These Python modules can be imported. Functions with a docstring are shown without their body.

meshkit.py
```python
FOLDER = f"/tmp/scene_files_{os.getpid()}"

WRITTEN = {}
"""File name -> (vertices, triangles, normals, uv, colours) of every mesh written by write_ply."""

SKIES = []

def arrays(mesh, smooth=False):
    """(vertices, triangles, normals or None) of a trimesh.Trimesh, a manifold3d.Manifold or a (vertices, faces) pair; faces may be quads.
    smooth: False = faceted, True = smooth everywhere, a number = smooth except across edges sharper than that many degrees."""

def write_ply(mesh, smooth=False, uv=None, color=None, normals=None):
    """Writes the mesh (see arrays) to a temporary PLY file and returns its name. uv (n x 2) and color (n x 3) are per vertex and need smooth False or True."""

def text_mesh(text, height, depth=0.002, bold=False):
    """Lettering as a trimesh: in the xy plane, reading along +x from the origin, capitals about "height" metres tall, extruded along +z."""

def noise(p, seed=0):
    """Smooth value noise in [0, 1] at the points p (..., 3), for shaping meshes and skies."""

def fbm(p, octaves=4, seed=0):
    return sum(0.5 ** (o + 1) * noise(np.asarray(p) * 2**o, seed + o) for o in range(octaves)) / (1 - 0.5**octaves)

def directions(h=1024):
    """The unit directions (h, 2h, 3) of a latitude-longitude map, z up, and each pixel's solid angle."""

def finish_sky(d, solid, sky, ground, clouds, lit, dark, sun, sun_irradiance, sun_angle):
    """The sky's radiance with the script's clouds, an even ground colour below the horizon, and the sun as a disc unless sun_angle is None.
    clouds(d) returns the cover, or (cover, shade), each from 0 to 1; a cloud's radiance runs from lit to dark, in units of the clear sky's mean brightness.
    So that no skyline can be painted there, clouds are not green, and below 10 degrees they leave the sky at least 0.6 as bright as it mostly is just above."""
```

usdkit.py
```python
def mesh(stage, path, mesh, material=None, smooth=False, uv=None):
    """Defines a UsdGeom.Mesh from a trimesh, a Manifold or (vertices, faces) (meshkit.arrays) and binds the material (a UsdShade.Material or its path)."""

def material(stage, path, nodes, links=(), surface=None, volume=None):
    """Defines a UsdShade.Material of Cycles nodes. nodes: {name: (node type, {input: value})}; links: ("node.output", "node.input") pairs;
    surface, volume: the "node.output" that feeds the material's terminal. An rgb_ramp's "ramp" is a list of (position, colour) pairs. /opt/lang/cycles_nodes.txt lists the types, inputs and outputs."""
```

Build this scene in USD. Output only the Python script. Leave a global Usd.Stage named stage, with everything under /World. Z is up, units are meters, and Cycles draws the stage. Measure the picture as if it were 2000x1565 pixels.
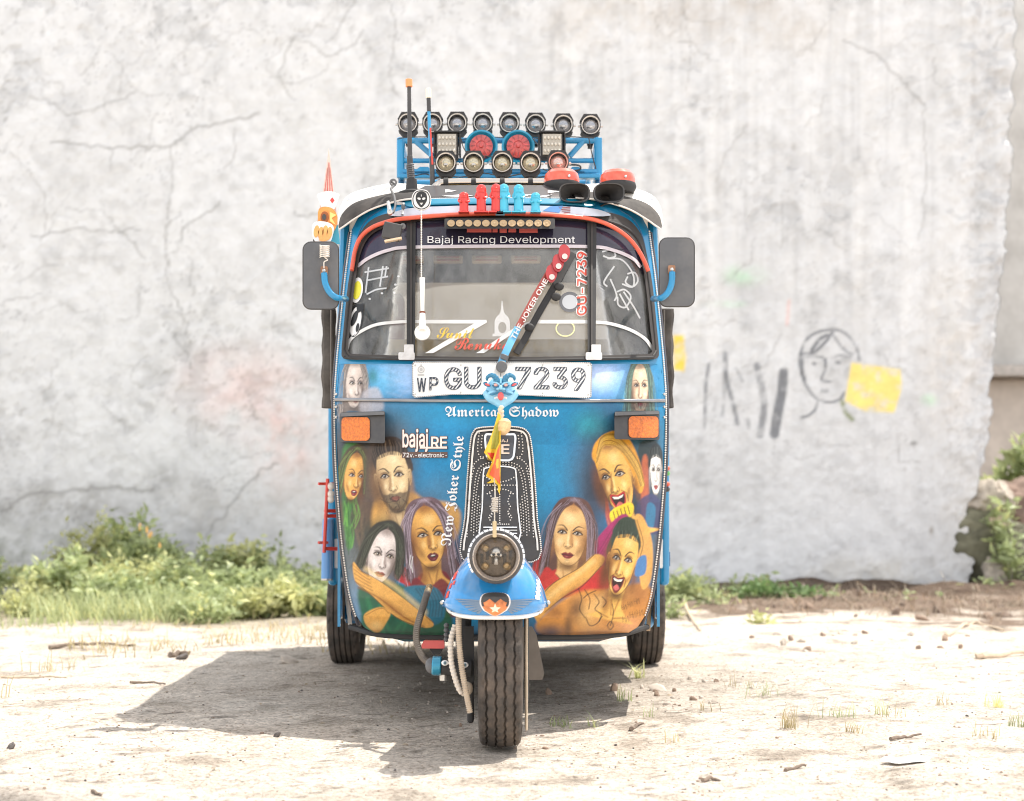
import math, random
import numpy as np, trimesh, shapely
from shapely import affinity
from shapely.geometry import Polygon, LineString, Point, MultiPolygon, box as sbox
from shapely.ops import unary_union
import usdkit, meshkit
from pxr import Usd, UsdGeom, UsdLux, UsdShade, Sdf, Gf, Vt

stage = Usd.Stage.CreateInMemory()
UsdGeom.SetStageUpAxis(stage, UsdGeom.Tokens.z)
UsdGeom.SetStageMetersPerUnit(stage, 1.0)
UsdGeom.Xform.Define(stage, '/World')
UsdGeom.Scope.Define(stage, '/World/Looks')

# ------------------------------------------------------------------ camera, sky, sun, exposure
LENS, CAM_H = 49.57, 0.54
cam = UsdGeom.Camera.Define(stage, '/World/camera')
cam.AddTranslateOp().Set(Gf.Vec3d(0, 0, CAM_H))
cam.AddRotateXOp().Set(90.0)
cam.CreateFocalLengthAttr(LENS)
cam.CreateHorizontalApertureAttr(36.0)
cam.CreateVerticalApertureAttr(36.0 * 801 / 1024)
cam.CreateHorizontalApertureOffsetAttr(26 / 2000 * 36)
cam.CreateVerticalApertureOffsetAttr(241.5 / 2000 * 36)
cam.CreateClippingRangeAttr(Gf.Vec2f(0.05, 500))
cam.CreateFStopAttr(3.2)
cam.CreateFocusDistanceAttr(3.75)
cam.CreateExposureAttr(0.66)

SUN = np.array([0.60, 0.31, 1.5]); SUN /= np.linalg.norm(SUN)
sun = UsdLux.DistantLight.Define(stage, '/World/sun')
sun.CreateIntensityAttr(1.0); sun.CreateNormalizeAttr(True); sun.CreateAngleAttr(0.5)
sun.CreateColorAttr(Gf.Vec3f(1.0, 0.955, 0.88))
sun.AddTransformOp().Set(Gf.Matrix4d().SetRotate(Gf.Rotation(Gf.Vec3d(0, 0, 1), Gf.Vec3d(*map(float, SUN)))))
sky = UsdLux.DomeLight.Define(stage, '/World/sky')
sky.CreateIntensityAttr(1.0)
sky.GetPrim().SetCustomDataByKey('kind', 'structure')
sky_mat = usdkit.material(stage, '/World/Looks/sky', {
    's': ('sky_texture', {'sky_type': 'single_scattering', 'sun_disc': False, 'sun_elevation': float(math.asin(SUN[2])), 'sun_rotation': float(math.atan2(SUN[0], SUN[1])), 'aerosol_density': 3.0, 'ozone_density': 1.0}),
    'tc': ('texture_coordinate', {}),
    'mp': ('mapping', {'scale': (1.0, 1.0, 2.4)}),
    'n': ('noise_texture', {'scale': 1.7, 'detail': 8.0, 'roughness': 0.55}),
    'r': ('rgb_ramp', {'ramp': [(0.0, (0.15,) * 3), (0.36, (0.2,) * 3), (0.66, (1.0,) * 3), (1.0, (1.0,) * 3)]}),
    'bw': ('rgb_to_bw', {}),
    'm': ('mix', {'color2': (9.5, 9.4, 9.2)}),
    'b': ('background_shader', {'strength': 0.125})},
    [('tc.generated', 'mp.vector'), ('mp.vector', 'n.vector'), ('n.fac', 'r.fac'), ('r.color', 'bw.color'), ('bw.val', 'm.fac'), ('s.color', 'm.color1'), ('m.color', 'b.color')], surface='b.background')
UsdShade.MaterialBindingAPI.Apply(sky.GetPrim()).Bind(sky_mat)

# ------------------------------------------------------------------ helpers
FP, CX, HY = 2754.0, 974.0, 1024.0
rng = np.random.default_rng(7)
random.seed(7)
_names = {}

def lin(r, g, b, k=1.0):
    c = np.array([r, g, b], float) / 255
    c = np.where(c < 0.04045, c / 12.92, ((c + 0.055) / 1.055) ** 2.4)
    return tuple(np.clip(c * k, 0, 0.9))

def numbered(parent, name):
    k = (parent, name); n = _names.get(k, 0); _names[k] = n + 1
    return f'{parent}/{name}' if n == 0 else f'{parent}/{name}_{n:03d}'

_mats = {}
def M(name, color=(0.5, 0.5, 0.5), rough=0.5, metal=0.0, coat=0.0, var=0.0, scale=30.0, bump=0.0, bscale=None, emit=0.0, spec=0.5, dirt=None, dscale=6.0, damt=0.5):
    """A principled look with tone variation, grime and fine relief from noise."""
    if name in _mats:
        return _mats[name]
    nodes = {'p': ('principled_bsdf', {'base_color': color, 'roughness': rough, 'metallic': metal, 'coat_weight': coat, 'specular_ior_level': spec})}
    links = []
    if var or bump or dirt:
        nodes['tc'] = ('texture_coordinate', {})
    src = None
    if var:
        nodes['n'] = ('noise_texture', {'scale': scale, 'detail': 5.0, 'roughness': 0.6})
        lo, hi = tuple(c * (1 - var) for c in color), tuple(min(c * (1 + var), 0.95) for c in color)
        nodes['r'] = ('rgb_ramp', {'ramp': [(0.3, lo), (0.7, hi)]})
        links += [('tc.object', 'n.vector'), ('n.fac', 'r.fac')]
        src = 'r.color'
    if dirt:
        nodes['dn'] = ('noise_texture', {'scale': dscale, 'detail': 7.0, 'roughness': 0.7})
        nodes['dr'] = ('rgb_ramp', {'ramp': [(0.42, (0, 0, 0)), (0.72, (damt,) * 3)]})
        nodes['db'] = ('rgb_to_bw', {})
        nodes['dm'] = ('mix', {'color1': color, 'color2': dirt})
        links += [('tc.object', 'dn.vector'), ('dn.fac', 'dr.fac'), ('dr.color', 'db.color'), ('db.val', 'dm.fac')]
        if src: links.append((src, 'dm.color1'))
        src = 'dm.color'
    if src: links.append((src, 'p.base_color'))
    if bump:
        nodes['bn'] = ('noise_texture', {'scale': bscale or scale * 3, 'detail': 4.0})
        nodes['b'] = ('bump', {'strength': bump, 'distance': 0.004})
        links += [('tc.object', 'bn.vector'), ('bn.fac', 'b.height'), ('b.normal', 'p.normal')]
    _mats[name] = usdkit.material(stage, '/World/Looks/' + name, nodes, links, surface='p.BSDF')
    return _mats[name]

class Thing:
    """An Xform at the thing's base; parts are given in world coordinates."""
    def __init__(self, name, label, cat, base=(0, 0, 0), group=None, kind=None):
        self.path = numbered('/World', name); self.base = np.array(base, float)
        x = UsdGeom.Xform.Define(stage, self.path); x.AddTranslateOp().Set(Gf.Vec3d(*map(float, base)))
        tag(x.GetPrim(), label, cat, group, kind)
    def part(self, name, mesh, mat, smooth=30, parent=None, label=None, color=None, kind=None):
        path = numbered(parent or self.path, name)
        v, f, _ = meshkit.arrays(mesh)
        return put(path, (v - self.base, f), mat, smooth, label, color, kind)

def tag(prim, label=None, cat=None, group=None, kind=None):
    for k, s in (('label', label), ('category', cat), ('group', group), ('kind', kind)):
        if s: prim.SetCustomDataByKey(k, s)

def put(path, mesh, mat, smooth=30, label=None, color=None, kind=None):
    if color is not None: smooth = True
    m = usdkit.mesh(stage, path, mesh, mat, smooth=smooth)
    if color is not None:
        UsdGeom.PrimvarsAPI(m).CreatePrimvar('paint', Sdf.ValueTypeNames.Color3fArray, 'vertex').Set(Vt.Vec3fArray.FromNumpy(np.ascontiguousarray(color, np.float32)))
    tag(m.GetPrim(), label, kind=kind)
    return path

def solo(name, mesh, mat, label, cat, group=None, kind=None, smooth=30, color=None):
    p = put(numbered('/World', name), mesh, mat, smooth, None, color)
    tag(stage.GetPrimAtPath(p), label, cat, group, kind)
    return p

def P(px, py, D):
    return np.array([(px - CX) / FP * D, D, CAM_H + (HY - py) / FP * D])
def W(px, D): return px / FP * D           # a length measured at a depth

def cat(*ms):
    out = []
    for m in ms:
        for q in (m if isinstance(m, (list, tuple)) and not isinstance(m, trimesh.Trimesh) and not (len(m) == 2 and isinstance(m[0], np.ndarray)) else [m]):
            if not isinstance(q, trimesh.Trimesh):
                v, f, _ = meshkit.arrays(q); q = trimesh.Trimesh(v, f, process=False)
            out.append(q)
    return trimesh.util.concatenate(out)

def spline(pts, n=8, closed=False):
    p = np.asarray(pts, float)
    if closed: q = np.vstack([p[-1], p, p[0], p[1]])
    else: q = np.vstack([2 * p[0] - p[1], p, 2 * p[-1] - p[-2]])
    t = np.linspace(0, 1, n, endpoint=False)[:, None]
    out = []
    for i in range(1, len(q) - 2):
        a, b, c, d = q[i - 1], q[i], q[i + 1], q[i + 2]
        out.append(0.5 * (2 * b + (c - a) * t + (2 * a - 5 * b + 4 * c - d) * t ** 2 + (3 * b - a - 3 * c + d) * t ** 3))
    out = np.vstack(out)
    return out if closed else np.vstack([out, p[-1]])

def tube(pts, r, sides=10, closed=False):
    p = np.asarray(pts, float); n = len(p)
    r = np.broadcast_to(np.asarray(r, float), (n,))
    t = np.roll(p, -1, 0) - np.roll(p, 1, 0) if closed else np.gradient(p, axis=0)
    t /= np.linalg.norm(t, axis=1, keepdims=True) + 1e-12
    a = np.zeros_like(p); u = np.cross(t[0], [0, 0, 1.0] if abs(t[0][2]) < 0.9 else [1.0, 0, 0]); u /= np.linalg.norm(u)
    for i in range(n):
        u = u - t[i] * (u @ t[i]); u /= np.linalg.norm(u) + 1e-12; a[i] = u
    b = np.cross(t, a); ang = np.arange(sides) * 2 * np.pi / sides
    v = p[:, None] + r[:, None, None] * (np.cos(ang)[None, :, None] * a[:, None] + np.sin(ang)[None, :, None] * b[:, None])
    v = v.reshape(-1, 3); f = []
    m = n if closed else n - 1
    for i in range(m):
        j = (i + 1) % n
        for s in range(sides):
            s2 = (s + 1) % sides
            f += [(i * sides + s, i * sides + s2, j * sides + s2), (i * sides + s, j * sides + s2, j * sides + s)]
    if not closed:
        c0, c1 = len(v), len(v) + 1
        v = np.vstack([v, p[0], p[-1]])
        for s in range(sides):
            s2 = (s + 1) % sides
            f += [(c0, s2, s), (c1, (n - 1) * sides + s, (n - 1) * sides + s2)]
    m = trimesh.Trimesh(v, np.array(f), process=False)
    return m

def rot_to(axis):
    """Rotation matrix taking +z to the axis."""
    return trimesh.geometry.align_vectors([0, 0, 1], axis)

def place(m, at=(0, 0, 0), axis=None, scale=None, rot=None):
    m = m.copy()
    if scale is not None: m.apply_scale(scale)
    if rot is not None: m.apply_transform(rot)
    if axis is not None: m.apply_transform(rot_to(axis))
    m.apply_translation(at)
    return m

def lathe(profile, at=(0, 0, 0), axis=(0, 0, 1), n=32):
    """profile: (radius, height) pairs along the axis."""
    m = trimesh.creation.revolve(np.array(profile, float), sections=n)
    if m.volume < 0: m.invert()
    return place(m, at, axis)

def cyl(a, b, r, n=16, r2=None, bev=0.12):
    a, b = np.asarray(a, float), np.asarray(b, float); h = np.linalg.norm(b - a); r2 = r if r2 is None else r2
    e = min(r, r2, h) * bev
    return lathe([(0, 0), (r - e, 0), (r, e), (r2, h - e), (r2 - e, h), (0, h)], a, (b - a) / h, n)

def rbox(cx, cy, cz, sx, sy, sz, r=0.004, rot=None, seg=1):
    h = np.array([sx, sy, sz]) / 2 - r; pts = []
    s = trimesh.creation.icosphere(subdivisions=seg, radius=r).vertices
    for k in np.ndindex(2, 2, 2): pts.append(s + (np.array(k) * 2 - 1) * h)
    m = trimesh.convex.convex_hull(np.vstack(pts))
    if rot is not None: m.apply_transform(rot)
    m.apply_translation((cx, cy, cz)); return m

def R(deg, axis): return trimesh.transformations.rotation_matrix(math.radians(deg), axis)
def ell(at, rx, ry, rz, sub=2, rot=None):
    m = trimesh.creation.icosphere(subdivisions=sub); m.apply_scale((rx, ry, rz))
    if rot is not None: m.apply_transform(rot)
    m.apply_translation(at); return m

def polys(g):
    if g.is_empty: return []
    return [q for q in getattr(g, 'geoms', [g]) if q.geom_type == 'Polygon' and q.area > 1e-9]

def flat(poly, depth, maxedge=None):
    """Extrude a shapely polygon (any 2-D units) to z in 0..depth."""
    out = []
    for q in polys(poly):
        m = trimesh.creation.extrude_polygon(q, depth, engine='earcut')
        if maxedge:
            v, f = trimesh.remesh.subdivide_to_size(m.vertices, m.faces, maxedge, max_iter=12); m = trimesh.Trimesh(v, f, process=False)
            m.merge_vertices()
        out.append(m)
    return trimesh.util.concatenate(out)

def px_plate(poly_px, D, thick, maxedge=None, bevel=0):
    """A flat plate drawn in the photograph's pixels as measured at a depth, standing upright there; its front is at D."""
    q = affinity.affine_transform(poly_px, [D / FP, 0, 0, -D / FP, -CX * D / FP, CAM_H + HY * D / FP])
    m = flat(q, thick, maxedge)
    v = m.vertices.copy(); m.vertices = np.c_[v[:, 0], D + thick - v[:, 2], v[:, 1]]; m.invert(); m.fix_normals() if len(m.faces) < 4000 else None
    return m

# the vehicle's front skin: depth as a function of (x, z), used for the cowl, the windscreen and the frame
_Z = np.array([.18, .22, .25, .29, .34, .45, .60, .75, .86, .97, 1.20, 1.41, 1.45, 1.48, 1.53, 1.60])
_Y = np.array([3.90, 3.84, 3.79, 3.755, 3.735, 3.718, 3.716, 3.73, 3.755, 3.80, 3.895, 3.985, 4.0, 4.03, 4.11, 4.32])
def skin(x, z):
    x, z = np.asarray(x, float), np.asarray(z, float)
    a = np.abs(x) / 0.47
    return np.interp(z, _Z, _Y) + 0.19 * np.where(a < 1, a ** 3, 1 + 3 * (a - 1))
def on_skin(px, py, off=0.0):
    """Photograph pixels -> points on the skin, lifted off it by off (metres)."""
    px, py = np.asarray(px, float), np.asarray(py, float)
    D = np.full(np.broadcast(px, py).shape, 3.8)
    for _ in range(25):
        x, z = (px - CX) / FP * D, CAM_H + (HY - py) / FP * D
        D = 0.4 * D + 0.6 * (skin(x, z) - off)
    return np.stack([(px - CX) / FP * D, D, CAM_H + (HY - py) / FP * D], -1)
def decal(poly_px, off=0.002, thick=0.0015, maxedge=24):
    """A polygon drawn in pixels, bent onto the skin: a sticker, lettering, a seal, a frame."""
    m = flat(poly_px, 1.0, maxedge); v = m.vertices
    o = np.where(v[:, 2] > 0.5, off + thick, off)
    w = on_skin(v[:, 0], v[:, 1], o)
    m = trimesh.Trimesh(w, m.faces, process=False); m.merge_vertices()
    # pixel y points down: winding comes out right when the front faces the camera
    front = m.face_normals[np.abs(m.face_normals[:, 1]) > 0.4]
    if m.volume < 0: m.invert()
    return m
def skin_tube(pts, r, off=0.0, n=8, sides=10, closed=False):
    p = spline(pts, n, closed); return tube(on_skin(p[:, 0], p[:, 1], off), r, sides, closed)
def poly(pts, n=6, smooth=True):
    return Polygon(spline(pts, n, True) if smooth else pts).buffer(0)
def rrect(x0, y0, x1, y1, r): return sbox(x0 + r, y0 + r, x1 - r, y1 - r).buffer(r, quad_segs=5)
def ellp(cx, cy, rx, ry, rot=0): return affinity.translate(affinity.rotate(affinity.scale(Point(0, 0).buffer(1, quad_segs=8), rx, ry), rot, origin=(0, 0)), cx, cy)
MIR = 2 * 977
def sym(pts):
    """Left half outline (from bottom centre, round, to top centre) completed by its mirror image."""
    return list(pts) + [(MIR - x, y) for x, y in pts[::-1]]

def beads(pts3, pitch, r, sub=1):
    p = np.asarray(pts3, float); d = np.r_[0, np.cumsum(np.linalg.norm(np.diff(p, axis=0), axis=1))]
    s = np.arange(0, d[-1], pitch); q = np.stack([np.interp(s, d, p[:, k]) for k in range(3)], 1)
    base = trimesh.creation.icosphere(subdivisions=sub, radius=r)
    v = (q[:, None] + base.vertices[None]).reshape(-1, 3); f = (np.arange(len(q))[:, None, None] * len(base.vertices) + base.faces[None]).reshape(-1, 3)
    return trimesh.Trimesh(v, f, process=False)
def coil(a, b, r, turns, wire, n=14):
    a, b = np.asarray(a, float), np.asarray(b, float); h = np.linalg.norm(b - a); t = np.linspace(0, 1, int(turns * n) + 1)
    p = np.c_[r * np.cos(2 * np.pi * turns * t), r * np.sin(2 * np.pi * turns * t), t * h]
    m = tube(p, wire, 6); m.apply_transform(rot_to((b - a) / h)); m.apply_translation(a); return m

def text_poly(text, h, bold=False):
    """Lettering as a shapely shape, capitals h tall, y up, from the origin."""
    m = meshkit.text_mesh(text, 1.0, 0.01, bold)
    top = m.faces[(m.face_normals[:, 2] > 0.9)]
    tri = shapely.polygons(m.vertices[top][:, :, :2])
    return affinity.scale(unary_union([t.buffer(1e-4) for t in tri]).simplify(0.006), h, h, origin=(0, 0))
def glyphs(text, kind, h, gap=0.0):
    x, out = 0.0, []
    for c in text:
        if c == ' ': x += 32; continue
        adv, s = GLYPHS[kind + c]
        g = None
        for ring in s.split('|'):
            q = Polygon([tuple(map(float, t.split(','))) for t in ring.split()]).buffer(0)
            g = q if g is None else g.symmetric_difference(q)
        out.append(affinity.translate(g, x, 0)); x += adv + gap
    return affinity.scale(unary_union(out), h / 100, h / 100, origin=(0, 0))
def fit(g, x0, y0, x1, y1):
    """Place a y-up shape into a pixel rectangle (y down)."""
    a, b, c, d = g.bounds
    return affinity.affine_transform(g, [(x1 - x0) / (c - a), 0, 0, -(y1 - y0) / (d - b), x0 - a * (x1 - x0) / (c - a), y1 + b * (y1 - y0) / (d - b)])

class Painter:
    """Brush work as vertex colours: U, V are the surface's own drawing coordinates."""
    def __init__(self, U, V, base):
        self.U, self.V = U, V; self.C = np.tile(np.array(base, float), (len(U), 1))
        self.q = np.c_[U, V]
    def _sel(self, p, pad):
        a, b = p.min(0) - pad, p.max(0) + pad
        return np.nonzero((self.U > a[0]) & (self.U < b[0]) & (self.V > a[1]) & (self.V < b[1]))[0]
    def _dist(self, i, p, closed):
        a = p; b = np.roll(p, -1, 0) if closed else p[1:]; a = a if closed else p[:-1]
        d = np.empty(len(i)); ins = np.zeros(len(i), bool)
        for s in range(0, len(i), 20000):
            q = self.q[i[s:s + 20000]][:, None]; e = (b - a)[None]; w = q - a[None]
            t = np.clip((w * e).sum(-1) / ((e ** 2).sum(-1) + 1e-9), 0, 1)
            d[s:s + 20000] = np.sqrt((((w - e * t[..., None]) ** 2).sum(-1)).min(1))
            if closed:
                y0, y1 = a[:, 1][None], b[:, 1][None]; qx, qy = q[..., 0], q[..., 1]
                c = (y0 > qy) != (y1 > qy)
                xx = a[:, 0][None] + (qy - y0) * (b[:, 0] - a[:, 0])[None] / np.where(y1 == y0, 1e-9, y1 - y0)
                ins[s:s + 20000] = ((c & (qx < xx)).sum(1) % 2) == 1
        return np.where(ins, -d, d) if closed else d
    def _mix(self, i, al, col):
        self.C[i] = self.C[i] * (1 - al[:, None]) + np.array(col)[None] * al[:, None]
    def poly(self, pts, col, soft=1.2, alpha=1.0, smooth=True):
        p = spline(pts, 5, True) if smooth else np.asarray(pts, float)
        i = self._sel(p, soft * 1.5)
        if not len(i): return
        t = np.clip(0.5 - self._dist(i, p, True) / (2 * soft), 0, 1); self._mix(i, alpha * t * t * (3 - 2 * t), col)
    def line(self, pts, w, col, soft=0.9, alpha=1.0, smooth=True):
        p = spline(pts, 5) if smooth and len(pts) > 2 else np.asarray(pts, float)
        i = self._sel(p, w + soft * 2)
        if not len(i): return
        t = np.clip(0.5 - (self._dist(i, p, False) - w / 2) / (2 * soft), 0, 1); self._mix(i, alpha * t * t * (3 - 2 * t), col)
    def blob(self, cx, cy, rx, ry, col, alpha=1.0, rot=0.0, hard=0.0):
        r = max(rx, ry); i = self._sel(np.array([[cx - r, cy - r], [cx + r, cy + r]]), 0)
        if not len(i): return
        c, s = math.cos(rot), math.sin(rot); x, y = self.U[i] - cx, self.V[i] - cy
        d = np.sqrt(((c * x + s * y) / rx) ** 2 + ((-s * x + c * y) / ry) ** 2)
        t = np.clip((1 - d) / (1 - hard + 1e-6), 0, 1); self._mix(i, alpha * t * t * (3 - 2 * t), col)

def grid_mesh(nu, nv):
    i, j = np.meshgrid(np.arange(nu - 1), np.arange(nv - 1), indexing='ij')
    a = i * nv + j
    return np.vstack([np.stack([a, a + nv, a + nv + 1], -1).reshape(-1, 3), np.stack([a, a + nv + 1, a + 1], -1).reshape(-1, 3)])

def paint_mat(name, rough=0.5, coat=0.0, bump=0.0, bscale=60.0, nvar=0.0, nscale=20.0, spec=0.5, bdist=0.004):
    nodes = {'a': ('attribute', {'attribute': 'paint'}), 'tc': ('texture_coordinate', {}), 'p': ('principled_bsdf', {'roughness': rough, 'coat_weight': coat, 'specular_ior_level': spec})}
    links = []; src = 'a.color'
    if nvar:
        nodes['n'] = ('noise_texture', {'scale': nscale, 'detail': 8.0, 'roughness': 0.65})
        nodes['r'] = ('rgb_ramp', {'ramp': [(0.28, (1 - nvar,) * 3), (0.72, (1.0,) * 3)]})
        nodes['m'] = ('mix', {'mix_type': 'multiply', 'fac': 1.0})
        links += [('tc.object', 'n.vector'), ('n.fac', 'r.fac'), ('a.color', 'm.color1'), ('r.color', 'm.color2')]; src = 'm.color'
    links.append((src, 'p.base_color'))
    if bump:
        nodes['bn'] = ('noise_texture', {'scale': bscale, 'detail': 8.0, 'roughness': 0.65}); nodes['b'] = ('bump', {'strength': bump, 'distance': bdist})
        links += [('tc.object', 'bn.vector'), ('bn.fac', 'b.height'), ('b.normal', 'p.normal')]
    return usdkit.material(stage, '/World/Looks/' + name, nodes, links, surface='p.BSDF')
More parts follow.
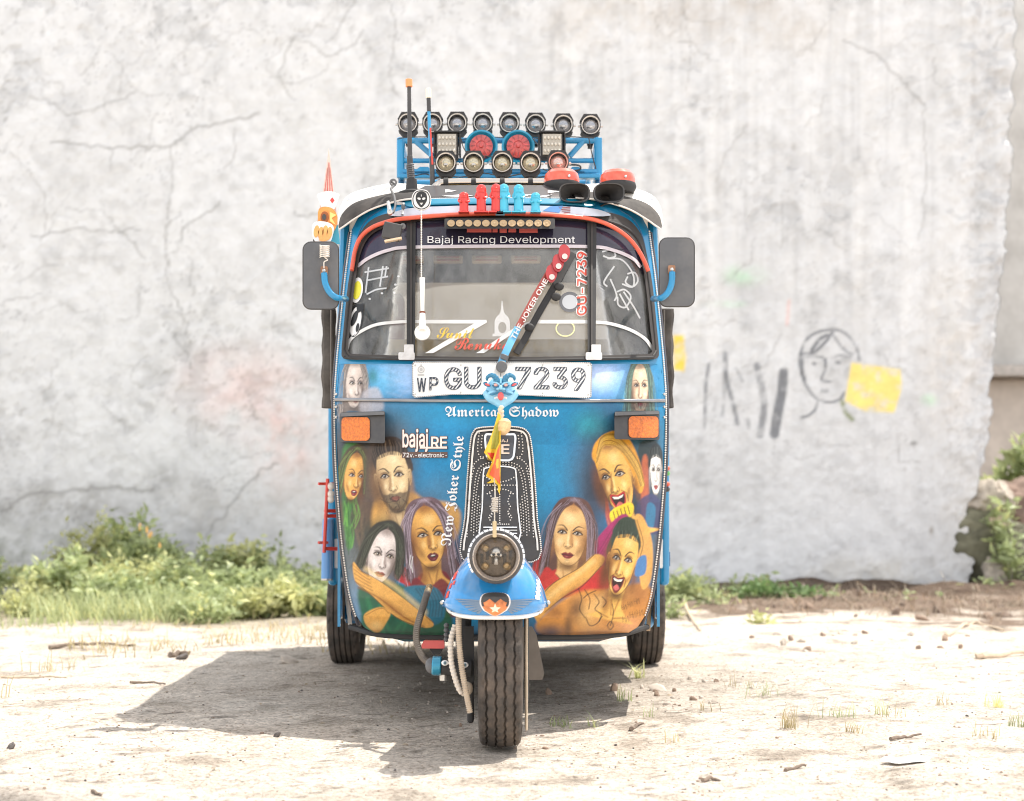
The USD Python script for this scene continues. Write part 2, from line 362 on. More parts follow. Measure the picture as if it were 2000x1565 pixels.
GLYPHS = {
    'fA': (112, '4,74 5,87 9,94 14,100 20,104 29,106 39,106 49,103 58,95 64,80 63,61 54,43 43,31 37,27 49,14 52,13 70,22 75,26 75,88 72,97 78,100 80,93 83,92 88,99 92,103 104,106 104,100 98,96 95,85 95,28 99,21 108,24 111,20 89,-3 83,-1 84,5 79,9 76,18 74,18 33,-4 30,-2 33,5 29,10 19,18 11,17 10,22 27,29 36,35 42,41 45,48 48,59 48,69 46,76 44,82 39,86 32,89 25,89 18,87 15,85 11,77 11,66 14,59 23,52 34,49 33,44 28,44 20,46 9,55 5,63'),
    'fJ': (95, '4,-7 6,-2 12,4 17,5 33,4 36,6 38,6 41,4 40,-5 45,-11 51,-13 57,-13 63,-11 68,-3 68,-1 54,32 50,44 50,49 56,62 67,72 76,76 83,76 87,72 88,66 84,62 79,62 75,67 73,67 70,64 70,56 85,23 86,9 79,-4 66,-16 58,-20 37,-21 32,-23 29,-21 28,-10 23,-5 16,-4 12,-6 9,-12 4,-11|10,74 11,84 13,89 24,98 36,102 39,106 44,106 49,100 70,89 74,89 78,92 73,96 76,102 82,103 87,98 86,91 80,86 61,76 54,78 35,87 25,87 21,86 16,78 17,72 24,64 34,61 33,54 20,59 13,66'),
    'fN': (125, '2,15 4,20 15,18 23,21 26,19 23,11 25,6 30,3 37,3 47,9 53,24 53,62 47,78 41,86 32,89 23,88 14,81 11,74 11,68 14,61 24,51 33,47 31,42 26,43 14,49 5,61 4,67 4,81 8,89 16,97 29,103 40,103 51,99 63,89 68,96 77,101 84,103 96,103 107,98 112,94 116,84 117,73 121,71 121,67 111,65 104,59 102,53 102,20 109,14 119,20 121,17 121,14 104,-4 98,-4 95,2 88,6 83,11 83,54 88,62 97,68 97,75 94,86 90,90 85,92 75,91 66,84 71,61 71,39 66,20 60,9 53,2 40,-4 31,-4 21,-1 13,-1 8,-4 5,-1 6,9'),
    'fS': (121, '6,46 8,63 14,78 18,83 34,97 54,105 71,106 83,101 98,91 103,91 105,92 106,97 103,100 103,104 105,106 110,106 112,104 113,96 112,92 105,86 91,79 82,78 60,91 54,93 44,93 30,86 24,80 20,69 20,51 23,41 30,32 47,18 65,12 75,13 85,15 93,20 100,26 104,34 104,44 101,50 95,54 85,55 57,41 50,40 42,46 32,58 29,66 29,73 31,78 35,82 44,87 55,86 63,79 65,74 62,71 55,78 50,80 42,79 38,76 36,72 36,67 39,63 44,60 54,61 71,71 79,73 87,72 96,67 103,61 108,52 110,46 110,30 103,14 89,3 76,-3 54,-4 41,-1 29,4 23,9 13,21 8,34'),
    'fa': (67, '4,22 4,37 7,46 12,52 32,71 37,71 41,67 60,61 60,57 55,54 55,16 59,13 64,17 66,15 66,13 52,-4 50,-4 48,1 39,7 38,13 14,-4 13,-2 13,3 8,10|20,45 22,21 27,14 29,13 38,20 38,53 27,58 23,56'),
    'fc': (54, '8,51 13,58 32,72 37,72 45,66 50,67 52,65 52,63 42,54 38,54 27,62 25,59 26,21 35,14 41,15 47,21 50,18 28,-3 25,-3 23,-1 24,2 17,6 9,16'),
    'fd': (68, '4,83 4,90 11,98 19,102 29,103 29,98 24,97 21,94 22,88 25,84 54,66 63,54 65,46 63,33 54,17 36,-4 30,-4 28,-2 17,4 5,7 5,12 8,14 9,19 8,55 25,65 10,75|25,17 39,9 45,15 49,27 49,44 46,51 31,62 25,58'),
    'fe': (59, '8,50 12,56 38,73 41,72 54,52 54,48 25,26 27,21 30,18 36,15 45,16 51,21 54,19 34,-3 29,-2 29,1 17,6 11,13 8,22|25,35 26,34 40,44 30,61 26,59 25,56'),
    'fh': (66, '5,9 10,13 10,89 7,96 12,97 17,88 25,98 31,102 39,103 39,98 33,97 28,91 27,58 29,57 47,71 50,70 49,65 55,57 62,39 62,25 59,10 54,-2 42,-19 32,-29 29,-29 29,-26 38,-12 44,0 47,18 47,28 45,40 40,49 34,55 27,49 27,15 31,13 37,17 38,13 21,-4 17,-4 13,1 6,4'),
    'fi': (46, '4,54 4,55 21,73 26,71 24,67 28,64 36,61 36,56 32,53 32,17 36,15 42,19 44,15 29,-2 25,-1 15,9 15,54 11,55 7,52|15,79 21,102 26,106 33,105 35,100 30,91 20,79'),
    'fk': (67, '5,9 10,13 10,89 7,96 12,97 17,88 25,98 31,102 39,103 39,98 32,96 28,91 27,58 32,59 51,71 54,70 54,67 60,51 58,47 49,40 55,30 59,15 61,13 64,15 66,12 51,-4 48,-4 48,0 44,6 41,21 38,27 34,30 27,26 27,15 31,12 35,15 37,12 21,-4 17,-4 13,1 6,4|27,34 30,34 43,43 44,49 40,57 27,51'),
    'fl': (40, '5,8 5,12 7,13 9,19 9,87 6,96 10,97 16,87 20,94 25,99 33,103 38,103 38,98 30,96 26,90 25,22 26,18 32,14 39,13 42,16 45,13 27,-4 22,-3 23,1'),
    'fm': (110, '5,54 4,57 17,72 21,71 21,67 27,63 29,54 45,68 48,72 53,72 61,63 62,54 81,72 86,72 91,66 99,63 99,59 96,57 95,54 96,15 99,13 104,18 107,14 91,-4 88,-2 87,1 85,1 79,5 78,9 79,50 75,56 72,56 62,47 62,15 63,12 66,10 66,5 60,3 55,-4 51,-4 47,3 40,5 40,10 43,11 45,13 45,52 42,56 39,56 29,47 29,14 33,10 33,5 28,3 22,-4 18,-4 16,1 7,5 7,10 12,14 12,51 9,55'),
    'fn': (76, '4,55 6,61 17,72 20,71 21,68 26,64 29,55 47,72 52,72 57,66 65,63 65,59 62,56 62,15 65,13 71,18 73,14 57,-4 54,-2 53,1 46,4 45,7 45,52 40,57 29,47 29,14 33,10 33,5 28,3 22,-4 18,-4 16,1 7,5 7,10 12,14 12,51 9,55 5,54'),
    'fo': (65, '6,6 6,11 10,16 9,57 45,71 48,71 48,65 58,50 62,39 62,29 58,22 35,-4 30,-4 22,2|27,16 33,12 40,10 45,16 46,24 46,31 45,38 32,60 26,57'),
    'fr': (54, '4,55 5,60 17,72 21,71 21,67 26,64 29,56 35,63 38,72 43,72 45,67 51,62 51,56 47,53 45,46 40,46 37,53 35,55 29,46 29,20 36,15 41,15 45,19 46,19 48,16 29,-3 24,-1 25,1 24,3 8,10 8,13 12,18 12,52 9,56 6,54'),
    'ft': (46, '4,56 4,61 18,73 24,87 29,87 28,67 45,66 45,56 28,56 28,17 36,13 43,17 45,15 45,13 26,-4 22,-2 23,2 8,7 8,12 11,14 11,56'),
    'fw': (100, '5,58 6,63 19,77 22,75 21,67 28,56 30,56 47,72 52,72 52,70 60,63 62,56 80,72 85,72 86,67 96,48 96,29 87,15 69,-4 64,-4 59,0 43,4 42,10 45,13 45,53 42,57 39,57 29,48 29,12 31,10 33,10 33,5 25,2 22,-4 18,-4 13,3 7,5 7,10 12,14 12,48|62,15 68,11 74,10 80,23 79,41 76,50 71,56 62,49'),
    'fy': (67, '5,57 5,62 7,64 18,76 21,76 22,74 21,71 21,67 28,57 47,71 50,71 52,70 51,65 60,53 63,43 63,22 59,7 48,-12 34,-29 32,-29 30,-25 38,-14 44,-3 47,9 47,37 42,49 36,56 29,51 29,16 32,13 35,16 37,16 38,13 23,-4 18,-4 14,2 7,4 7,10 11,12 12,15 12,48'),
    'sR': (124, '12,12 12,20 16,26 21,29 29,29 35,25 36,18 31,13 23,12 21,10 22,7 31,3 38,3 46,6 60,22 74,51 82,62 96,77 108,84 103,86 80,85 58,79 47,73 36,64 31,58 29,47 32,42 36,40 42,40 50,44 62,59 66,69 66,74 68,76 71,76 72,72 71,55 66,46 59,39 47,35 37,35 31,37 26,42 25,54 29,62 39,72 47,78 56,82 79,88 105,89 116,87 129,88 129,86 125,85 125,83 129,82 136,77 138,71 138,64 135,57 130,53 120,46 108,43 112,36 112,27 107,11 107,7 110,6 139,37 145,39 148,38 143,35 112,2 105,-1 98,-1 94,1 89,6 89,16 101,36 101,42 95,42 93,46 87,34 77,17 67,8 57,3 43,-1 29,-1 22,1 16,4|93,47 101,47 106,46 111,48 116,53 120,58 122,67 121,75 118,80 115,81 110,78 103,70'),
    'sS': (89, '4,13 6,22 11,27 15,29 25,28 29,24 29,18 27,15 23,13 17,13 15,11 17,6 24,3 31,3 36,5 50,18 56,31 56,34 46,36 40,39 35,46 32,53 32,60 36,70 47,81 65,88 87,88 87,85 71,84 60,79 47,67 44,58 45,45 49,40 58,38 71,62 88,81 96,87 104,89 114,88 120,83 120,71 113,60 98,46 80,37 76,28 70,19 55,6 40,0 23,-1 11,4 6,8|88,63 82,44 83,43 91,47 105,62 111,71 112,77 112,81 110,85 103,84 97,77'),
    'sa': (76, '4,8 4,17 6,23 11,29 21,38 35,44 44,44 50,39 53,44 69,44 52,10 52,7 57,8 66,16 69,14 69,13 58,4 48,-1 42,-1 37,3 35,7 25,0 13,-1 9,1|19,4 20,3 22,3 26,5 36,14 46,32 45,39 41,40 37,38 30,31 19,13'),
    'se': (59, '3,10 3,19 5,24 18,37 34,44 43,44 50,39 51,30 45,23 34,18 22,15 18,7 20,4 30,4 42,10 49,16 51,13 42,5 30,0 17,-1 8,3|30,32 23,18 27,19 38,27 41,32 40,39 36,38'),
    'si': (49, '32,55 32,62 36,65 44,66 48,62 46,54 42,52 36,52|7,6 8,13 15,27 14,28 10,24 8,28 18,38 23,44 43,44 27,16 22,5 24,4 29,7 38,16 41,14 41,13 30,3 22,-1 12,0'),
    'sk': (78, '3,0 19,29 17,29 12,24 11,24 9,27 28,49 46,81 63,83 36,29 45,30 52,38 59,44 69,43 71,39 71,34 69,31 60,31 58,37 50,28 57,22 58,16 56,9 61,11 66,16 69,14 69,13 61,5 53,1 43,0 38,4 38,10 45,23 43,24 37,24 35,27 21,0'),
    'sl': (60, '8,9 9,15 13,25 12,26 10,24 8,28 22,41 46,80 48,82 63,83 62,78 27,17 23,6 25,4 28,5 40,16 43,14 43,13 32,3 24,-1 17,-1 13,1 10,4'),
    'sn': (82, '0,-1 20,27 21,33 20,33 12,24 9,26 9,29 22,41 29,44 35,43 37,36 37,29 45,37 54,43 63,44 69,40 71,36 71,29 65,19 56,9 55,5 58,5 63,8 70,15 72,15 74,13 62,2 55,-1 47,0 44,4 42,9 42,13 45,21 60,38 58,39 51,36 38,22 21,-1'),
    'su': (84, '8,6 8,12 14,26 13,27 12,25 9,25 8,28 23,44 44,44 26,13 25,8 27,6 31,8 44,22 53,35 56,44 78,44 57,8 57,6 60,5 72,16 74,16 76,13 64,3 58,0 46,1 43,4 40,11 33,4 22,0 13,1'),
}
# ------------------------------------------------------------------ the ground
def axis(parts):
    return np.unique(np.round(np.concatenate([np.arange(a, b, s) for a, b, s in parts] + [[parts[-1][1]]]), 5))
gx = axis([(-60, -12, 4.0), (-12, -4.4, 0.4), (-4.4, 4.6, 0.028), (4.6, 12, 0.4), (12, 60, 4.0)])
gy = axis([(-40, -4, 4.0), (-4, 2.2, 0.3), (2.2, 6.4, 0.024), (6.4, 11, 0.036), (11, 16, 0.25), (16, 60, 4.0)])
def ground_h(x, y):
    p = np.stack([x, y, np.zeros_like(x)], -1)
    near = np.exp(-((x / 1.0) ** 2 + ((y - 4.6) / 1.8) ** 2))
    h = (meshkit.fbm(p * 0.9, 3, 3) - 0.5) * 0.05 + (meshkit.fbm(p * 5.0, 4, 5) - 0.5) * 0.022 + (meshkit.fbm(p * 22.0, 3, 9) - 0.5) * 0.009
    edge = np.clip((meshkit.fbm(p * 2.6, 3, 21) - 0.52) * 5, 0, 1)                 # crusted patches with small broken edges
    h = h * (1 - 0.6 * near) + 0.008 * edge * (1 - near)
    bank = np.clip((y - 8.2 - 0.5 * meshkit.noise(p * 1.1, 4)) / 1.9, 0, 1) * np.clip((x - 0.9) / 0.8, 0, 1)
    h = h + bank * (0.03 + 0.16 * meshkit.fbm(p * 2.2, 4, 12))
    lump = np.exp(-(((x - 0.95) / 0.30) ** 2 + ((y - 4.75) / 0.22) ** 2))             # a low heap of crumbled earth right of the vehicle
    h = h + lump * (0.05 * meshkit.fbm(p * 7, 4, 31))
    return h
X, Y = np.meshgrid(gx, gy, indexing='ij'); X, Y = X.ravel(), Y.ravel()
Z = ground_h(X, Y)
pg = np.stack([X, Y, np.zeros_like(X)], -1)
n1, n2, n3 = meshkit.fbm(pg * 1.3, 4, 40), meshkit.fbm(pg * 6, 4, 41), meshkit.fbm(pg * 30, 3, 42)
gc = np.array(lin(201, 191, 179))[None] * (0.72 + 0.30 * n1 + 0.26 * n2 + 0.34 * n3)[:, None]
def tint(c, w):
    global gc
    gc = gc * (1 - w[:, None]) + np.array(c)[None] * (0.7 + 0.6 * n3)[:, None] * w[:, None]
soil = np.clip((Y - 7.9 + .7 * np.clip((X - 1.9) / .8, 0, 1) + 3.2 * (n1 - 0.5) + 2.2 * (n2 - .5)) / 0.8, 0, 1) * np.clip((X - 0.5) / 0.5, 0, 1)
tint(lin(122, 104, 90), soil * np.clip(.55 + 1.1 * n2, 0, .94))
tint(lin(84, 70, 60), np.clip((Y - 9.2 + 1.0 * (n2 - .5)) / .5, 0, 1) * np.clip((X - .5) / .5, 0, 1) * .7)
left = np.clip((Y - 6.9 + 1.5 * (n1 - 0.5)) / 1.0, 0, 1) * np.clip((0.2 - X) / 0.6, 0, 1)
tint(lin(120, 112, 84), left * 0.75)
tint(lin(118, 108, 94), np.clip((n2 - 0.58) * 6, 0, 1) * 0.5)
tint(lin(88, 82, 74), np.clip((n3 - 0.68) * 9, 0, 1) * 0.7)
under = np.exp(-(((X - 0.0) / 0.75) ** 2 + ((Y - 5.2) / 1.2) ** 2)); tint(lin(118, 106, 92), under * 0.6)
wet = np.exp(-(((X + 1.25) / 0.42) ** 2 + ((Y - 2.72) / 0.18) ** 2)); tint(lin(120, 114, 108), np.clip(wet * 1.6 - 0.3 + (n2 - 0.5), 0, 0.75))
ground_mat = usdkit.material(stage, '/World/Looks/ground', {'a': ('attribute', {'attribute': 'paint'}), 'tc': ('texture_coordinate', {}), 'p': ('principled_bsdf', {'roughness': .95, 'specular_ior_level': .15}),
    'n1': ('noise_texture', {'scale': 55.0, 'detail': 6.0, 'roughness': .7}), 'r1': ('rgb_ramp', {'ramp': [(.36, (.62,) * 3), (.5, (.95,) * 3), (.64, (1.12,) * 3)]}), 'm1': ('mix', {'mix_type': 'multiply', 'fac': 1.0}),
    'n2': ('voronoi_texture', {'scale': 190.0, 'randomness': 1.0}), 'bw': ('separate_color', {}), 'r2': ('rgb_ramp', {'ramp': [(0.0, (.50, .46, .42)), (.12, (.72, .69, .66)), (.3, (.95,) * 3), (.8, (1.03,) * 3), (1.0, (1.25,) * 3)]}), 'm2': ('mix', {'mix_type': 'multiply', 'fac': .85}),
    'n3': ('noise_texture', {'scale': 4.0, 'detail': 7.0, 'roughness': .65}), 'r3': ('rgb_ramp', {'ramp': [(.36, (.84, .82, .80)), (.55, (1.02,) * 3)]}), 'm3': ('mix', {'mix_type': 'multiply', 'fac': 1.0}),
    'bn': ('noise_texture', {'scale': 150.0, 'detail': 8.0, 'roughness': .7}), 'b': ('bump', {'strength': 1.0, 'distance': .007})},
    [('tc.object', 'n1.vector'), ('n1.fac', 'r1.fac'), ('a.color', 'm1.color1'), ('r1.color', 'm1.color2'), ('tc.object', 'n2.vector'), ('n2.color', 'bw.color'), ('bw.r', 'r2.fac'), ('m1.color', 'm2.color1'), ('r2.color', 'm2.color2'), ('tc.object', 'n3.vector'), ('n3.fac', 'r3.fac'), ('m2.color', 'm3.color1'), ('r3.color', 'm3.color2'), ('m3.color', 'p.base_color'), ('tc.object', 'bn.vector'), ('bn.fac', 'b.height'), ('b.normal', 'p.normal')], surface='p.BSDF')
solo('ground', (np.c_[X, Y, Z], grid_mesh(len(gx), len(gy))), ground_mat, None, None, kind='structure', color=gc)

def gz(x, y): return float(ground_h(np.array([float(x)]), np.array([float(y)]))[0])
def ground_at(px, py):
    D = CAM_H * FP / (py - HY); return np.array([(px - CX) / FP * D, D, gz((px - CX) / FP * D, D)])

# loose gravel: one instancer with a few shapes of stone
stones = []
inst = UsdGeom.PointInstancer.Define(stage, '/World/gravel'); tag(inst.GetPrim(), kind='stuff')
tag(inst.GetPrim(), 'loose gravel and grit scattered over the pale bare ground', 'gravel')
stone_mats = [M('stone_pale', lin(190, 178, 165), .9, var=.2), M('stone_brown', lin(138, 118, 102), .9, var=.2), M('stone_dark', lin(96, 90, 86), .9, var=.2)]
for k in range(6):
    s = trimesh.creation.icosphere(subdivisions=1); s.vertices *= (0.7 + 0.6 * meshkit.noise(s.vertices * 1.6 + k * 7, k))[:, None]; s.apply_scale((1, rng.uniform(.6, 1), rng.uniform(.45, .75)))
    put(f'/World/gravel/stone_{k + 1:03d}' if k else '/World/gravel/stone', s, stone_mats[k % 3], smooth=False)
inst.CreatePrototypesRel().SetTargets(['/World/gravel/stone'] + [f'/World/gravel/stone_{k + 1:03d}' for k in range(1, 6)])
N = 16000
sy = 2.4 + 6.0 * rng.random(N) ** 1.7; sx = (rng.random(N) - 0.5) * (1.0 + sy * 0.85)
keep = ((meshkit.fbm(np.stack([sx, sy, sx * 0], -1) * 2.5, 3, 77) + 0.25 * rng.random(N)) > 0.52); sx, sy = sx[keep], sy[keep]
sr = 0.0010 + 0.0032 * rng.random(len(sx)) ** 3 + 0.004 * (rng.random(len(sx)) > 0.992)
inst.CreatePositionsAttr(Vt.Vec3fArray.FromNumpy(np.c_[sx, sy, ground_h(sx, sy) + sr * .2].astype(np.float32)))
inst.CreateScalesAttr(Vt.Vec3fArray.FromNumpy(np.repeat(sr[:, None], 3, 1).astype(np.float32)))
ang = rng.random(len(sx)) * 6.28
inst.CreateOrientationsAttr(Vt.QuathArray([Gf.Quath(float(math.cos(a / 2)), 0, 0, float(math.sin(a / 2))) for a in ang]))
inst.CreateProtoIndicesAttr(Vt.IntArray.FromNumpy(rng.choice(6, len(sx), p=[.3, .2, .06, .26, .14, .04]).astype(np.int32)))

# ------------------------------------------------------------------ the old plaster wall
WD = 10.5
def wpx(px, py): return ((px - CX) / FP * WD, CAM_H + (HY - py) / FP * WD)
wall = Thing('plaster_wall', 'tall cracked whitewashed plaster wall with faded drawings, behind the three-wheeler', 'wall', (0, WD, 0))
ux = np.concatenate([np.arange(-2600, -40, 60), np.arange(-40, 1990, 4.0)]); vz = np.concatenate([np.arange(-330, -10, 20), np.arange(-10, 1205, 4.0)])[::-1]
U, V = np.meshgrid(ux, vz, indexing='ij'); nu, nv = U.shape
E_pts = np.array([(-340, 2004), (0, 1984), (150, 1976), (330, 1973), (520, 1957), (640, 1945), (760, 1932), (850, 1934), (905, 1918), (945, 1912), (985, 1890), (1060, 1893), (1130, 1902), (1165, 1888), (1220, 1884)])
edge = np.interp(V, E_pts[:, 0], E_pts[:, 1]) + 16 * (meshkit.fbm(np.stack([V * 0.03, V * 0, V * 0], -1), 5, 3) - 0.5) + 6 * (meshkit.noise(np.stack([V * 0.11, V * 0, V * 0], -1), 8) - .5)
Uw = np.where(U > 1780, 1780 + (U - 1780) / (1986 - 1780) * (edge - 1780), U)
bot = np.interp(Uw, [-3000, 1500, 1600, 1700, 1745, 1800, 1860, 1900, 2100], [1210, 1210, 1158, 1163, 1172, 1176, 1170, 1162, 1160]) + 6 * (meshkit.fbm(np.stack([Uw * 0.04, Uw * 0, Uw * 0], -1), 4, 5) - .5)
Vw = np.where(V > 1080, 1080 + (V - 1080) / (1202 - 1080) * (bot - 1080), V)
u, v = Uw.ravel(), Vw.ravel()
pw = np.stack([u * 0.01, v * 0.01, np.zeros_like(u)], -1)
big, mid, fine = meshkit.fbm(pw * 0.55, 4, 1), meshkit.fbm(pw * 2.2, 5, 2), meshkit.fbm(pw * 9, 4, 3)
streak = meshkit.fbm(np.stack([u * 0.035, v * 0.0025, u * 0], -1), 5, 6)
wp = Painter(u, v, (.662, .663, .668))
shade = 1 - 0.20 * np.clip((mid - 0.52) * 4.5, 0, 1) * np.clip(fine * 1.9 - .35, 0, 1) * (0.6 + 0.6 * big) - 0.06 * np.clip((streak - 0.5) * 4, 0, 1) * np.clip((u - 950) / 250, 0, 1) - 0.07 * np.clip((big - .5) * 5, 0, 1) - 0.05 * (fine - .5)
wp.C *= shade[:, None]
def stain(px, py, rx, ry, c, a, k=0.0):
    s0 = wp.C.copy(); wp.blob(px, py, rx, ry, c, 1.0)
    m = a * np.clip(0.25 + 1.5 * (mid - .3) + k * (fine - .5), 0, 1)[:, None]; wp.C = s0 * (1 - m) + wp.C * m
for s in [(1400, 20, 330, 120, lin(196, 190, 184), .8, 1), (1180, 40, 200, 110, lin(205, 199, 192), .7, 1), (1560, 70, 240, 60, lin(205, 200, 194), .5, 1), (470, 760, 190, 130, lin(232, 194, 186), .55, 0), (560, 860, 110, 170, lin(228, 190, 182), .6, 1),
          (120, 985, 200, 70, lin(176, 174, 171), .8, 2), (420, 1000, 260, 110, lin(196, 193, 190), .7, 2), (600, 980, 120, 130, lin(196, 192, 188), .6, 2), (60, 1090, 220, 120, lin(150, 152, 140), .8, 1), (1455, 538, 62, 34, lin(170, 228, 178), .85, 0), (1412, 594, 60, 13, lin(168, 232, 176), .8, 0),
          (1815, 782, 26, 20, lin(176, 230, 190), .8, 0), (1390, 370, 60, 34, lin(176, 174, 172), .6, 1), (1880, 1000, 60, 200, lin(200, 190, 178), .6, 1), (1700, 1120, 240, 60, lin(206, 200, 188), .6, 1), (1850, 700, 90, 260, lin(236, 226, 214), .5, 1), (240, 400, 260, 220, lin(214, 213, 212), .45, 2), (520, 560, 260, 180, lin(208, 207, 206), .5, 2), (620, 180, 180, 200, lin(210, 209, 207), .5, 2), (60, 160, 120, 200, lin(214, 216, 219), .4, 1), (1340, 640, 140, 160, lin(214, 213, 211), .45, 2), (1760, 40, 200, 120, lin(214, 213, 213), .4, 2)]:
    stain(*s)
mot = np.clip((meshkit.fbm(pw * 5.5, 5, 81) - .52) * 7, 0, 1) * np.clip((meshkit.fbm(pw * .8, 3, 82) - .40) * 4, 0, 1); wp.C *= (1 - .10 * mot)[:, None]
vein = np.exp(-((meshkit.fbm(pw * 1.7, 5, 83) - .5) / .006) ** 2) * np.clip((meshkit.fbm(pw * .6, 3, 84) - .42) * 5, 0, 1); wp.C *= (1 - .20 * vein)[:, None]
vein2 = np.exp(-((meshkit.fbm(pw * 3.6, 5, 93) - .5) / .010) ** 2) * np.clip((meshkit.fbm(pw * .9, 3, 94) - .44) * 6, 0, 1) * np.clip((1500 - u) / 500, .35, 1); wp.C *= (1 - .26 * vein2)[:, None]
st2 = meshkit.fbm(np.stack([u * .09, v * .004, u * 0], -1), 4, 95); wp.C *= (1 - .09 * np.clip((st2 - .5) * 5, 0, 1) * np.clip((u - 900) / 200, .15, 1) * np.clip(1.4 - v / 900, .2, 1))[:, None]
damp = np.clip((v - 880) / 200, 0, 1) * np.clip(1.6 * meshkit.fbm(pw * 1.2, 4, 96) - .35, 0, 1) * np.clip((760 - u) / 300, 0, 1); wp.C = wp.C * (1 - .35 * damp[:, None])
def crack(pts, w, c=lin(128, 126, 123), a=.55):
    p = spline(pts, 10); p = p + 5 * (np.stack([meshkit.fbm(np.c_[p * 0.09, p[:, :1] * 0], 3, 61), meshkit.fbm(np.c_[p * 0.09, p[:, :1] * 0], 3, 62)], 1) - .5) * 3
    wp.line(p, w * 1.15, c, 2.6, a, smooth=False)
for pts, w in [([(60, 190), (110, 205), (128, 222), (180, 214), (215, 200), (262, 178)], 3), ([(100, 280), (170, 284), (222, 288), (285, 286), (330, 284), (372, 256), (430, 240), (505, 222)], 4), ([(332, 285), (336, 350), (326, 470), (330, 560), (362, 620), (372, 680)], 2.2), ([(60, 462), (110, 455), (150, 444), (210, 455), (272, 448)], 3), ([(352, 470), (360, 445), (400, 420), (432, 398)], 3),
               ([(456, 250), (458, 300), (436, 330)], 1.8), ([(225, 440), (255, 470), (285, 505)], 3), ([(215, 285), (220, 305), (216, 330)], 2), ([(575, 80), (560, 100), (548, 150), (575, 200)], 2.4), ([(575, 80), (610, 84), (640, 110), (690, 90), (706, 60)], 2.4), ([(760, 0), (772, 60), (762, 140), (775, 190)], 2.2), ([(690, 0), (660, 60), (640, 80)], 2), ([(570, 410), (585, 425), (620, 420), (640, 440)], 3),
               ([(1650, 78), (1720, 112), (1760, 158), (1806, 202)], 3.5), ([(1806, 202), (1808, 300), (1804, 420), (1790, 470)], 1.8), ([(690, 470), (710, 540), (700, 620)], 2), ([(200, 100), (240, 130), (232, 180)], 1.6), ([(20, 300), (60, 340), (90, 400), (80, 470)], 1.6), ([(340, 660), (365, 690), (370, 720)], 3), ([(0, 1000), (60, 968), (140, 958), (230, 952), (300, 960)], 5), ([(400, 1050), (440, 1000), (500, 930), (540, 905)], 4), ([(1460, 240), (1420, 300), (1400, 360)], 1.6), ([(1330, 0), (1350, 90), (1342, 180)], 1.4)]:
    crack(pts, w)
for k in range(120):                                                      # fine crazing branching off
    a = np.array([rng.uniform(0, 780) if k % 3 else rng.uniform(1300, 1900), rng.uniform(20, 900)]); th = rng.uniform(0, 6.28); pts = [a]
    for _ in range(5): th += rng.normal(0, .5); a = a + rng.uniform(10, 26) * np.array([math.cos(th), math.sin(th)]); pts.append(a)
    crack(pts, rng.uniform(1.0, 2.2), a=rng.uniform(.2, .5))
for k in range(170):                                                     # chips and dark flecks
    cx, cy = rng.uniform(0, 1900), rng.uniform(0, 1150); r = rng.uniform(2, 9)
    wp.blob(cx, cy, r * rng.uniform(.6, 2), r, lin(170, 167, 163), rng.uniform(.2, .6), rng.uniform(0, 3))
for k in range(70):                                                      # run-off streaks
    x0 = rng.uniform(1000, 1900); y0 = rng.uniform(60, 500); l = rng.uniform(120, 520)
    wp.line([(x0, y0), (x0 + rng.normal(0, 4), y0 + l / 2), (x0 + rng.normal(0, 6), y0 + l)], rng.uniform(3, 22), lin(206, 204, 201) if k % 2 else lin(242, 241, 239, .95), 8, rng.uniform(.08, .26))
flake = np.clip((meshkit.fbm(pw * 3.1, 5, 71) - .56) * 14, 0, 1) * np.clip(1.6 * meshkit.fbm(pw * .5, 2, 72) - .4, 0, 1)
wp.C *= (1 - .16 * flake)[:, None]; rimf = np.exp(-((meshkit.fbm(pw * 3.1, 5, 71) - .56) / .006) ** 2) * np.clip(1.6 * meshkit.fbm(pw * .5, 2, 72) - .4, 0, 1); wp.C *= (1 - .22 * rimf)[:, None]
bare = wp.C.copy()
ink = lin(104, 106, 111)
wp.poly([(1662, 709), (1758, 722), (1760, 758), (1746, 806), (1690, 804), (1650, 784)], lin(250, 219, 128), 3, .95, smooth=False)
wp.poly([(1315, 655), (1335, 655), (1340, 700), (1336, 726), (1315, 722)], lin(240, 208, 84), 3, .95, smooth=False)
for pts, w, a in [([(1384, 712), (1378, 760), (1376, 835)], 6, .8), ([(1416, 690), (1420, 745), (1432, 790), (1440, 828)], 8, .75), ([(1414, 700), (1414, 780), (1410, 812)], 5, .55), ([(1438, 720), (1450, 745)], 6, .5), ([(1478, 715), (1490, 770), (1492, 800), (1484, 850)], 13, .7), ([(1530, 728), (1526, 770), (1520, 800), (1512, 848)], 19, .85), ([(1400, 775), (1394, 800)], 5, .4), ([(1460, 820), (1462, 835)], 8, .5), ([(1540, 585), (1537, 632)], 6, .0)]:
    wp.line(pts, w, ink, 2.5, a)
wp.line([(1541, 588), (1537, 634)], 6, lin(220, 178, 170), 3, .6)
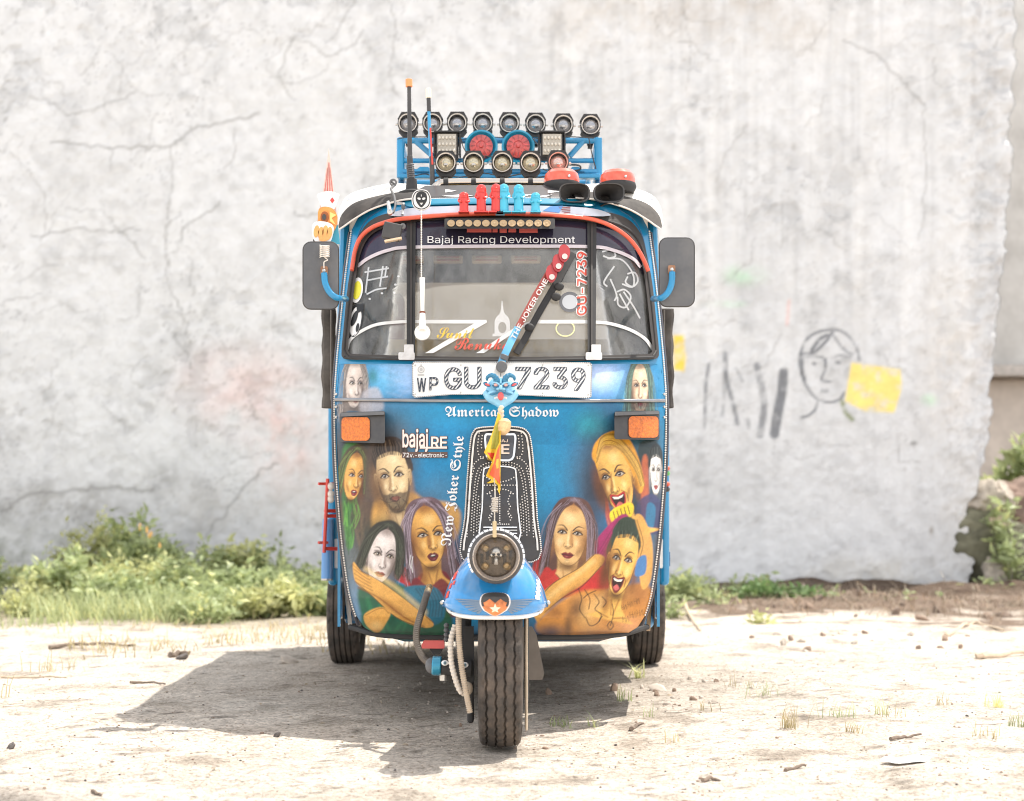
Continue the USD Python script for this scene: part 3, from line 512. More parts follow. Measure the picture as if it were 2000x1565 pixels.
face = [([(1563, 690), (1562, 715), (1570, 745), (1585, 770), (1602, 783), (1622, 786), (1640, 780), (1648, 768)], 5), ([(1563, 692), (1572, 668), (1590, 652), (1615, 645), (1640, 646), (1662, 662), (1674, 685), (1678, 704)], 5), ([(1566, 692), (1590, 688), (1612, 668), (1625, 650)], 6), ([(1628, 656), (1645, 680), (1664, 694)], 4), ([(1585, 684), (1600, 664), (1615, 655)], 7), ([(1572, 697), (1590, 696), (1608, 700), (1611, 716)], 3.4),
        ([(1626, 700), (1638, 695), (1660, 698)], 3.4), ([(1612, 702), (1610, 725), (1604, 742), (1622, 746)], 4.5), ([(1606, 764), (1613, 764)], 9), ([(1596, 785), (1592, 800), (1578, 812), (1566, 816)], 5), ([(1588, 710), (1592, 711)], 6), ([(1634, 708), (1638, 709)], 6), ([(1566, 700), (1566, 725), (1572, 742)], 6)]
for pts, w in face: wp.line(pts, w, ink, 2.0, .85)
wp.line([(1644, 785), (1650, 805), (1664, 820)], 8, lin(128, 136, 96), 2.5, .85)
worn = np.clip(.55 + 2.2 * (meshkit.fbm(pw * 7, 4, 88) - .33), .1, 1)[:, None]; wp.C = bare * (1 - worn) + wp.C * worn
wp.blob(1785, 866, 12, 7, lin(110, 108, 106), .8); wp.blob(1820, 1036, 8, 14, lin(140, 130, 118), .7)
rel = -.010 * flake + 0.05 * (meshkit.fbm(pw * 0.4, 3, 9) - .5) + 0.018 * (mid - .5) + 0.010 * (fine - .5)
rel = rel - 0.05 * np.clip((v - 1130) / 70, 0, 1) * (.3 + mid)
back = np.clip((u - 1820) / 90, 0, 1); rel = rel + back * 0.10 * (meshkit.fbm(pw * 3.0, 4, 15) - .42)
xw, zw = wpx(u, v)
front = np.c_[xw, WD - rel, zw]
gi = grid_mesh(nu, nv)
# close the slab: rim and back sheet
rim = np.concatenate([np.arange(nv - 1), (nv - 1) + nv * np.arange(nu - 1), (nu * nv - 1) - np.arange(nv - 1), (nv - 1 - (nv - 1)) + nv * (nu - 1 - np.arange(nu - 1))])
nb = len(front); rp = front[rim].copy(); rp[:, 1] = WD + 0.38 + 0.1 * (meshkit.noise(rp * 3.0, 4) - .5)
allv = np.vstack([front, rp]); m = len(rim); k = np.arange(m); k2 = (k + 1) % m
side = np.vstack([np.c_[rim[k], nb + k, nb + k2], np.c_[rim[k], nb + k2, rim[k2]]])
ctr = len(allv); allv = np.vstack([allv, [[-2.0, WD + 0.38, 2.5]]]); cap = np.c_[nb + k, np.full(m, ctr), nb + k2]
colw = np.vstack([wp.C, np.tile(lin(176, 164, 150), (m + 1, 1))])
wmesh = trimesh.Trimesh(allv, np.vstack([gi, side, cap]), process=False)
wall.part('wall_face', (allv, np.vstack([gi, side, cap])), paint_mat('old_plaster', .95, bump=.55, bscale=9.0, nvar=.14, nscale=7.0, spec=.15, bdist=.02), color=colw)

# broken masonry that sticks out at the wall's ragged right end
def boulder(at, s, seed, mat, name, label, group=None):
    b = trimesh.creation.icosphere(subdivisions=4 if max(s) > .06 else 2); b.vertices *= (0.45 + 1.1 * meshkit.fbm(b.vertices * 1.5 + seed * 3.1, 6, seed))[:, None]; b.apply_scale(s); b.apply_transform(R(seed * 57, (0.2, 1, .3)))
    b.apply_translation(at); return solo(name, b, mat, label, 'stone', group)
mortar = M('rubble', lin(168, 158, 145), .95, var=.4, scale=14, bump=.9, bscale=40); dark_rock = M('mossy_rock', lin(112, 110, 92), .95, var=.45, scale=7, bump=.6, bscale=25)
def at_wall(px, py, D=WD): return P(px, py, D)
boulder(at_wall(1962, 965, 10.6), (.11, .10, .05), 4, mortar, 'stone', 'pale stone lying on top of the rubble at the wall\'s right end')
boulder(at_wall(1914, 975, 10.62), (.16, .14, .13), 9, mortar, 'stone', 'broad pale lump of masonry just below the wall\'s ragged edge')
boulder(at_wall(1936, 1020, 10.58), (.09, .10, .15), 12, M('stone_warm', lin(204, 184, 166), .95, var=.25, scale=9, bump=.6), 'stone', 'pinkish wedge shaped stone hanging in the rubble above the dark rock')
boulder(at_wall(1930, 1085, 10.75), (.36, .25, .46), 15, dark_rock, 'stone', 'large dark mossy rock behind the right end of the wall')
boulder(at_wall(1948, 1130, 10.45), (.10, .10, .19), 6, mortar, 'stone', 'tall leaning pale stone at the foot of the dark rock')
boulder(at_wall(1985, 1010, 11.0), (.25, .25, .3), 21, M('red_earth', lin(128, 108, 96), .95, var=.3, scale=8, bump=.5), 'earth_mound', 'brown earth mound beneath the leaves at the right edge')

# the building beyond the wall's end
bl = Thing('concrete_building', 'plain grey concrete building seen past the wall\'s right end', 'building', (6.5, 14.0, 0))
conc = M('old_concrete', lin(200, 198, 194), .9, var=.10, scale=3, bump=.3, dirt=lin(150, 146, 140), dscale=2.2, damt=.6)
bl.part('wall', rbox(7.2, 15.0, 3.9, 5.6, 2.0, 3.74, .02), conc)
bl.part('plinth', rbox(7.15, 14.88, .92, 5.72, 2.1, 2.1, .03), M('plinth_plaster', lin(192, 182, 172), .9, var=.2, scale=4, bump=.3))
bl.part('pillar', rbox(4.62, 13.86, 3.95, .34, .3, 3.6, .02), M('pillar_render', lin(182, 179, 174), .9, var=.10, scale=3, bump=.3), label='pillar at the corner')
bl.part('ledge', rbox(7.1, 13.80, 2.03, 5.8, .3, .12, .02), M('ledge_stone', lin(176, 170, 164), .9, var=.2))

# ------------------------------------------------------------------ plants
def leaf_mat(name, c, t=.35):
    return usdkit.material(stage, '/World/Looks/' + name, {
        'o': ('texture_coordinate', {}), 'n': ('noise_texture', {'scale': 9.0, 'detail': 3.0}),
        'r': ('rgb_ramp', {'ramp': [(0.3, tuple(x * .55 for x in c)), (0.55, c), (0.75, (min(c[0] * 1.7, .8), min(c[1] * 1.4, .8), c[2] * 1.2))]}),
        'p': ('principled_bsdf', {'roughness': .5}), 't': ('translucent_bsdf', {}), 'm': ('mix_closure', {'fac': t})},
        [('o.object', 'n.vector'), ('n.fac', 'r.fac'), ('r.color', 'p.base_color'), ('r.color', 't.color'), ('p.BSDF', 'm.closure1'), ('t.BSDF', 'm.closure2')], surface='m.closure')
LEAF = leaf_mat('weed_leaf', (0.46, 0.53, 0.27)); LEAF2 = leaf_mat('weed_leaf_yellow', (0.60, 0.61, 0.30)); DRY = leaf_mat('dry_grass', (0.50, 0.42, 0.24), .25); GRASS = leaf_mat('grass_blade', (0.47, 0.53, 0.27))
STEM = M('weed_stem', (0.22, 0.25, 0.10), .7)
def leaves(c, d, l, w, nrm):
    """Folded pointed leaves: centres, directions, lengths, widths, face normals (n x 3 / n)."""
    d = d / np.linalg.norm(d, axis=1, keepdims=True); s = np.cross(d, nrm); s /= np.linalg.norm(s, axis=1, keepdims=True) + 1e-9; n = np.cross(s, d)
    l, w = l[:, None], w[:, None]
    v = np.stack([c, c + d * l * .45 + s * w * .5 + n * w * .15, c + d * l * .5, c + d * l * .45 - s * w * .5 + n * w * .15, c + d * l - n * l * .12], 1)
    f = np.array([[0, 1, 2], [0, 2, 3], [1, 4, 2], [2, 4, 3]])
    return v.reshape(-1, 3), (np.arange(len(c))[:, None, None] * 5 + f).reshape(-1, 3)
def blades(x, y, h, w, lean, seed=0):
    """Curved grass blades rooted at x, y."""
    r = np.random.default_rng(seed); n = len(x); th = r.random(n) * 6.283; z = ground_h(x, y)
    d = np.c_[np.cos(th), np.sin(th), np.zeros(n)]; s = np.c_[-np.sin(th), np.cos(th), np.zeros(n)]; b = np.c_[x, y, z - .004]
    up = np.array([0, 0, 1.0]); out = []
    for t, k in ((0, 1), (.4, .85), (.75, .55), (1, .05)):
        c = b + up * (h * t * (1 - .25 * lean * t))[:, None] + d * (h * lean * t * t)[:, None]
        out += [c - s * (w * k / 2)[:, None], c + s * (w * k / 2)[:, None]]
    v = np.stack(out, 1).reshape(-1, 3); f = np.array([[0, 1, 3], [0, 3, 2], [2, 3, 5], [2, 5, 4], [4, 5, 7], [4, 7, 6]])
    return v, (np.arange(n)[:, None, None] * 8 + f).reshape(-1, 3)

def weed(px, top, D, wpx_, n, seed, stems=16, leaf=.05):
    r = np.random.default_rng(seed); b = P(px, HY, D); bx = b[0]; H = CAM_H + (HY - top) / FP * D; rad = W(wpx_, D) / 2
    st, C, DI, L = [], [], [], []
    for k in range(stems):
        a = r.random() * 6.283; q = r.random() ** .5; hx = H * r.uniform(.55, 1.0) * (1 - .35 * q * q)
        x0, y0 = bx + rad * .55 * q * math.cos(a), D + rad * .45 * q * math.sin(a); tip = np.array([bx + rad * q * math.cos(a), D + rad * .8 * q * math.sin(a), hx])
        p0 = np.array([x0, y0, gz(x0, y0)]); p = np.array([p0 + (tip - p0) * t + np.array([0, 0, .12 * hx * math.sin(math.pi * t)]) for t in np.linspace(0, 1, 5)])
        st.append(tube(p, np.linspace(.005, .0015, 5), 4))
        m = int(n / stems); t = r.random(m) ** .8 * .85 + .15; c = p0 + (tip - p0) * t[:, None]; c[:, 2] += .12 * hx * np.sin(np.pi * t)
        c += r.normal(0, .035, (m, 3)); dd = r.normal(0, 1, (m, 3)); dd[:, 2] = np.abs(dd[:, 2]) * .6 + .1
        C.append(c); DI.append(dd); L.append(leaf * r.uniform(.5, 1.3, m))
    C, DI, L = np.vstack(C), np.vstack(DI), np.concatenate(L)
    nr = r.normal(0, 1, C.shape); nr[:, 2] += 1.0
    return cat(st), leaves(C, DI, L, L * .42, nr)

wl, wy, ws = [], [], []
for k, (px, top, D, w, n) in enumerate([(15, 1085, 9.9, 120, 320), (105, 1085, 9.8, 110, 420), (175, 1000, 9.9, 170, 1500), (255, 1010, 9.8, 170, 1500), (330, 1035, 9.9, 160, 1300), (400, 1050, 9.7, 150, 1200), (470, 1062, 9.8, 140, 1000), (535, 1052, 9.9, 150, 1300), (605, 1075, 9.6, 130, 1000), (150, 1085, 9.1, 190, 1300), (260, 1080, 9.0, 200, 1400), (360, 1100, 8.9, 200, 1300), (470, 1105, 8.9, 200, 1300), (570, 1110, 8.8, 170, 1100), (80, 1130, 8.9, 120, 420), (215, 1125, 8.5, 190, 900), (330, 1140, 8.4, 200, 1000), (450, 1150, 8.2, 190, 900), (530, 1150, 8.1, 190, 900), (390, 1180, 7.7, 150, 360), (640, 1120, 9.0, 140, 800), (640, 1155, 8.2, 120, 600), (30, 1165, 8.2, 80, 200)]):
    s, lv = weed(px, top, D, w, n, 100 + k, leaf=.052 if k % 3 else .075)
    ws.append(s); (wy if k % 4 == 2 else wl).append(lv)
wx = rng.normal(-1.9, .9, 7000); wyy = 8.3 + .45 * rng.normal(size=7000) - .12 * np.abs(wx + 1.7); ok = (wx > -3.6) & (wx < -.65) & (meshkit.fbm(np.c_[wx, wyy, wx * 0] * 1.9, 3, 51) > .52); wx, wyy = wx[ok], wyy[ok]
weeds = Thing('weeds', 'mass of green leafy weeds growing along the wall, left of the three-wheeler', 'weeds', (-2, 9, 0), kind='stuff')
weeds.part('green_leaves', cat(*wl), LEAF, smooth=False, kind='stuff')
weeds.part('yellow_leaves', cat(*wy), LEAF2, smooth=False, kind='stuff')
weeds.part('stems', cat(ws), STEM, kind='stuff')
solo('tall_grass', blades(wx, wyy, rng.uniform(.05, .22, len(wx)), rng.uniform(.004, .009, len(wx)), rng.uniform(.2, .9, len(wx)), 5), GRASS, 'band of long green grass in front of the weeds, left of the three-wheeler', 'grass', kind='stuff', smooth=False)

def plant(name, label, px, top, D, w, n, seed, leaf=.06, mat=LEAF, stems=8, flower=None):
    t = Thing(name, label, 'plant', (P(px, HY, D)[0], D, 0)); s, lv = weed(px, top, D, w, n, seed, stems, leaf)
    t.part('stem', s, STEM, kind='stuff'); t.part('leaves', lv, mat, smooth=False, kind='stuff')
    if flower is not None:
        for k in range(5):
            q = P(px + rng.normal(0, w * .26), top + rng.uniform(-6, 40), D - rng.uniform(0, .1)); t.part('flower', ell(q, .008, .008, .026, 1), flower)
    return t
plant('flowering_weed', 'weed with small orange flowers rising above the others against the wall', 292, 1030, 9.5, 70, 260, 31, flower=M('orange_petal', lin(250, 190, 110), .6))
plant('tall_weed', 'slender tall weed standing against the wall above the leafy mass', 270, 978, 10.1, 60, 140, 32, leaf=.09)
plant('creeping_plant', 'bushy green plant at the foot of the wall, right of the rear wheel', 1345, 1130, 9.3, 120, 700, 33)
plant('creeping_plant', 'low fern like green plant beside the dark hollow under the wall', 1520, 1160, 9.2, 170, 1300, 34, mat=leaf_mat('fern_leaf', (.20, .31, .12)))
plant('creeping_plant', 'green sprigs arching over the top of the low fern', 1470, 1140, 9.8, 110, 320, 40, leaf=.07)
plant('weed', 'tiny two leaved seedling on the bank under the wall', 1705, 1180, 9.5, 26, 26, 35, leaf=.05, stems=3)
plant('weed', 'small bright seedling on the brown bank below the wall end', 1836, 1193, 9.4, 30, 30, 36, leaf=.05, stems=3)
plant('weed', 'yellow green sprig at the lower corner of the wall', 1880, 1165, 9.9, 34, 60, 37, leaf=.045, mat=LEAF2, stems=4)
plant('weed', 'yellow tuft on the ground in front of the fern', 1490, 1228, 7.6, 40, 110, 38, leaf=.05, mat=LEAF2, stems=5)
plant('shrub', 'broad leaved green shrub at the right edge of the view', 2000, 840, 11.6, 120, 800, 39, leaf=.16, stems=12)
plant('shrub', 'leafy sprigs hanging over the pale stones at the wall end', 1968, 935, 10.4, 70, 220, 141, leaf=.09, stems=7)
plant('shrub', 'low green leaves by the rubble at the right edge', 1996, 1000, 10.9, 60, 160, 41, leaf=.10, stems=6)

def tuft(label, px, py, h, n, spread, seed, mat=GRASS, lean=.6, w=.0035, group=None):
    r = np.random.default_rng(seed); c = ground_at(px, py); x = c[0] + r.normal(0, spread, n); y = c[1] + r.normal(0, spread * .7, n)
    return solo('grass_tuft', blades(x, y, h * r.uniform(.4, 1, n), np.full(n, w), r.uniform(.15, lean * 1.6, n), seed), mat, label, 'grass', group, smooth=False)
tuft('bright yellow green grass tuft at the right rear tyre', 1246, 1330, .085, 16, .012, 50, LEAF2, .8, .006)
tuft('thin grass tuft on the earth heap, just left of the bright tuft', 1216, 1372, .07, 14, .014, 51, lean=.5)
tuft('small grass tuft inside the vehicle\'s shadow, right of the front wheel', 1160, 1418, .06, 12, .012, 52)
tuft('flattened grass tuft in the shadow near the front tyre', 1092, 1416, .05, 24, .02, 53, lean=1.4)
tuft('sparse grass tuft farthest left in the sun', 108, 1310, .10, 26, .05, 54, mat=DRY)
tuft('lone pale stalk of grass at the left edge', 6, 1365, .16, 5, .01, 55, mat=DRY, lean=.4)
for k, (px, py, h, n, mt, lab) in enumerate([(1485, 1365, .08, 22, GRASS, 'green grass tuft farthest back on the sunlit ground, below the fern'), (1380, 1395, .05, 14, DRY, 'low dry tuft just right of the earth heap by the rear wheel'), (1545, 1430, .085, 34, DRY, 'thickest straw coloured tuft on the sunlit ground'), (1638, 1410, .07, 30, GRASS, 'broad green tuft in the middle of the sunlit ground'), (1668, 1438, .06, 22, DRY, 'dry tuft directly in front of the broad green tuft'), (1725, 1400, .09, 20, GRASS, 'tall thin green tuft right of the broad green tuft'), (1745, 1405, .06, 18, DRY, 'short straw tuft touching the tall thin green tuft'), (1840, 1385, .05, 20, DRY, 'low dry tuft left of the green patch at the right edge'), (1945, 1390, .06, 36, GRASS, 'spreading green patch near the right edge'), (1918, 1448, .05, 26, DRY, 'dry tuft in front of the green patch near the right edge'), (1310, 1448, .05, 12, DRY, 'few dry blades beside the dark twig in front of the shadow'), (1270, 1405, .05, 10, GRASS, 'few green blades at the sunlit edge of the shadow'), (1455, 1352, .07, 16, DRY, 'dry tuft left of the green tuft farthest back'), (1990, 1425, .05, 30, GRASS, 'green tuft cut off by the right edge of the view')]):
    tuft(lab, px, py, h, n, .014 if k % 3 else .03, 60 + k, mt, .5, .0022, 'grass tufts on the sunlit ground')
dx = rng.uniform(-1.9, 1.6, 2600); dy = 6.4 + .5 * rng.normal(size=2600); ok = (meshkit.fbm(np.c_[dx, dy, dx * 0] * 2.2, 3, 5) > .5) & (dy > 5.7) & (dx < -.25); dx, dy = dx[ok], dy[ok]
solo('dry_grass', blades(dx, dy, rng.uniform(.03, .10, len(dx)), np.full(len(dx), .005), rng.uniform(.3, 1.6, len(dx)), 8), DRY, 'straw coloured dry grass left of the three-wheeler in front of the weeds', 'grass', kind='stuff', smooth=False)
dx = rng.uniform(1.3, 3.6, 900); dy = 9.0 + .5 * rng.normal(size=900); ROOT = leaf_mat('dead_root', (0.34, 0.27, 0.19), .1)
solo('dead_stalks', blades(dx, dy, rng.uniform(.03, .14, 900), np.full(900, .005), rng.uniform(.8, 2.6, 900), 9), ROOT, 'dead straw and roots strewn over the brown bank under the wall', 'straw', kind='stuff', smooth=False)

lx = (rng.random(2600) - .5) * 7.0; ly = 2.6 + 5.2 * rng.random(2600) ** 1.3; ok = meshkit.fbm(np.c_[lx, ly, lx * 0] * 1.7, 3, 90) > .5; lx, ly = lx[ok], ly[ok]
ld = rng.normal(0, 1, (len(lx), 3)); ld[:, 2] *= .12; ln = np.c_[rng.normal(0, .25, (len(lx), 2)), np.ones(len(lx))]; ll = rng.uniform(.006, .026, len(lx))
solo('dry_litter', leaves(np.c_[lx, ly, ground_h(lx, ly) + .003], ld, ll, ll * rng.uniform(.08, .45, len(lx)), ln), leaf_mat('dry_litter', (0.36, 0.29, 0.20), .15), 'dry leaf bits and straw flakes strewn over the pale bare ground', 'litter', kind='stuff', smooth=False)
for k, (px, top, D, w, n, lab) in enumerate([(1395, 1172, 8.9, 70, 160, 'loose green sprigs between the bushy plant and the fern'), (1610, 1172, 9.3, 60, 120, 'small sprigs at the edge of the dark hollow under the wall'), (1770, 1196, 9.2, 40, 60, 'low sprigs in the middle of the brown bank'), (1320, 1175, 8.2, 60, 120, 'green sprigs close behind the right rear wheel'), (1945, 1150, 10.2, 60, 120, 'green sprigs among the rubble at the lower right'), (1975, 1085, 10.4, 50, 120, 'leaves over the dark rock at the right edge')]): plant('creeping_plant', lab, px, top, D, w, n, 200 + k, leaf=.05, stems=6)
# things lying about
bark = M('dead_wood', lin(118, 104, 92), .9, var=.3, scale=40, bump=.4); palewood = M('pale_wood', lin(190, 172, 150), .9, var=.2, scale=40)
def stick(label, pts, r, mat=bark):
    q = np.array([ground_at(*p) + [0, 0, r * .9] for p in pts]); q = spline(q, 4) + rng.normal(0, r * .3, (len(spline(q, 4)), 3)); return solo('stick', tube(q, np.linspace(r, r * .5, len(q)), 7), mat, label, 'stick')
stick('long dark stick lying across the sunny ground at the left', [(100, 1268), (150, 1262), (210, 1258), (265, 1262)], .009)
stick('short thick dark stick near the left corner of the shadow', [(335, 1286), (352, 1282), (370, 1284)], .012)
stick('thin pale twig lying near the left edge', [(0, 1320), (60, 1320), (130, 1326)], .005, palewood)
stick('short dark twig in front of the lit ground right of the shadow', [(1232, 1428), (1244, 1422), (1256, 1416)], .006)
stick('forked brown twig on the right side of the bare ground', [(1738, 1452), (1765, 1448), (1800, 1444)], .005)
stick('curved brown twig right of the middle near the bottom', [(1535, 1505), (1555, 1500), (1575, 1498)], .005)
stick('two small dark sticks side by side near the bottom right of the middle', [(1374, 1526), (1390, 1522), (1408, 1524)], .005)
stick('twig at the sun\'s edge along the shadow\'s left side', [(255, 1337), (290, 1334), (325, 1341)], .005)
stick('small dark twig near the bottom left', [(180, 1546), (190, 1549), (200, 1552)], .004)
stick('long pale branch on the ground at the right edge', [(1905, 1292), (1950, 1290), (2010, 1284)], .014, palewood)
stick('bent dead branch on the bank in front of the wall', [(1850, 1248), (1880, 1230), (1910, 1225), (1960, 1235)], .011, palewood)
stick('pale fallen stalk right of the rear wheel by the fern', [(1335, 1185), (1350, 1210), (1368, 1235)], .012, palewood)
sp = ground_at(1760, 1490); pm = flat(Polygon([(-.055, -.03), (-.02, -.055), (.04, -.035), (.07, .0), (.045, .02), (-.03, .005)]), .0015, .012); pm.vertices[:, 2] += .010 * meshkit.noise(pm.vertices * 40, 3) + .004; pm.apply_translation(sp)
solo('paper_scrap', pm, M('paper', (.82, .82, .82), .7), 'crumpled white scrap of paper on the ground at the lower right', 'paper')
for k, (px, py, s, lab) in enumerate([(1200, 1352, .018, 'grey angular stone beside the right rear tyre'), (355, 1290, .022, 'dark flat stone at the upper left corner of the shadow'), (565, 1295, .03, 'pale flat stone in the shadow left of the rear wheel'), (900, 1418, .007, 'little brown pebble in the shadow left of the front tyre'), (20, 1470, .012, 'dark clod of earth at the lower left edge'), (1285, 1350, .022, 'dark chipped stone set in the heap of earth by the wheel'), (1072, 1358, .014, 'pale flat stone in the shade right of the front wheel'), (540, 1440, .010, 'small dark stone near the front edge of the shadow')]):
    c = ground_at(px, py); boulder(c + [0, 0, s * .2], (s * 1.3, s, s * .6), 30 + k, stone_mats[(k + 1) % 3], 'stone', lab)
for k in range(16):
    px, py = rng.uniform(1240, 1400), rng.uniform(1335, 1385); c = ground_at(px, py); s = rng.uniform(.004, .012)
    boulder(c + [0, 0, s * .2], (s * 1.2, s, s * .8), 60 + k, stone_mats[k % 2], 'earth_clod', 'pale crumb of dry earth on the low heap right of the rear wheel', 'crumbs of the earth heap')
for k in range(18):
    px, py = rng.uniform(1480, 1990), rng.uniform(1180, 1212); c = ground_at(px, py); q = rng.uniform(.012, .035)
    boulder(c + [0, 0, q * .1], (q * 1.4, q, q * .7), 140 + k, (stone_mats[1], M('clod', lin(120, 104, 92), .95, var=.3), M('clod', lin(120, 104, 92), .95, var=.3))[k % 3], 'soil_clod', 'brown clod of soil on the bank under the wall', 'clods on the bank')
for k in range(22):
    px, py = rng.uniform(1400, 1900), rng.uniform(1240, 1275); c = ground_at(px, py); s = rng.uniform(.008, .022)
    boulder(c + [0, 0, s * .2], (s * 1.2, s, s * .7), 80 + k, stone_mats[k % 2], 'rubble_stone', 'pale rubble stone in the row along the brown bank at the right', 'rubble along the bank')
# ------------------------------------------------------------------ the three-wheeler: body
BLUE = lin(24, 130, 178)
m_blue = M('blue_paint', BLUE, .28, coat=.6, var=.06, scale=6, dirt=lin(40, 100, 130), dscale=5, damt=.35)
m_dkblue = M('deep_blue_paint', lin(14, 84, 124), .35, coat=.5, var=.1, scale=8)
m_black = M('black_plastic', lin(58, 57, 58), .45, var=.12, scale=25, dirt=lin(120, 114, 106), dscale=9, damt=.25)
m_matte = M('matte_black', lin(46, 45, 45), .7, var=.2, scale=30, bump=.1)
m_grey = M('grey_plastic', lin(86, 87, 90), .5, var=.1, scale=20, dirt=lin(140, 134, 126), dscale=7, damt=.3)
m_rubber = M('rubber', lin(52, 46, 42), .55, var=.15, scale=20, bump=.1)
m_chrome = M('chrome', (.78, .77, .76), .12, 1.0)
m_steel = M('steel', (.55, .54, .52), .3, .9, var=.15, scale=40)
m_white = M('white_paint', lin(236, 234, 230), .4, coat=.3, dirt=lin(190, 182, 170), dscale=12, damt=.5)
m_sticker = M('white_sticker', lin(232, 230, 228), .45)
m_pearl = M('pearl_trim', lin(222, 214, 205), .35)
m_red = M('red_paint', lin(206, 62, 48), .3, coat=.5, var=.08, scale=14)
m_cyan = M('cyan_gloss', lin(60, 172, 200), .22, coat=.7)
m_orange = M('orange_piping', lin(214, 92, 66), .35, coat=.3)
m_teal = M('teal_paint', lin(16, 128, 160), .3, coat=.5, var=.08, scale=8)
m_canvas_w = usdkit.material(stage, '/World/Looks/white_canvas', {'tc': ('texture_coordinate', {}), 'n': ('noise_texture', {'scale': 7.0, 'detail': 7.0, 'roughness': .65}), 'r': ('rgb_ramp', {'ramp': [(.4, lin(226, 221, 214)), (.75, lin(186, 178, 166))]}), 'd': ('principled_bsdf', {'roughness': .65}), 't': ('translucent_bsdf', {}), 'm': ('mix_closure', {'fac': .55})},
    [('tc.object', 'n.vector'), ('n.fac', 'r.fac'), ('r.color', 'd.base_color'), ('r.color', 't.color'), ('d.BSDF', 'm.closure1'), ('t.BSDF', 'm.closure2')], surface='m.closure')
m_canvas_k = M('black_canvas', lin(52, 48, 46), .8, var=.2, scale=14, bump=.2, dirt=lin(128, 120, 112), dscale=5, damt=.5)
m_gold = M('gold_print', lin(214, 178, 70), .4)
m_redprint = M('red_print', lin(206, 84, 66), .45)

V3 = Thing('auto_rickshaw', 'bright blue three-wheeled taxi with airbrushed portraits and roof lamps, parked before the wall', 'three-wheeler', (0, 3.42, 0))
add = V3.part

# -- cowl with the painted portraits
cow_u = np.arange(655, 1299.5, 1.55); cow_v = np.arange(711, 1254, 1.55)[::-1]
U, V = np.meshgrid(cow_u, cow_v, indexing='ij'); nu, nv = U.shape
t = (V - 711) / (1253 - 711)
ledge = np.interp(V, [700, 790, 870, 1000, 1100, 1160, 1200, 1225, 1240, 1253], [664, 656, 658, 664, 672, 680, 694, 710, 735, 790])
redge = np.interp(V, [700, 790, 870, 1000, 1100, 1160, 1200, 1225, 1240, 1253], [1290, 1299, 1297, 1291, 1283, 1275, 1262, 1246, 1222, 1170])
Uc = ledge + (U - 655) / (cow_u[-1] - 655) * (redge - ledge)
u, v = Uc.ravel(), V.ravel()
pos = on_skin(u, v, 0.0)
cp = Painter(u, v, lin(18, 122, 168))
pu = np.stack([u * .012, v * .012, u * 0], -1)
cp.C *= (0.88 + 0.24 * meshkit.fbm(pu * 1.2, 4, 5))[:, None]
SKIN, SKD, SKL = lin(214, 160, 82), lin(120, 70, 34), lin(240, 208, 140)
K = lin(38, 30, 28)
def air(cx, cy, rx, ry, c, a, rot=0): cp.blob(cx, cy, rx, ry, c, a, rot)
# backdrop of airbrushed sky and smoke
air(770, 742, 150, 70, lin(120, 178, 236), .9); air(800, 730, 90, 50, lin(168, 202, 246), .8); air(1190, 745, 120, 60, lin(140, 182, 240), .95); air(1175, 735, 60, 40, lin(200, 214, 248), .8)
air(745, 745, 70, 60, lin(40, 150, 170), .5)
for q in [(760, 830, 120, 90, (70, 96, 110), .75), (700, 900, 110, 150, (74, 62, 54), .95), (770, 900, 70, 110, (92, 78, 64), .8), (860, 960, 70, 60, (80, 110, 130), .5), (1180, 850, 90, 110, (66, 84, 100), .85), (1150, 830, 60, 50, (30, 140, 150), .7), (1140, 930, 70, 110, (60, 84, 104), .8), (1260, 860, 60, 90, (40, 74, 78), .9), (1235, 760, 60, 60, (40, 140, 160), .6), (700, 1090, 70, 200, (120, 120, 116), .8), (690, 1180, 60, 90, (110, 140, 170), .7), (975, 1245, 400, 34, (40, 66, 92), .9), (1290, 1050, 30, 260, (96, 90, 90), .8), (662, 950, 20, 260, (72, 74, 78), .9), (1100, 1235, 90, 40, (44, 84, 126), .9), (1020, 1200, 60, 70, (60, 80, 110), .6), (690, 930, 60, 170, (58, 52, 46), .95), (745, 900, 70, 90, (64, 54, 46), .9), (705, 1030, 70, 120, (62, 58, 48), .9), (880, 1090, 60, 110, (60, 44, 50), .8), (790, 1010, 110, 70, (110, 84, 52), .7), (1170, 930, 60, 100, (52, 60, 76), .85), (1150, 1010, 70, 70, (60, 62, 80), .8), (1255, 960, 60, 130, (46, 52, 58), .9), (1060, 1060, 50, 90, (40, 84, 112), .7), (668, 1100, 40, 150, (88, 92, 90), .8), (1286, 1130, 24, 160, (84, 62, 44), .8), (800, 1235, 120, 26, (26, 44, 44), .8), (1180, 1246, 140, 16, (60, 64, 70), .9)]:
    air(q[0], q[1], q[2], q[3], lin(*q[4]), q[5])
for k in range(40):
    x, y = rng.uniform(740, 880), rng.uniform(715, 775); cp.line([(x, y), (x + 30, y + rng.normal(0, 8)), (x + 60, y + 10)], rng.uniform(2, 7), lin(196, 214, 250), 4, .12)

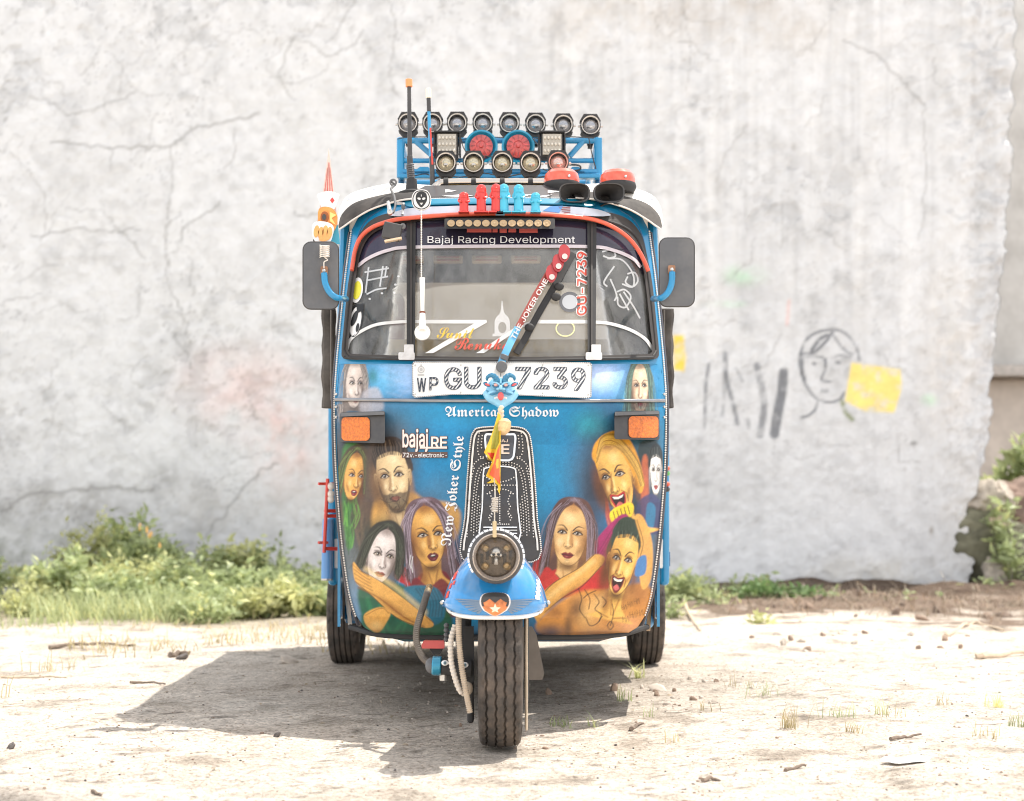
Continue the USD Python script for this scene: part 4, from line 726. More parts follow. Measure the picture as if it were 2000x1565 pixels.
def portrait(cx, cy, w, h, rot=0, skin=SKIN, dark=SKD, light=SKL, hair=lin(70, 48, 42), hair2=lin(120, 92, 84), style='long', mouth='closed', yaw=0.0, lip=lin(120, 40, 44), beard=None, neck=True, side=1, frown=.05, seed=0, lids=None):
    """One airbrushed head of the mural: an anonymous face with its own hair and expression."""
    c, s = math.cos(math.radians(rot)), math.sin(math.radians(rot)); r = np.random.default_rng(900 + seed)
    jx, jy, jm = r.uniform(-.05, .06), r.uniform(-.05, .05), r.uniform(.92, 1.08)
    warp = lambda a, b: (a * jm * (1 + jx * 2 * (b > .2) * (b - .2)), b + jy * math.exp(-((b - .1) / .5) ** 2))
    T = lambda pts: [(cx + (p * w) * c - (q * h) * s, cy + (p * w) * s + (q * h) * c) for p, q in (warp(a, b) for a, b in pts)]
    m = (w + h) / 2; y_ = yaw * .3; deep = tuple(.35 * x for x in dark); hd = tuple(.3 * x for x in hair)
    def soft(a, b, rx, ry, col, al, rr=0.0):
        q = T([(a, b)])[0]; cp.blob(q[0], q[1], rx * w, ry * h, col, al, math.radians(rot + rr))
    def strands(n, f, col, lw=.03, al=.55):
        for k in range(n): cp.line(T(f(r.random(), -1 if k % 2 else 1)), max(.9, m * lw * r.uniform(.5, 1.3)), col[k % len(col)], .9, al)
    soft(0, .1, 2.1, 2.0, lin(34, 30, 32), .75)
    if style == 'long':
        cp.poly(T([(-.1, -1.38), (.6, -1.3), (1.12, -.8), (1.22, -.1), (1.32, .7), (1.42, 1.35), (1.0, 1.55), (.6, 1.2), (-.6, 1.2), (-1.05, 1.6), (-1.4, 1.2), (-1.28, .5), (-1.2, -.2), (-1.05, -.9), (-.6, -1.28)]), hair, 2.2)
    elif style == 'short': cp.poly(T([(0, -1.36), (.6, -1.26), (1.0, -.85), (1.06, -.1), (-1.06, -.1), (-1.0, -.85), (-.6, -1.26)]), hair, 1.8)
    elif style == 'up': cp.poly(T([(-.2, -1.3), (.6, -1.36), (1.25, -1.0), (1.5, -.3), (1.42, .35), (1.05, .6), (.6, 0), (-.9, -.6), (-.8, -1.05)]), hair, 2)
    else: cp.poly(T([(-.3, -1.42), (.4, -1.45), (1.05, -1.1), (1.4, -.4), (1.5, .35), (1.2, .75), (.9, .4), (-.9, .4), (-1.2, .8), (-1.5, .4), (-1.4, -.4), (-1.0, -1.1)]), hair, 2.5)
    if neck:
        cp.poly(T([(-.5, .4), (.5, .4), (.5, 1.25), (1.0, 1.62), (1.5, 1.8), (-1.5, 1.8), (-1.0, 1.62), (-.5, 1.25)]), skin, 2.5); soft(0, .95, .8, .5, deep, .85); soft(-.5 * side, 1.35, .45, .6, dark, .8)
        cp.line(T([(-.2, 1.2), (-.05, 1.65)]), m * .05, dark, 2, .7); cp.line(T([(.3, 1.15), (.08, 1.65)]), m * .05, dark, 2, .7); cp.line(T([(-.9, 1.66), (-.2, 1.74)]), m * .05, dark, 1.5, .7); cp.line(T([(.9, 1.66), (.2, 1.74)]), m * .05, dark, 1.5, .7)
    for sg in (-1, 1):
        if sg * yaw < .25: cp.poly(T([(.84 * sg, -.16), (1.03 * sg, -.22), (1.06 * sg, .05), (.9 * sg, .3)]), skin, 1.2); cp.line(T([(.88 * sg, -.12), (1.0 * sg, -.16), (1.02 * sg, .04), (.9 * sg, .2)]), max(.8, m * .03), deep, .8, .7)
    fc = T([(0, -1.08), (.5, -1.0), (.82, -.66), (.9, -.2), (.85, .22), (.7, .58), (.38, .92), (.0, 1.03), (-.38, .92), (-.7, .58), (-.85, .22), (-.9, -.2), (-.82, -.66), (-.5, -1.0)])
    cp.poly(fc, skin, 1.0)
    # modelling with the airbrush: one side in shade, temples, cheeks, jaw, brow bone
    soft(-.85 * side, .15, .75, 1.15, dark, .9); soft(-1.0 * side, .35, .5, .9, deep, .75); soft(.95 * side, .3, .32, .8, dark, .75)
    soft(0, -1.02, .95, .34, dark, .8); soft(.15 * side, -.6, .5, .3, light, .6); soft(.48 * side + y_, .24, .26, .24, light, .65); soft(-.4 * side + y_, .22, .2, .2, light, .45)
    soft(.62 * side + y_, .5, .2, .34, dark, .6, 25 * side); soft(-.55 * side + y_, .52, .22, .36, deep, .5, -25 * side); soft(0, 1.04, .75, .22, deep, .7); soft(y_, .84, .2, .12, light, .5)
    for sg in (-1, 1):
        e = .4 * sg + y_; soft(e, -.13, .34, .20, dark, .95); soft(e, -.14, .31, .14, lids if lids is not None else deep, .95)
    # nose
    cp.poly(T([(y_ - .05 * side, -.2), (y_ * 1.5 - .06 * side, .26), (y_ * 1.5 - .24 * side, .36), (y_ - .22 * side, .1), (y_ - .16 * side, -.1)]), dark, m * .06, .75)
    soft(y_ * 1.5 + .03 * side, .12, .09, .34, light, .65); soft(y_ * 1.6, .31, .13, .09, light, .6); soft(y_ * 1.5, .43, .26, .08, deep, .75)
    for sg in (-1, 1): soft(y_ * 1.5 + .11 * sg, .375, .085, .045, K, .95); cp.line(T([(y_ * 1.5 + .2 * sg, .26), (y_ * 1.5 + .24 * sg, .34), (y_ * 1.5 + .17 * sg, .4)]), max(.8, m * .03), deep, .8, .7)
    for sg in (-1, 1):
        e = .4 * sg + y_; wd = .225 * (1 - .25 * sg * yaw); up = -.150
        cp.poly(T([(e - wd, -.09), (e - wd * .3, up), (e + wd * .5, up + .01), (e + wd, -.085), (e + wd * .3, -.045), (e - wd * .4, -.045)]), lin(196, 182, 164), .6)
        q = T([(e + yaw * .05, -.105)])[0]; cp.blob(q[0], q[1], .092 * m, .092 * m, lin(58, 40, 30), 1, 0, .55); cp.blob(q[0], q[1], .04 * m, .04 * m, K, 1, 0, .6); cp.blob(q[0] - .028 * m, q[1] - .028 * m, .028 * m, .028 * m, (.85, .85, .85), .9, 0, .5)
        cp.line(T([(e - wd * 1.05, -.085), (e - wd * .35, up - .012), (e + wd * .5, up - .005), (e + wd * 1.1, -.085)]), max(1.1, m * .06), K, .6, .95); cp.line(T([(e - wd, -.08), (e, -.035), (e + wd, -.08)]), max(.8, m * .03), deep, .7, .8)
        cp.line(T([(e - wd, -.2), (e, -.235), (e + wd, -.19)]), max(.8, m * .025), deep, .8, .7)
        bi, bo = -.26 + frown, -.31 - frown * .2
        cp.poly(T([(e - .25 * sg, bi - .035), (e, -.375), (e + .33 * sg, bo), (e, -.33), (e - .25 * sg, bi + .03)]), K, .9, .95)
    if mouth == 'closed':
        cp.poly(T([(y_ - .31, .645), (y_ - .12, .565), (y_, .595), (y_ + .12, .565), (y_ + .31, .645), (y_ + .16, .76), (y_, .785), (y_ - .16, .76)]), lip, .8); cp.line(T([(y_ - .33, .645), (y_ - .1, .655), (y_, .665), (y_ + .1, .655), (y_ + .33, .645)]), max(.9, m * .035), K, .6, .9)
        soft(y_ + .05 * side, .715, .13, .03, tuple(min(1, x * 2.2 + .1) for x in lip), .7); soft(y_, .83, .22, .05, deep, .6)
    elif mouth == 'parted':
        cp.poly(T([(y_ - .3, .64), (y_ - .1, .53), (y_, .56), (y_ + .1, .53), (y_ + .3, .64), (y_ + .16, .8), (y_, .83), (y_ - .16, .8)]), lip, .8); cp.poly(T([(y_ - .2, .645), (y_, .60), (y_ + .2, .645), (y_, .70)]), K, .7); cp.poly(T([(y_ - .12, .63), (y_, .605), (y_ + .12, .63), (y_, .645)]), lin(226, 218, 206), .5)
        soft(y_ + .05 * side, .75, .13, .03, tuple(min(1, x * 2.2 + .1) for x in lip), .7)
    else:
        cp.poly(T([(y_ - .42, .44), (y_ - .12, .47), (y_, .49), (y_ + .12, .47), (y_ + .42, .44), (y_ + .36, .74), (y_ + .12, .95), (y_ - .12, .95), (y_ - .36, .74)]), lip, .8); cp.poly(T([(y_ - .34, .5), (y_, .545), (y_ + .34, .5), (y_ + .28, .73), (y_ + .1, .88), (y_ - .1, .88), (y_ - .28, .73)]), lin(40, 14, 16), .7)
        cp.poly(T([(y_ - .31, .51), (y_, .55), (y_ + .31, .51), (y_ + .24, .585), (y_, .615), (y_ - .24, .585)]), lin(236, 230, 216), .6, smooth=False); cp.poly(T([(y_ - .2, .80), (y_, .70), (y_ + .2, .80), (y_ + .08, .88), (y_ - .08, .88)]), lin(196, 96, 96), .9)
        for sg in (-1, 1): cp.line(T([(y_ + .26 * sg, .38), (y_ + .5 * sg, .5), (y_ + .5 * sg, .74)]), max(.9, m * .035), deep, 1.0, .75)
    if beard is not None:
        cp.poly(T([(-.88, .15), (-.72, .45), (-.45, .5), (-.28, .47), (0, .5), (.28, .47), (.45, .5), (.72, .45), (.88, .15), (.78, .66), (.4, 1.06), (0, 1.16), (-.4, 1.06), (-.78, .66)]), beard, 2.2, .8); cp.poly(T([(-.24, .64), (0, .6), (.24, .64), (0, .73)]), lip, .8); cp.line(T([(-.24, .645), (0, .655), (.24, .645)]), .9, K, .6, .8)
        for k in range(60): a, b = r.uniform(-.75, .75), r.uniform(.5, 1.1); cp.line(T([(a, b), (a * .96, b + .09)]), .9, hd if k % 3 else hair2, .6, .45)
    cp.line(T([(-.88, .05), (-.7, .58), (-.38, .92), (0, 1.03), (.38, .92), (.7, .58), (.88, .05)]), max(1.1, m * .03), deep, .9, .8)
    # hair over the brow, then single strands
    if style in ('long', 'wave'):
        cp.poly(T([(-.02, -1.16), (-.45, -.92), (-.74, -.5), (-.9, .05), (-1.0, .5), (-1.25, .5), (-1.2, -.5), (-.8, -1.2), (-.2, -1.36)]), hair, 1.4); cp.poly(T([(.02, -1.16), (.45, -.92), (.74, -.5), (.9, .05), (1.0, .5), (1.25, .5), (1.2, -.5), (.8, -1.2), (.2, -1.36)]), hair, 1.4)
        lo = 1.6 if style == 'long' else .75
        strands(110, lambda q, sg: [(sg * (.02 + .35 * q), -1.34 + .25 * q), (sg * (.55 + .5 * q), -.92 + .1 * q), (sg * (.86 + .34 * q), -.2), (sg * (.98 + .36 * q + r.normal(0, .05)), lo * r.uniform(.35, 1.0))], [hd, hair2, hd, hair, hair2], .03, .6)
        strands(26, lambda q, sg: [(sg * (.2 + .5 * q), -1.3 + .2 * q), (sg * (1.1 + .25 * q), -.5), (sg * (1.25 + .3 * q + r.normal(0, .12)), .3 * lo), (sg * (1.3 + .5 * q + r.normal(0, .2)), lo * r.uniform(.7, 1.15))], [hair, hair2, hd], .022, .6)
        soft(0, -1.28, .5, .12, hair2, .5)
    elif style == 'short':
        cp.poly(T([(-.9, -.35), (-.74, -.72), (-.3, -.84), (.25, -.86), (.72, -.7), (.9, -.35), (1.02, -.85), (.55, -1.28), (-.5, -1.28), (-1.02, -.85)]), hair, 1.4)
        strands(70, lambda q, sg: [(sg * q * .9, -.78 + .12 * q), (sg * (q * .95 + .05), -1.0), (sg * (q * .85 + .02), -1.26 + .2 * q)], [hd, hair2, hd], .028, .55)
    elif style == 'up':
        cp.poly(T([(-.88, -.4), (-.55, -.92), (0, -1.02), (.55, -.78), (.9, -.2), (1.0, .1), (1.25, -.4), (.9, -1.1), (0, -1.35), (-.8, -1.0)]), hair, 1.4)
        strands(90, lambda q, sg: [(-.85 + .2 * q, -.55 - .35 * q), (-.2, -1.0 - .3 * q), (.6, -.75 - .5 * q), (1.1 + .3 * q, -.1 - .3 * q), (1.2 + .25 * q, .4)], [hd, hair2, lin(120, 70, 20), hair2], .026, .5)

for q in [(735, 985, 90, 120, (40, 36, 36), .8), (700, 900, 60, 80, (44, 46, 36), .8), (800, 1000, 90, 60, (66, 54, 44), .6), (885, 1120, 40, 90, (50, 30, 36), .7), (1085, 1150, 60, 60, (70, 30, 34), .5), (1160, 960, 46, 70, (44, 44, 54), .8), (1180, 1060, 50, 60, (70, 30, 54), .5), (1240, 1010, 50, 90, (40, 40, 44), .8), (1200, 870, 60, 40, (44, 52, 60), .8), (960, 800, 240, 60, (40, 158, 196), .5), (1000, 930, 170, 140, (44, 160, 200), .4)]:
    air(q[0], q[1], q[2], q[3], lin(*q[4]), q[5])
# left side of the cowl
portrait(692, 752, 20, 44, 2, lin(206, 190, 178), lin(120, 104, 98), lin(232, 222, 214), lin(120, 108, 100), lin(176, 164, 156), 'long', yaw=.6, neck=False, side=-1, seed=1)
cp.poly([(708, 768), (738, 758), (748, 800), (706, 806)], lin(176, 172, 176), 5, .8); air(728, 735, 16, 26, lin(40, 110, 110), .8)
for k in range(60):
    x = rng.uniform(662, 738); y = rng.uniform(870, 990); cp.line([(x, y), (x + rng.normal(0, 6), y + 40), (x + rng.normal(0, 10), y + 90)], rng.uniform(2, 6), lin(84, 66, 56) if k % 2 else lin(110, 92, 74), 2.5, .35)
cp.poly([(676, 866), (704, 872), (720, 905), (700, 960), (684, 1010), (690, 1060), (678, 1070), (670, 1000), (668, 900)], lin(66, 128, 56), 4, .85)
for k in range(30):
    x = rng.uniform(672, 700); y = rng.uniform(880, 1040); cp.line([(x, y), (x + 3, y + 20), (x + rng.normal(0, 5), y + 44)], 2.4, lin(104, 168, 70) if k % 2 else lin(30, 74, 38), 1.5, .5)
portrait(691, 932, 21, 44, 8, SKIN, SKD, SKL, lin(74, 62, 40), lin(120, 140, 70), 'wave', 'parted', yaw=.7, neck=False, side=-1, seed=2)
cp.poly([(716, 880), (736, 872), (742, 960), (738, 1040), (716, 1030), (710, 950)], lin(82, 66, 56), 7, .9)
# bare shouldered man, upper middle
cp.poly([(738, 972), (800, 960), (830, 976), (882, 984), (900, 1010), (880, 1060), (790, 1070), (730, 1040)], SKIN, 6, .95); air(780, 1020, 60, 50, SKL, .6); air(845, 1000, 40, 24, SKD, .35)
portrait(768, 934, 34, 60, -8, lin(214, 186, 140), lin(140, 104, 70), lin(236, 216, 176), lin(58, 48, 42), lin(110, 92, 76), 'short', yaw=-.2, beard=lin(62, 50, 42), lip=lin(126, 76, 62), frown=.05, side=1, seed=3)
for pts in [[(772, 978), (780, 992), (776, 1000), (790, 996)], [(786, 975), (796, 985), (792, 998)], [(760, 985), (766, 996), (774, 990)], [(742, 974), (758, 982), (770, 978)]]: cp.line(pts, 1.5, K, .8, .6)
# woman with lilac brown hair
cp.poly([(800, 1100), (860, 1090), (900, 1110), (905, 1200), (800, 1190)], lin(120, 34, 44), 4, .95); cp.poly([(776, 1108), (800, 1112), (842, 1150), (800, 1145), (772, 1130)], lin(178, 44, 50), 2.5)
portrait(836, 1050, 38, 57, -7, SKIN, SKD, SKL, lin(96, 74, 80), lin(176, 158, 172), 'long', 'parted', yaw=.45, lip=lin(92, 22, 32), seed=4)
cp.poly([(800, 1150), (812, 1128), (838, 1146), (862, 1130), (880, 1150), (880, 1190), (800, 1190)], lin(110, 28, 40), 2.5, .95)
for p in [[(802, 1085), (800, 1100), (803, 1110)], [(806, 1088), (804, 1104), (806, 1118)]]: cp.line(p, 1.6, lin(226, 226, 224), .7, .8)
# pale man with dark hair
cp.poly([(700, 1150), (740, 1130), (800, 1150), (880, 1200), (860, 1245), (720, 1245), (705, 1200)], lin(30, 88, 58), 5, .95)
for k in range(16):
    x = rng.uniform(715, 850); cp.line([(x, 1170), (x + rng.normal(0, 8), 1205), (x + rng.normal(0, 12), 1240)], rng.uniform(3, 9), lin(20, 58, 42) if k % 2 else lin(50, 130, 86), 4, .45)
air(745, 1040, 52, 50, lin(44, 60, 46), .9)
portrait(746, 1088, 32, 50, 12, lin(214, 202, 196), lin(128, 112, 106), lin(238, 230, 226), lin(40, 40, 36), lin(74, 80, 66), 'wave', yaw=.3, lip=lin(138, 66, 60), neck=False, frown=.07, side=-1, seed=5)
# crossing arms and blue sleeve
cp.poly([(790, 1148), (846, 1146), (868, 1172), (866, 1210), (838, 1222), (812, 1200), (800, 1180)], lin(34, 104, 128), 2.5)
for k in range(7): cp.line([(812 + k * 7, 1150), (828 + k * 6, 1175), (826 + k * 6, 1204)], 2.4, lin(14, 50, 70), 2, .6)
cp.poly([(690, 1098), (706, 1116), (740, 1134), (790, 1170), (846, 1216), (826, 1226), (774, 1206), (722, 1160), (694, 1136)], SKIN, 1.6); cp.line([(706, 1116), (740, 1134), (790, 1170), (846, 1216)], 1.6, K, .8, .75); cp.line([(694, 1136), (722, 1160), (774, 1206), (826, 1226)], 1.6, K, .8, .75); air(770, 1190, 60, 12, SKD, .6, .65); cp.line([(700, 1148), (740, 1168), (790, 1206), (828, 1224)], 3, SKD, 2, .7); cp.line([(716, 1112), (770, 1146), (830, 1196)], 9, SKL, 6, .5)
for a in range(5): cp.line([(688 + a * 2, 1102 + a * 9), (704 + a * 3, 1116 + a * 8), (720 + a * 2, 1126 + a * 7)], 1.4, SKD, .9, .7)
cp.poly([(712, 1200), (742, 1186), (762, 1196), (756, 1214), (738, 1236), (716, 1222)], SKIN, 2); cp.line([(714, 1202), (744, 1188), (760, 1198)], 1.5, SKD, .9, .7)
air(735, 1222, 18, 14, SKL, .5)

# right side of the cowl
portrait(1250, 760, 19, 46, 0, lin(214, 186, 156), lin(128, 100, 80), lin(236, 214, 188), lin(72, 84, 74), lin(116, 150, 134), 'long', yaw=.1, neck=False, beard=lin(104, 84, 70), frown=.06, seed=6)
cp.poly([(1250, 865), (1282, 862), (1288, 905), (1262, 916), (1248, 900)], lin(38, 50, 50), 3, .9); cp.poly([(1254, 900), (1266, 900), (1266, 1000), (1252, 1000)], lin(206, 104, 58), 3, .8)
portrait(1281, 924, 12, 42, 0, lin(226, 222, 216), lin(150, 146, 144), lin(242, 240, 236), lin(36, 40, 40), lin(70, 80, 80), 'short', neck=False, lip=lin(150, 70, 70), side=-1, seed=7)
cp.poly([(1244, 985), (1272, 965), (1292, 985), (1290, 1040), (1250, 1035)], lin(56, 60, 100), 3, .9); cp.poly([(1264, 985), (1280, 990), (1276, 1030), (1262, 1035)], lin(44, 118, 156), 2, .8)
for k in range(7): cp.line([(1190 - k * 1.5, 960 + k), (1184 + k, 1000), (1192 + k * 3, 1040)], 4, (lin(196, 66, 56), lin(226, 140, 120), lin(170, 50, 60))[k % 3], 2, .7)
portrait(1203, 934, 33, 66, -14, lin(232, 180, 92), SKD, lin(250, 222, 150), lin(222, 156, 50), lin(244, 196, 92), 'up', 'open', -.45, lip=lin(176, 46, 48), side=1, seed=8)
cp.poly([(1192, 1000), (1226, 982), (1238, 990), (1230, 1012), (1200, 1024)], lin(232, 200, 50), 1.4)
for k in range(5): cp.line([(1198 + k * 7, 1000 - k * 3), (1202 + k * 7, 1016 - k * 3)], 2.0, K, .7, .8)
cp.poly([(1040, 1104), (1064, 1080), (1100, 1098), (1140, 1100), (1172, 1096), (1190, 1120), (1180, 1150), (1060, 1156)], lin(196, 48, 46), 2.5)
air(1062, 1090, 30, 30, lin(140, 30, 56), .7)
cp.poly([(1150, 1080), (1176, 1040), (1212, 1006), (1228, 1012), (1206, 1050), (1190, 1096), (1172, 1104)], lin(158, 42, 98), 2)
for k in range(5): cp.line([(1162 + k * 7, 1090 - k * 2), (1186 + k * 6, 1050), (1206 + k * 4, 1016)], 2, lin(104, 20, 62), 1.5, .5)
portrait(1114, 1048, 38, 56, 6, lin(222, 178, 118), lin(160, 110, 62), lin(240, 212, 160), lin(86, 58, 52), lin(150, 132, 142), 'long', yaw=-.15, lip=lin(116, 36, 40), frown=.06, side=-1, seed=9)
cp.poly([(1046, 1170), (1064, 1110), (1086, 1122), (1114, 1148), (1142, 1122), (1168, 1112), (1190, 1150), (1120, 1165)], lin(190, 44, 44), 2, .97); cp.line([(1086, 1122), (1114, 1148), (1142, 1122)], 1.6, K, .8, .7)
cp.poly([(1040, 1180), (1080, 1140), (1130, 1110), (1160, 1084), (1180, 1088), (1176, 1104), (1140, 1140), (1100, 1166), (1060, 1204), (1050, 1216)], SKIN, 2); cp.line([(1044, 1180), (1080, 1140), (1130, 1110), (1160, 1084)], 1.8, K, .8, .75); air(1110, 1160, 60, 10, SKD, .6, -.65); cp.line([(1064, 1196), (1096, 1170), (1136, 1146), (1174, 1106)], 2.0, K, 1.0, .7); cp.line([(1060, 1176), (1110, 1136), (1160, 1096)], 8, SKL, 6, .5)
cp.poly([(1050, 1214), (1120, 1160), (1190, 1150), (1260, 1140), (1276, 1180), (1258, 1226), (1220, 1244), (1110, 1246), (1060, 1240)], lin(206, 142, 66), 5, .97)
air(1075, 1236, 50, 26, lin(70, 66, 80), .9); air(1250, 1160, 40, 60, lin(150, 92, 44), .7); air(1160, 1240, 90, 16, lin(120, 84, 60), .8); air(1146, 1200, 40, 46, SKL, .4); air(1085, 1196, 26, 20, SKD, .6)
air(1125, 1190, 26, 40, lin(90, 60, 44), .8, .25); air(1110, 1226, 14, 40, lin(70, 56, 50), .7); air(1180, 1180, 40, 30, SKL, .5); air(1230, 1222, 44, 26, lin(226, 160, 110), .7)
portrait(1216, 1098, 32, 64, 12, lin(228, 178, 92), SKD, SKL, lin(46, 58, 48), lin(84, 100, 84), 'short', 'open', -.2, lip=lin(110, 42, 36), seed=10)
cp.poly([(1196, 1040), (1212, 1014), (1234, 1012), (1248, 1044), (1222, 1036)], lin(44, 58, 48), 1.6)
for k in range(6): cp.line([(1204 + k * 7, 1036), (1210 + k * 5, 1018)], 1.6, lin(26, 48, 32), .8, .6)
cp.poly([(1240, 1010), (1256, 1010), (1274, 1060), (1272, 1130), (1254, 1150), (1246, 1090), (1252, 1060)], SKIN, 2, .95); cp.line([(1244, 1016), (1256, 1058), (1250, 1090)], 1.8, K, 1, .6); cp.poly([(1246, 1092), (1262, 1086), (1260, 1120), (1240, 1124)], lin(66, 116, 168), 1.8)
# ornamental ink on the bare skin
for pts in [[(1130, 1150), (1136, 1170), (1132, 1190), (1142, 1206)], [(1142, 1152), (1152, 1170), (1150, 1190)], [(1160, 1160), (1170, 1176), (1162, 1190), (1174, 1200), (1170, 1214)], [(1176, 1166), (1184, 1176), (1178, 1186)], [(1144, 1206), (1152, 1222), (1166, 1218), (1176, 1204)], [(1196, 1180), (1198, 1200), (1192, 1222)], [(1140, 1168), (1150, 1160), (1164, 1154)], [(1186, 1222), (1192, 1230), (1198, 1222), (1192, 1214), (1186, 1222)]]:
    cp.line(pts, 2.2, K, .9, .75)
for x, y, s in [(1214, 1182, 9), (1226, 1176, 9), (1238, 1170, 10), (1216, 1204, 11), (1230, 1196, 11), (1244, 1192, 11)]:
    for pts in ([(x, y), (x + 1, y + s)], [(x + s * .45, y - 1), (x + s * .5, y + s - 1)], [(x, y + s * .5), (x + s * .5, y + s * .45)], [(x + s * .65, y + s), (x + s * .9, y - 1), (x + s * 1.15, y + s - 1)]): cp.line(pts, 1.1, K, .7, .7)
grain = rng.normal(0, 1, len(u)); cp.C *= np.clip(1 + .055 * grain + .20 * (meshkit.fbm(pu * 16, 3, 77) - .5) + .16 * (meshkit.fbm(pu * 4, 3, 78) - .5), .6, 1.4)[:, None]
# road film along the lower edge
low = np.clip((v - 1205) / 45, 0, 1) * (.3 + .9 * meshkit.fbm(pu * 5, 4, 8)); cp.C = cp.C * (1 - .5 * low[:, None]) + np.array(lin(84, 84, 88)) * .5 * low[:, None]
# cowl as a closed shell: front sheet, rim and an inner sheet
gi = grid_mesh(nu, nv); inner = pos + np.array([0, .012, 0]); n0 = len(pos)
rim = np.concatenate([np.arange(nv - 1), (nv - 1) + nv * np.arange(nu - 1), (nu * nv - 1) - np.arange(nv - 1), nv * (nu - 1 - np.arange(nu - 1))])
k = np.arange(len(rim)); k2 = (k + 1) % len(rim)
coarse = np.vstack([np.c_[rim[k], n0 + rim[k], n0 + rim[k2]], np.c_[rim[k], n0 + rim[k2], rim[k2]]])
cow_mat = paint_mat('airbrushed_paint', .35, coat=.22, nvar=.12, nscale=70, spec=.35)
cowl = add('cowl', (np.vstack([pos, inner]), np.vstack([gi, gi[:, ::-1] + n0, coarse])), cow_mat, color=np.vstack([cp.C, cp.C * .3]), label='front panel airbrushed with portraits')

# lettering on the cowl
add('lettering', decal(fit(glyphs('American Shadow', 'f', 1), 870, 794, 1091, 819), .001), m_sticker, parent=cowl, label='white blackletter words American Shadow')
g = affinity.rotate(glyphs('New Joker Style', 'f', 1), 90, origin=(0, 0))
def fit_rot(text_g, x0, y0, x1, y1):
    q = affinity.rotate(text_g, 90, origin=(0, 0)); return fit(q, x0, y0, x1, y1)
g = fit_rot(glyphs('New Joker Style', 'f', 1), 0, 852, 26, 1066)
g = affinity.affine_transform(g, [1, -.125, 0, 1, 882 + .125 * 852 + 4, 0])
add('lettering', decal(g, .001), m_sticker, parent=cowl, label='white blackletter words New Joker Style running upwards')
logo = unary_union([fit(text_poly('bajaj', 1, True), 786, 838, 836, 883), fit(text_poly('RE', 1, True), 842, 853, 873, 876), sbox(820, 873, 873, 876.5)])
add('logo', decal(logo.buffer(1.3), .0008), M('logo_shadow', lin(92, 70, 62), .5), parent=cowl); add('logo', decal(logo, .0026), M('logo_print', lin(226, 206, 196), .4), parent=cowl, label='pale bajaj RE lettering')
add('logo', decal(sbox(785, 883, 874, 894.5), .0008), M('logo_shadow'), parent=cowl); add('logo', decal(fit(text_poly('72v.-electronic-', 1), 787, 884.5, 873, 893.5), .0026), m_sticker, parent=cowl)

# moulding, plate and indicators
add('trim_strip', skin_tube([(655, 781), (700, 781), (800, 782.5), (977, 783.5), (1150, 783.5), (1250, 783), (1298, 783)], .0052, .004), M('moulding', (.30, .30, .31), .28, .9, var=.1), label='dull chrome moulding across the cowl')
plate_o = poly([(806, 712), (809, 708), (978, 708), (1151, 709), (1155, 713), (1154, 774), (1150, 777), (1060, 773), (978, 769.5), (880, 770), (811, 775.5), (807, 772)], smooth=False).buffer(1.5)
plate = add('number_plate', decal(plate_o, .012, .0025), m_white, label='white number plate reading WP GU 7239')
rope = M('rope_ink', lin(52, 58, 70), .5)
def roped(g, w=2.0, step=6.6, slope=.75):
    b = g.bounds; stripes = [Polygon([(x, b[3]), (x + 3.3, b[3]), (x + 3.3 + (b[3] - b[1]) * slope, b[1]), (x + (b[3] - b[1]) * slope, b[1])]) for x in np.arange(b[0] - (b[3] - b[1]) * slope - 5, b[2] + 5, step)]
    edge = g.buffer(.6).difference(g.buffer(-.6)); return unary_union([edge, unary_union(stripes).intersection(g)])
for txt, r in [('W', (815, 739, 832, 765)), ('P', (839, 737, 856, 762)), ('G', (868, 718, 902, 761)), ('U', (907, 717, 940, 760)), ('7', (1007, 717, 1037, 760)), ('2', (1043, 717, 1073, 760)), ('3', (1080, 717, 1109, 760)), ('9', (1116, 718, 1144, 763))]:
    g = fit(text_poly(txt, 1, len(txt) and r[2] - r[0] > 20), *r); add('plate_character', decal(roped(g), .0146, .001, 60), rope, parent=plate)
crest = unary_union([ellp(822.5, 722, 7, 7).difference(ellp(822.5, 722, 5, 5)), ellp(822.5, 722, 3, 3.4), sbox(816, 731, 829, 734), sbox(821, 712, 824, 716)])
add('crest', decal(crest, .0146, .001, 60), M('crest_print', lin(176, 174, 172), .6), parent=plate)
for q in [(811, 714), (811, 770), (900, 713.5), (900, 766), (1060, 713), (1060, 768), (1149, 714), (1149, 771)]:
    c = on_skin(*q, .015); add('bolt', lathe([(0, 0), (.0026, 0), (.002, .002), (0, .0026)], c, (0, -1, 0), 10), m_steel, parent=plate)
ring = np.array(plate_o.buffer(-1.2).exterior.coords); rp = LineString(ring); rs = [rp.interpolate(s) for s in np.arange(0, rp.length, 4.2)]
add('rope_border', cat([rbox(*on_skin(q.x, q.y, .0155), .0042, .002, .0018, .0006, R(35, (0, 1, 0)), 0) for q in rs]), rope, parent=plate, kind='stuff')

def indicator(x0, x1, y0, y1, lx0, lx1, ly0, ly1, slant):
    hp = Polygon([(x0, y0 + slant), (x1, y0), (x1, y1), (x0, y1 - 2)]).buffer(-4).buffer(4)
    h = add('indicator', decal(hp, .004, .034, 18), m_black, label='black indicator housing with amber lens')
    lp = rrect(lx0, ly0, lx1, ly1, 8)
    add('lens', decal(lp, .037, .004, 10), M('amber_lens', lin(206, 106, 14), .3, coat=.35, var=.35, scale=150, bump=.5, bscale=420), parent=h)
    add('hood', decal(Polygon([(x0 + 1, y0 + slant + 1), (x1 - 1, y0 + 1), (x1 - 1, y0 + 7), (x0 + 1, y0 + slant + 8)]), .036, .012, 18), m_grey, parent=h)
indicator(664, 752, 803, 866, 667, 722, 815, 861, 3)
indicator(1200, 1288, 802, 860, 1228, 1286, 813, 855, 2)

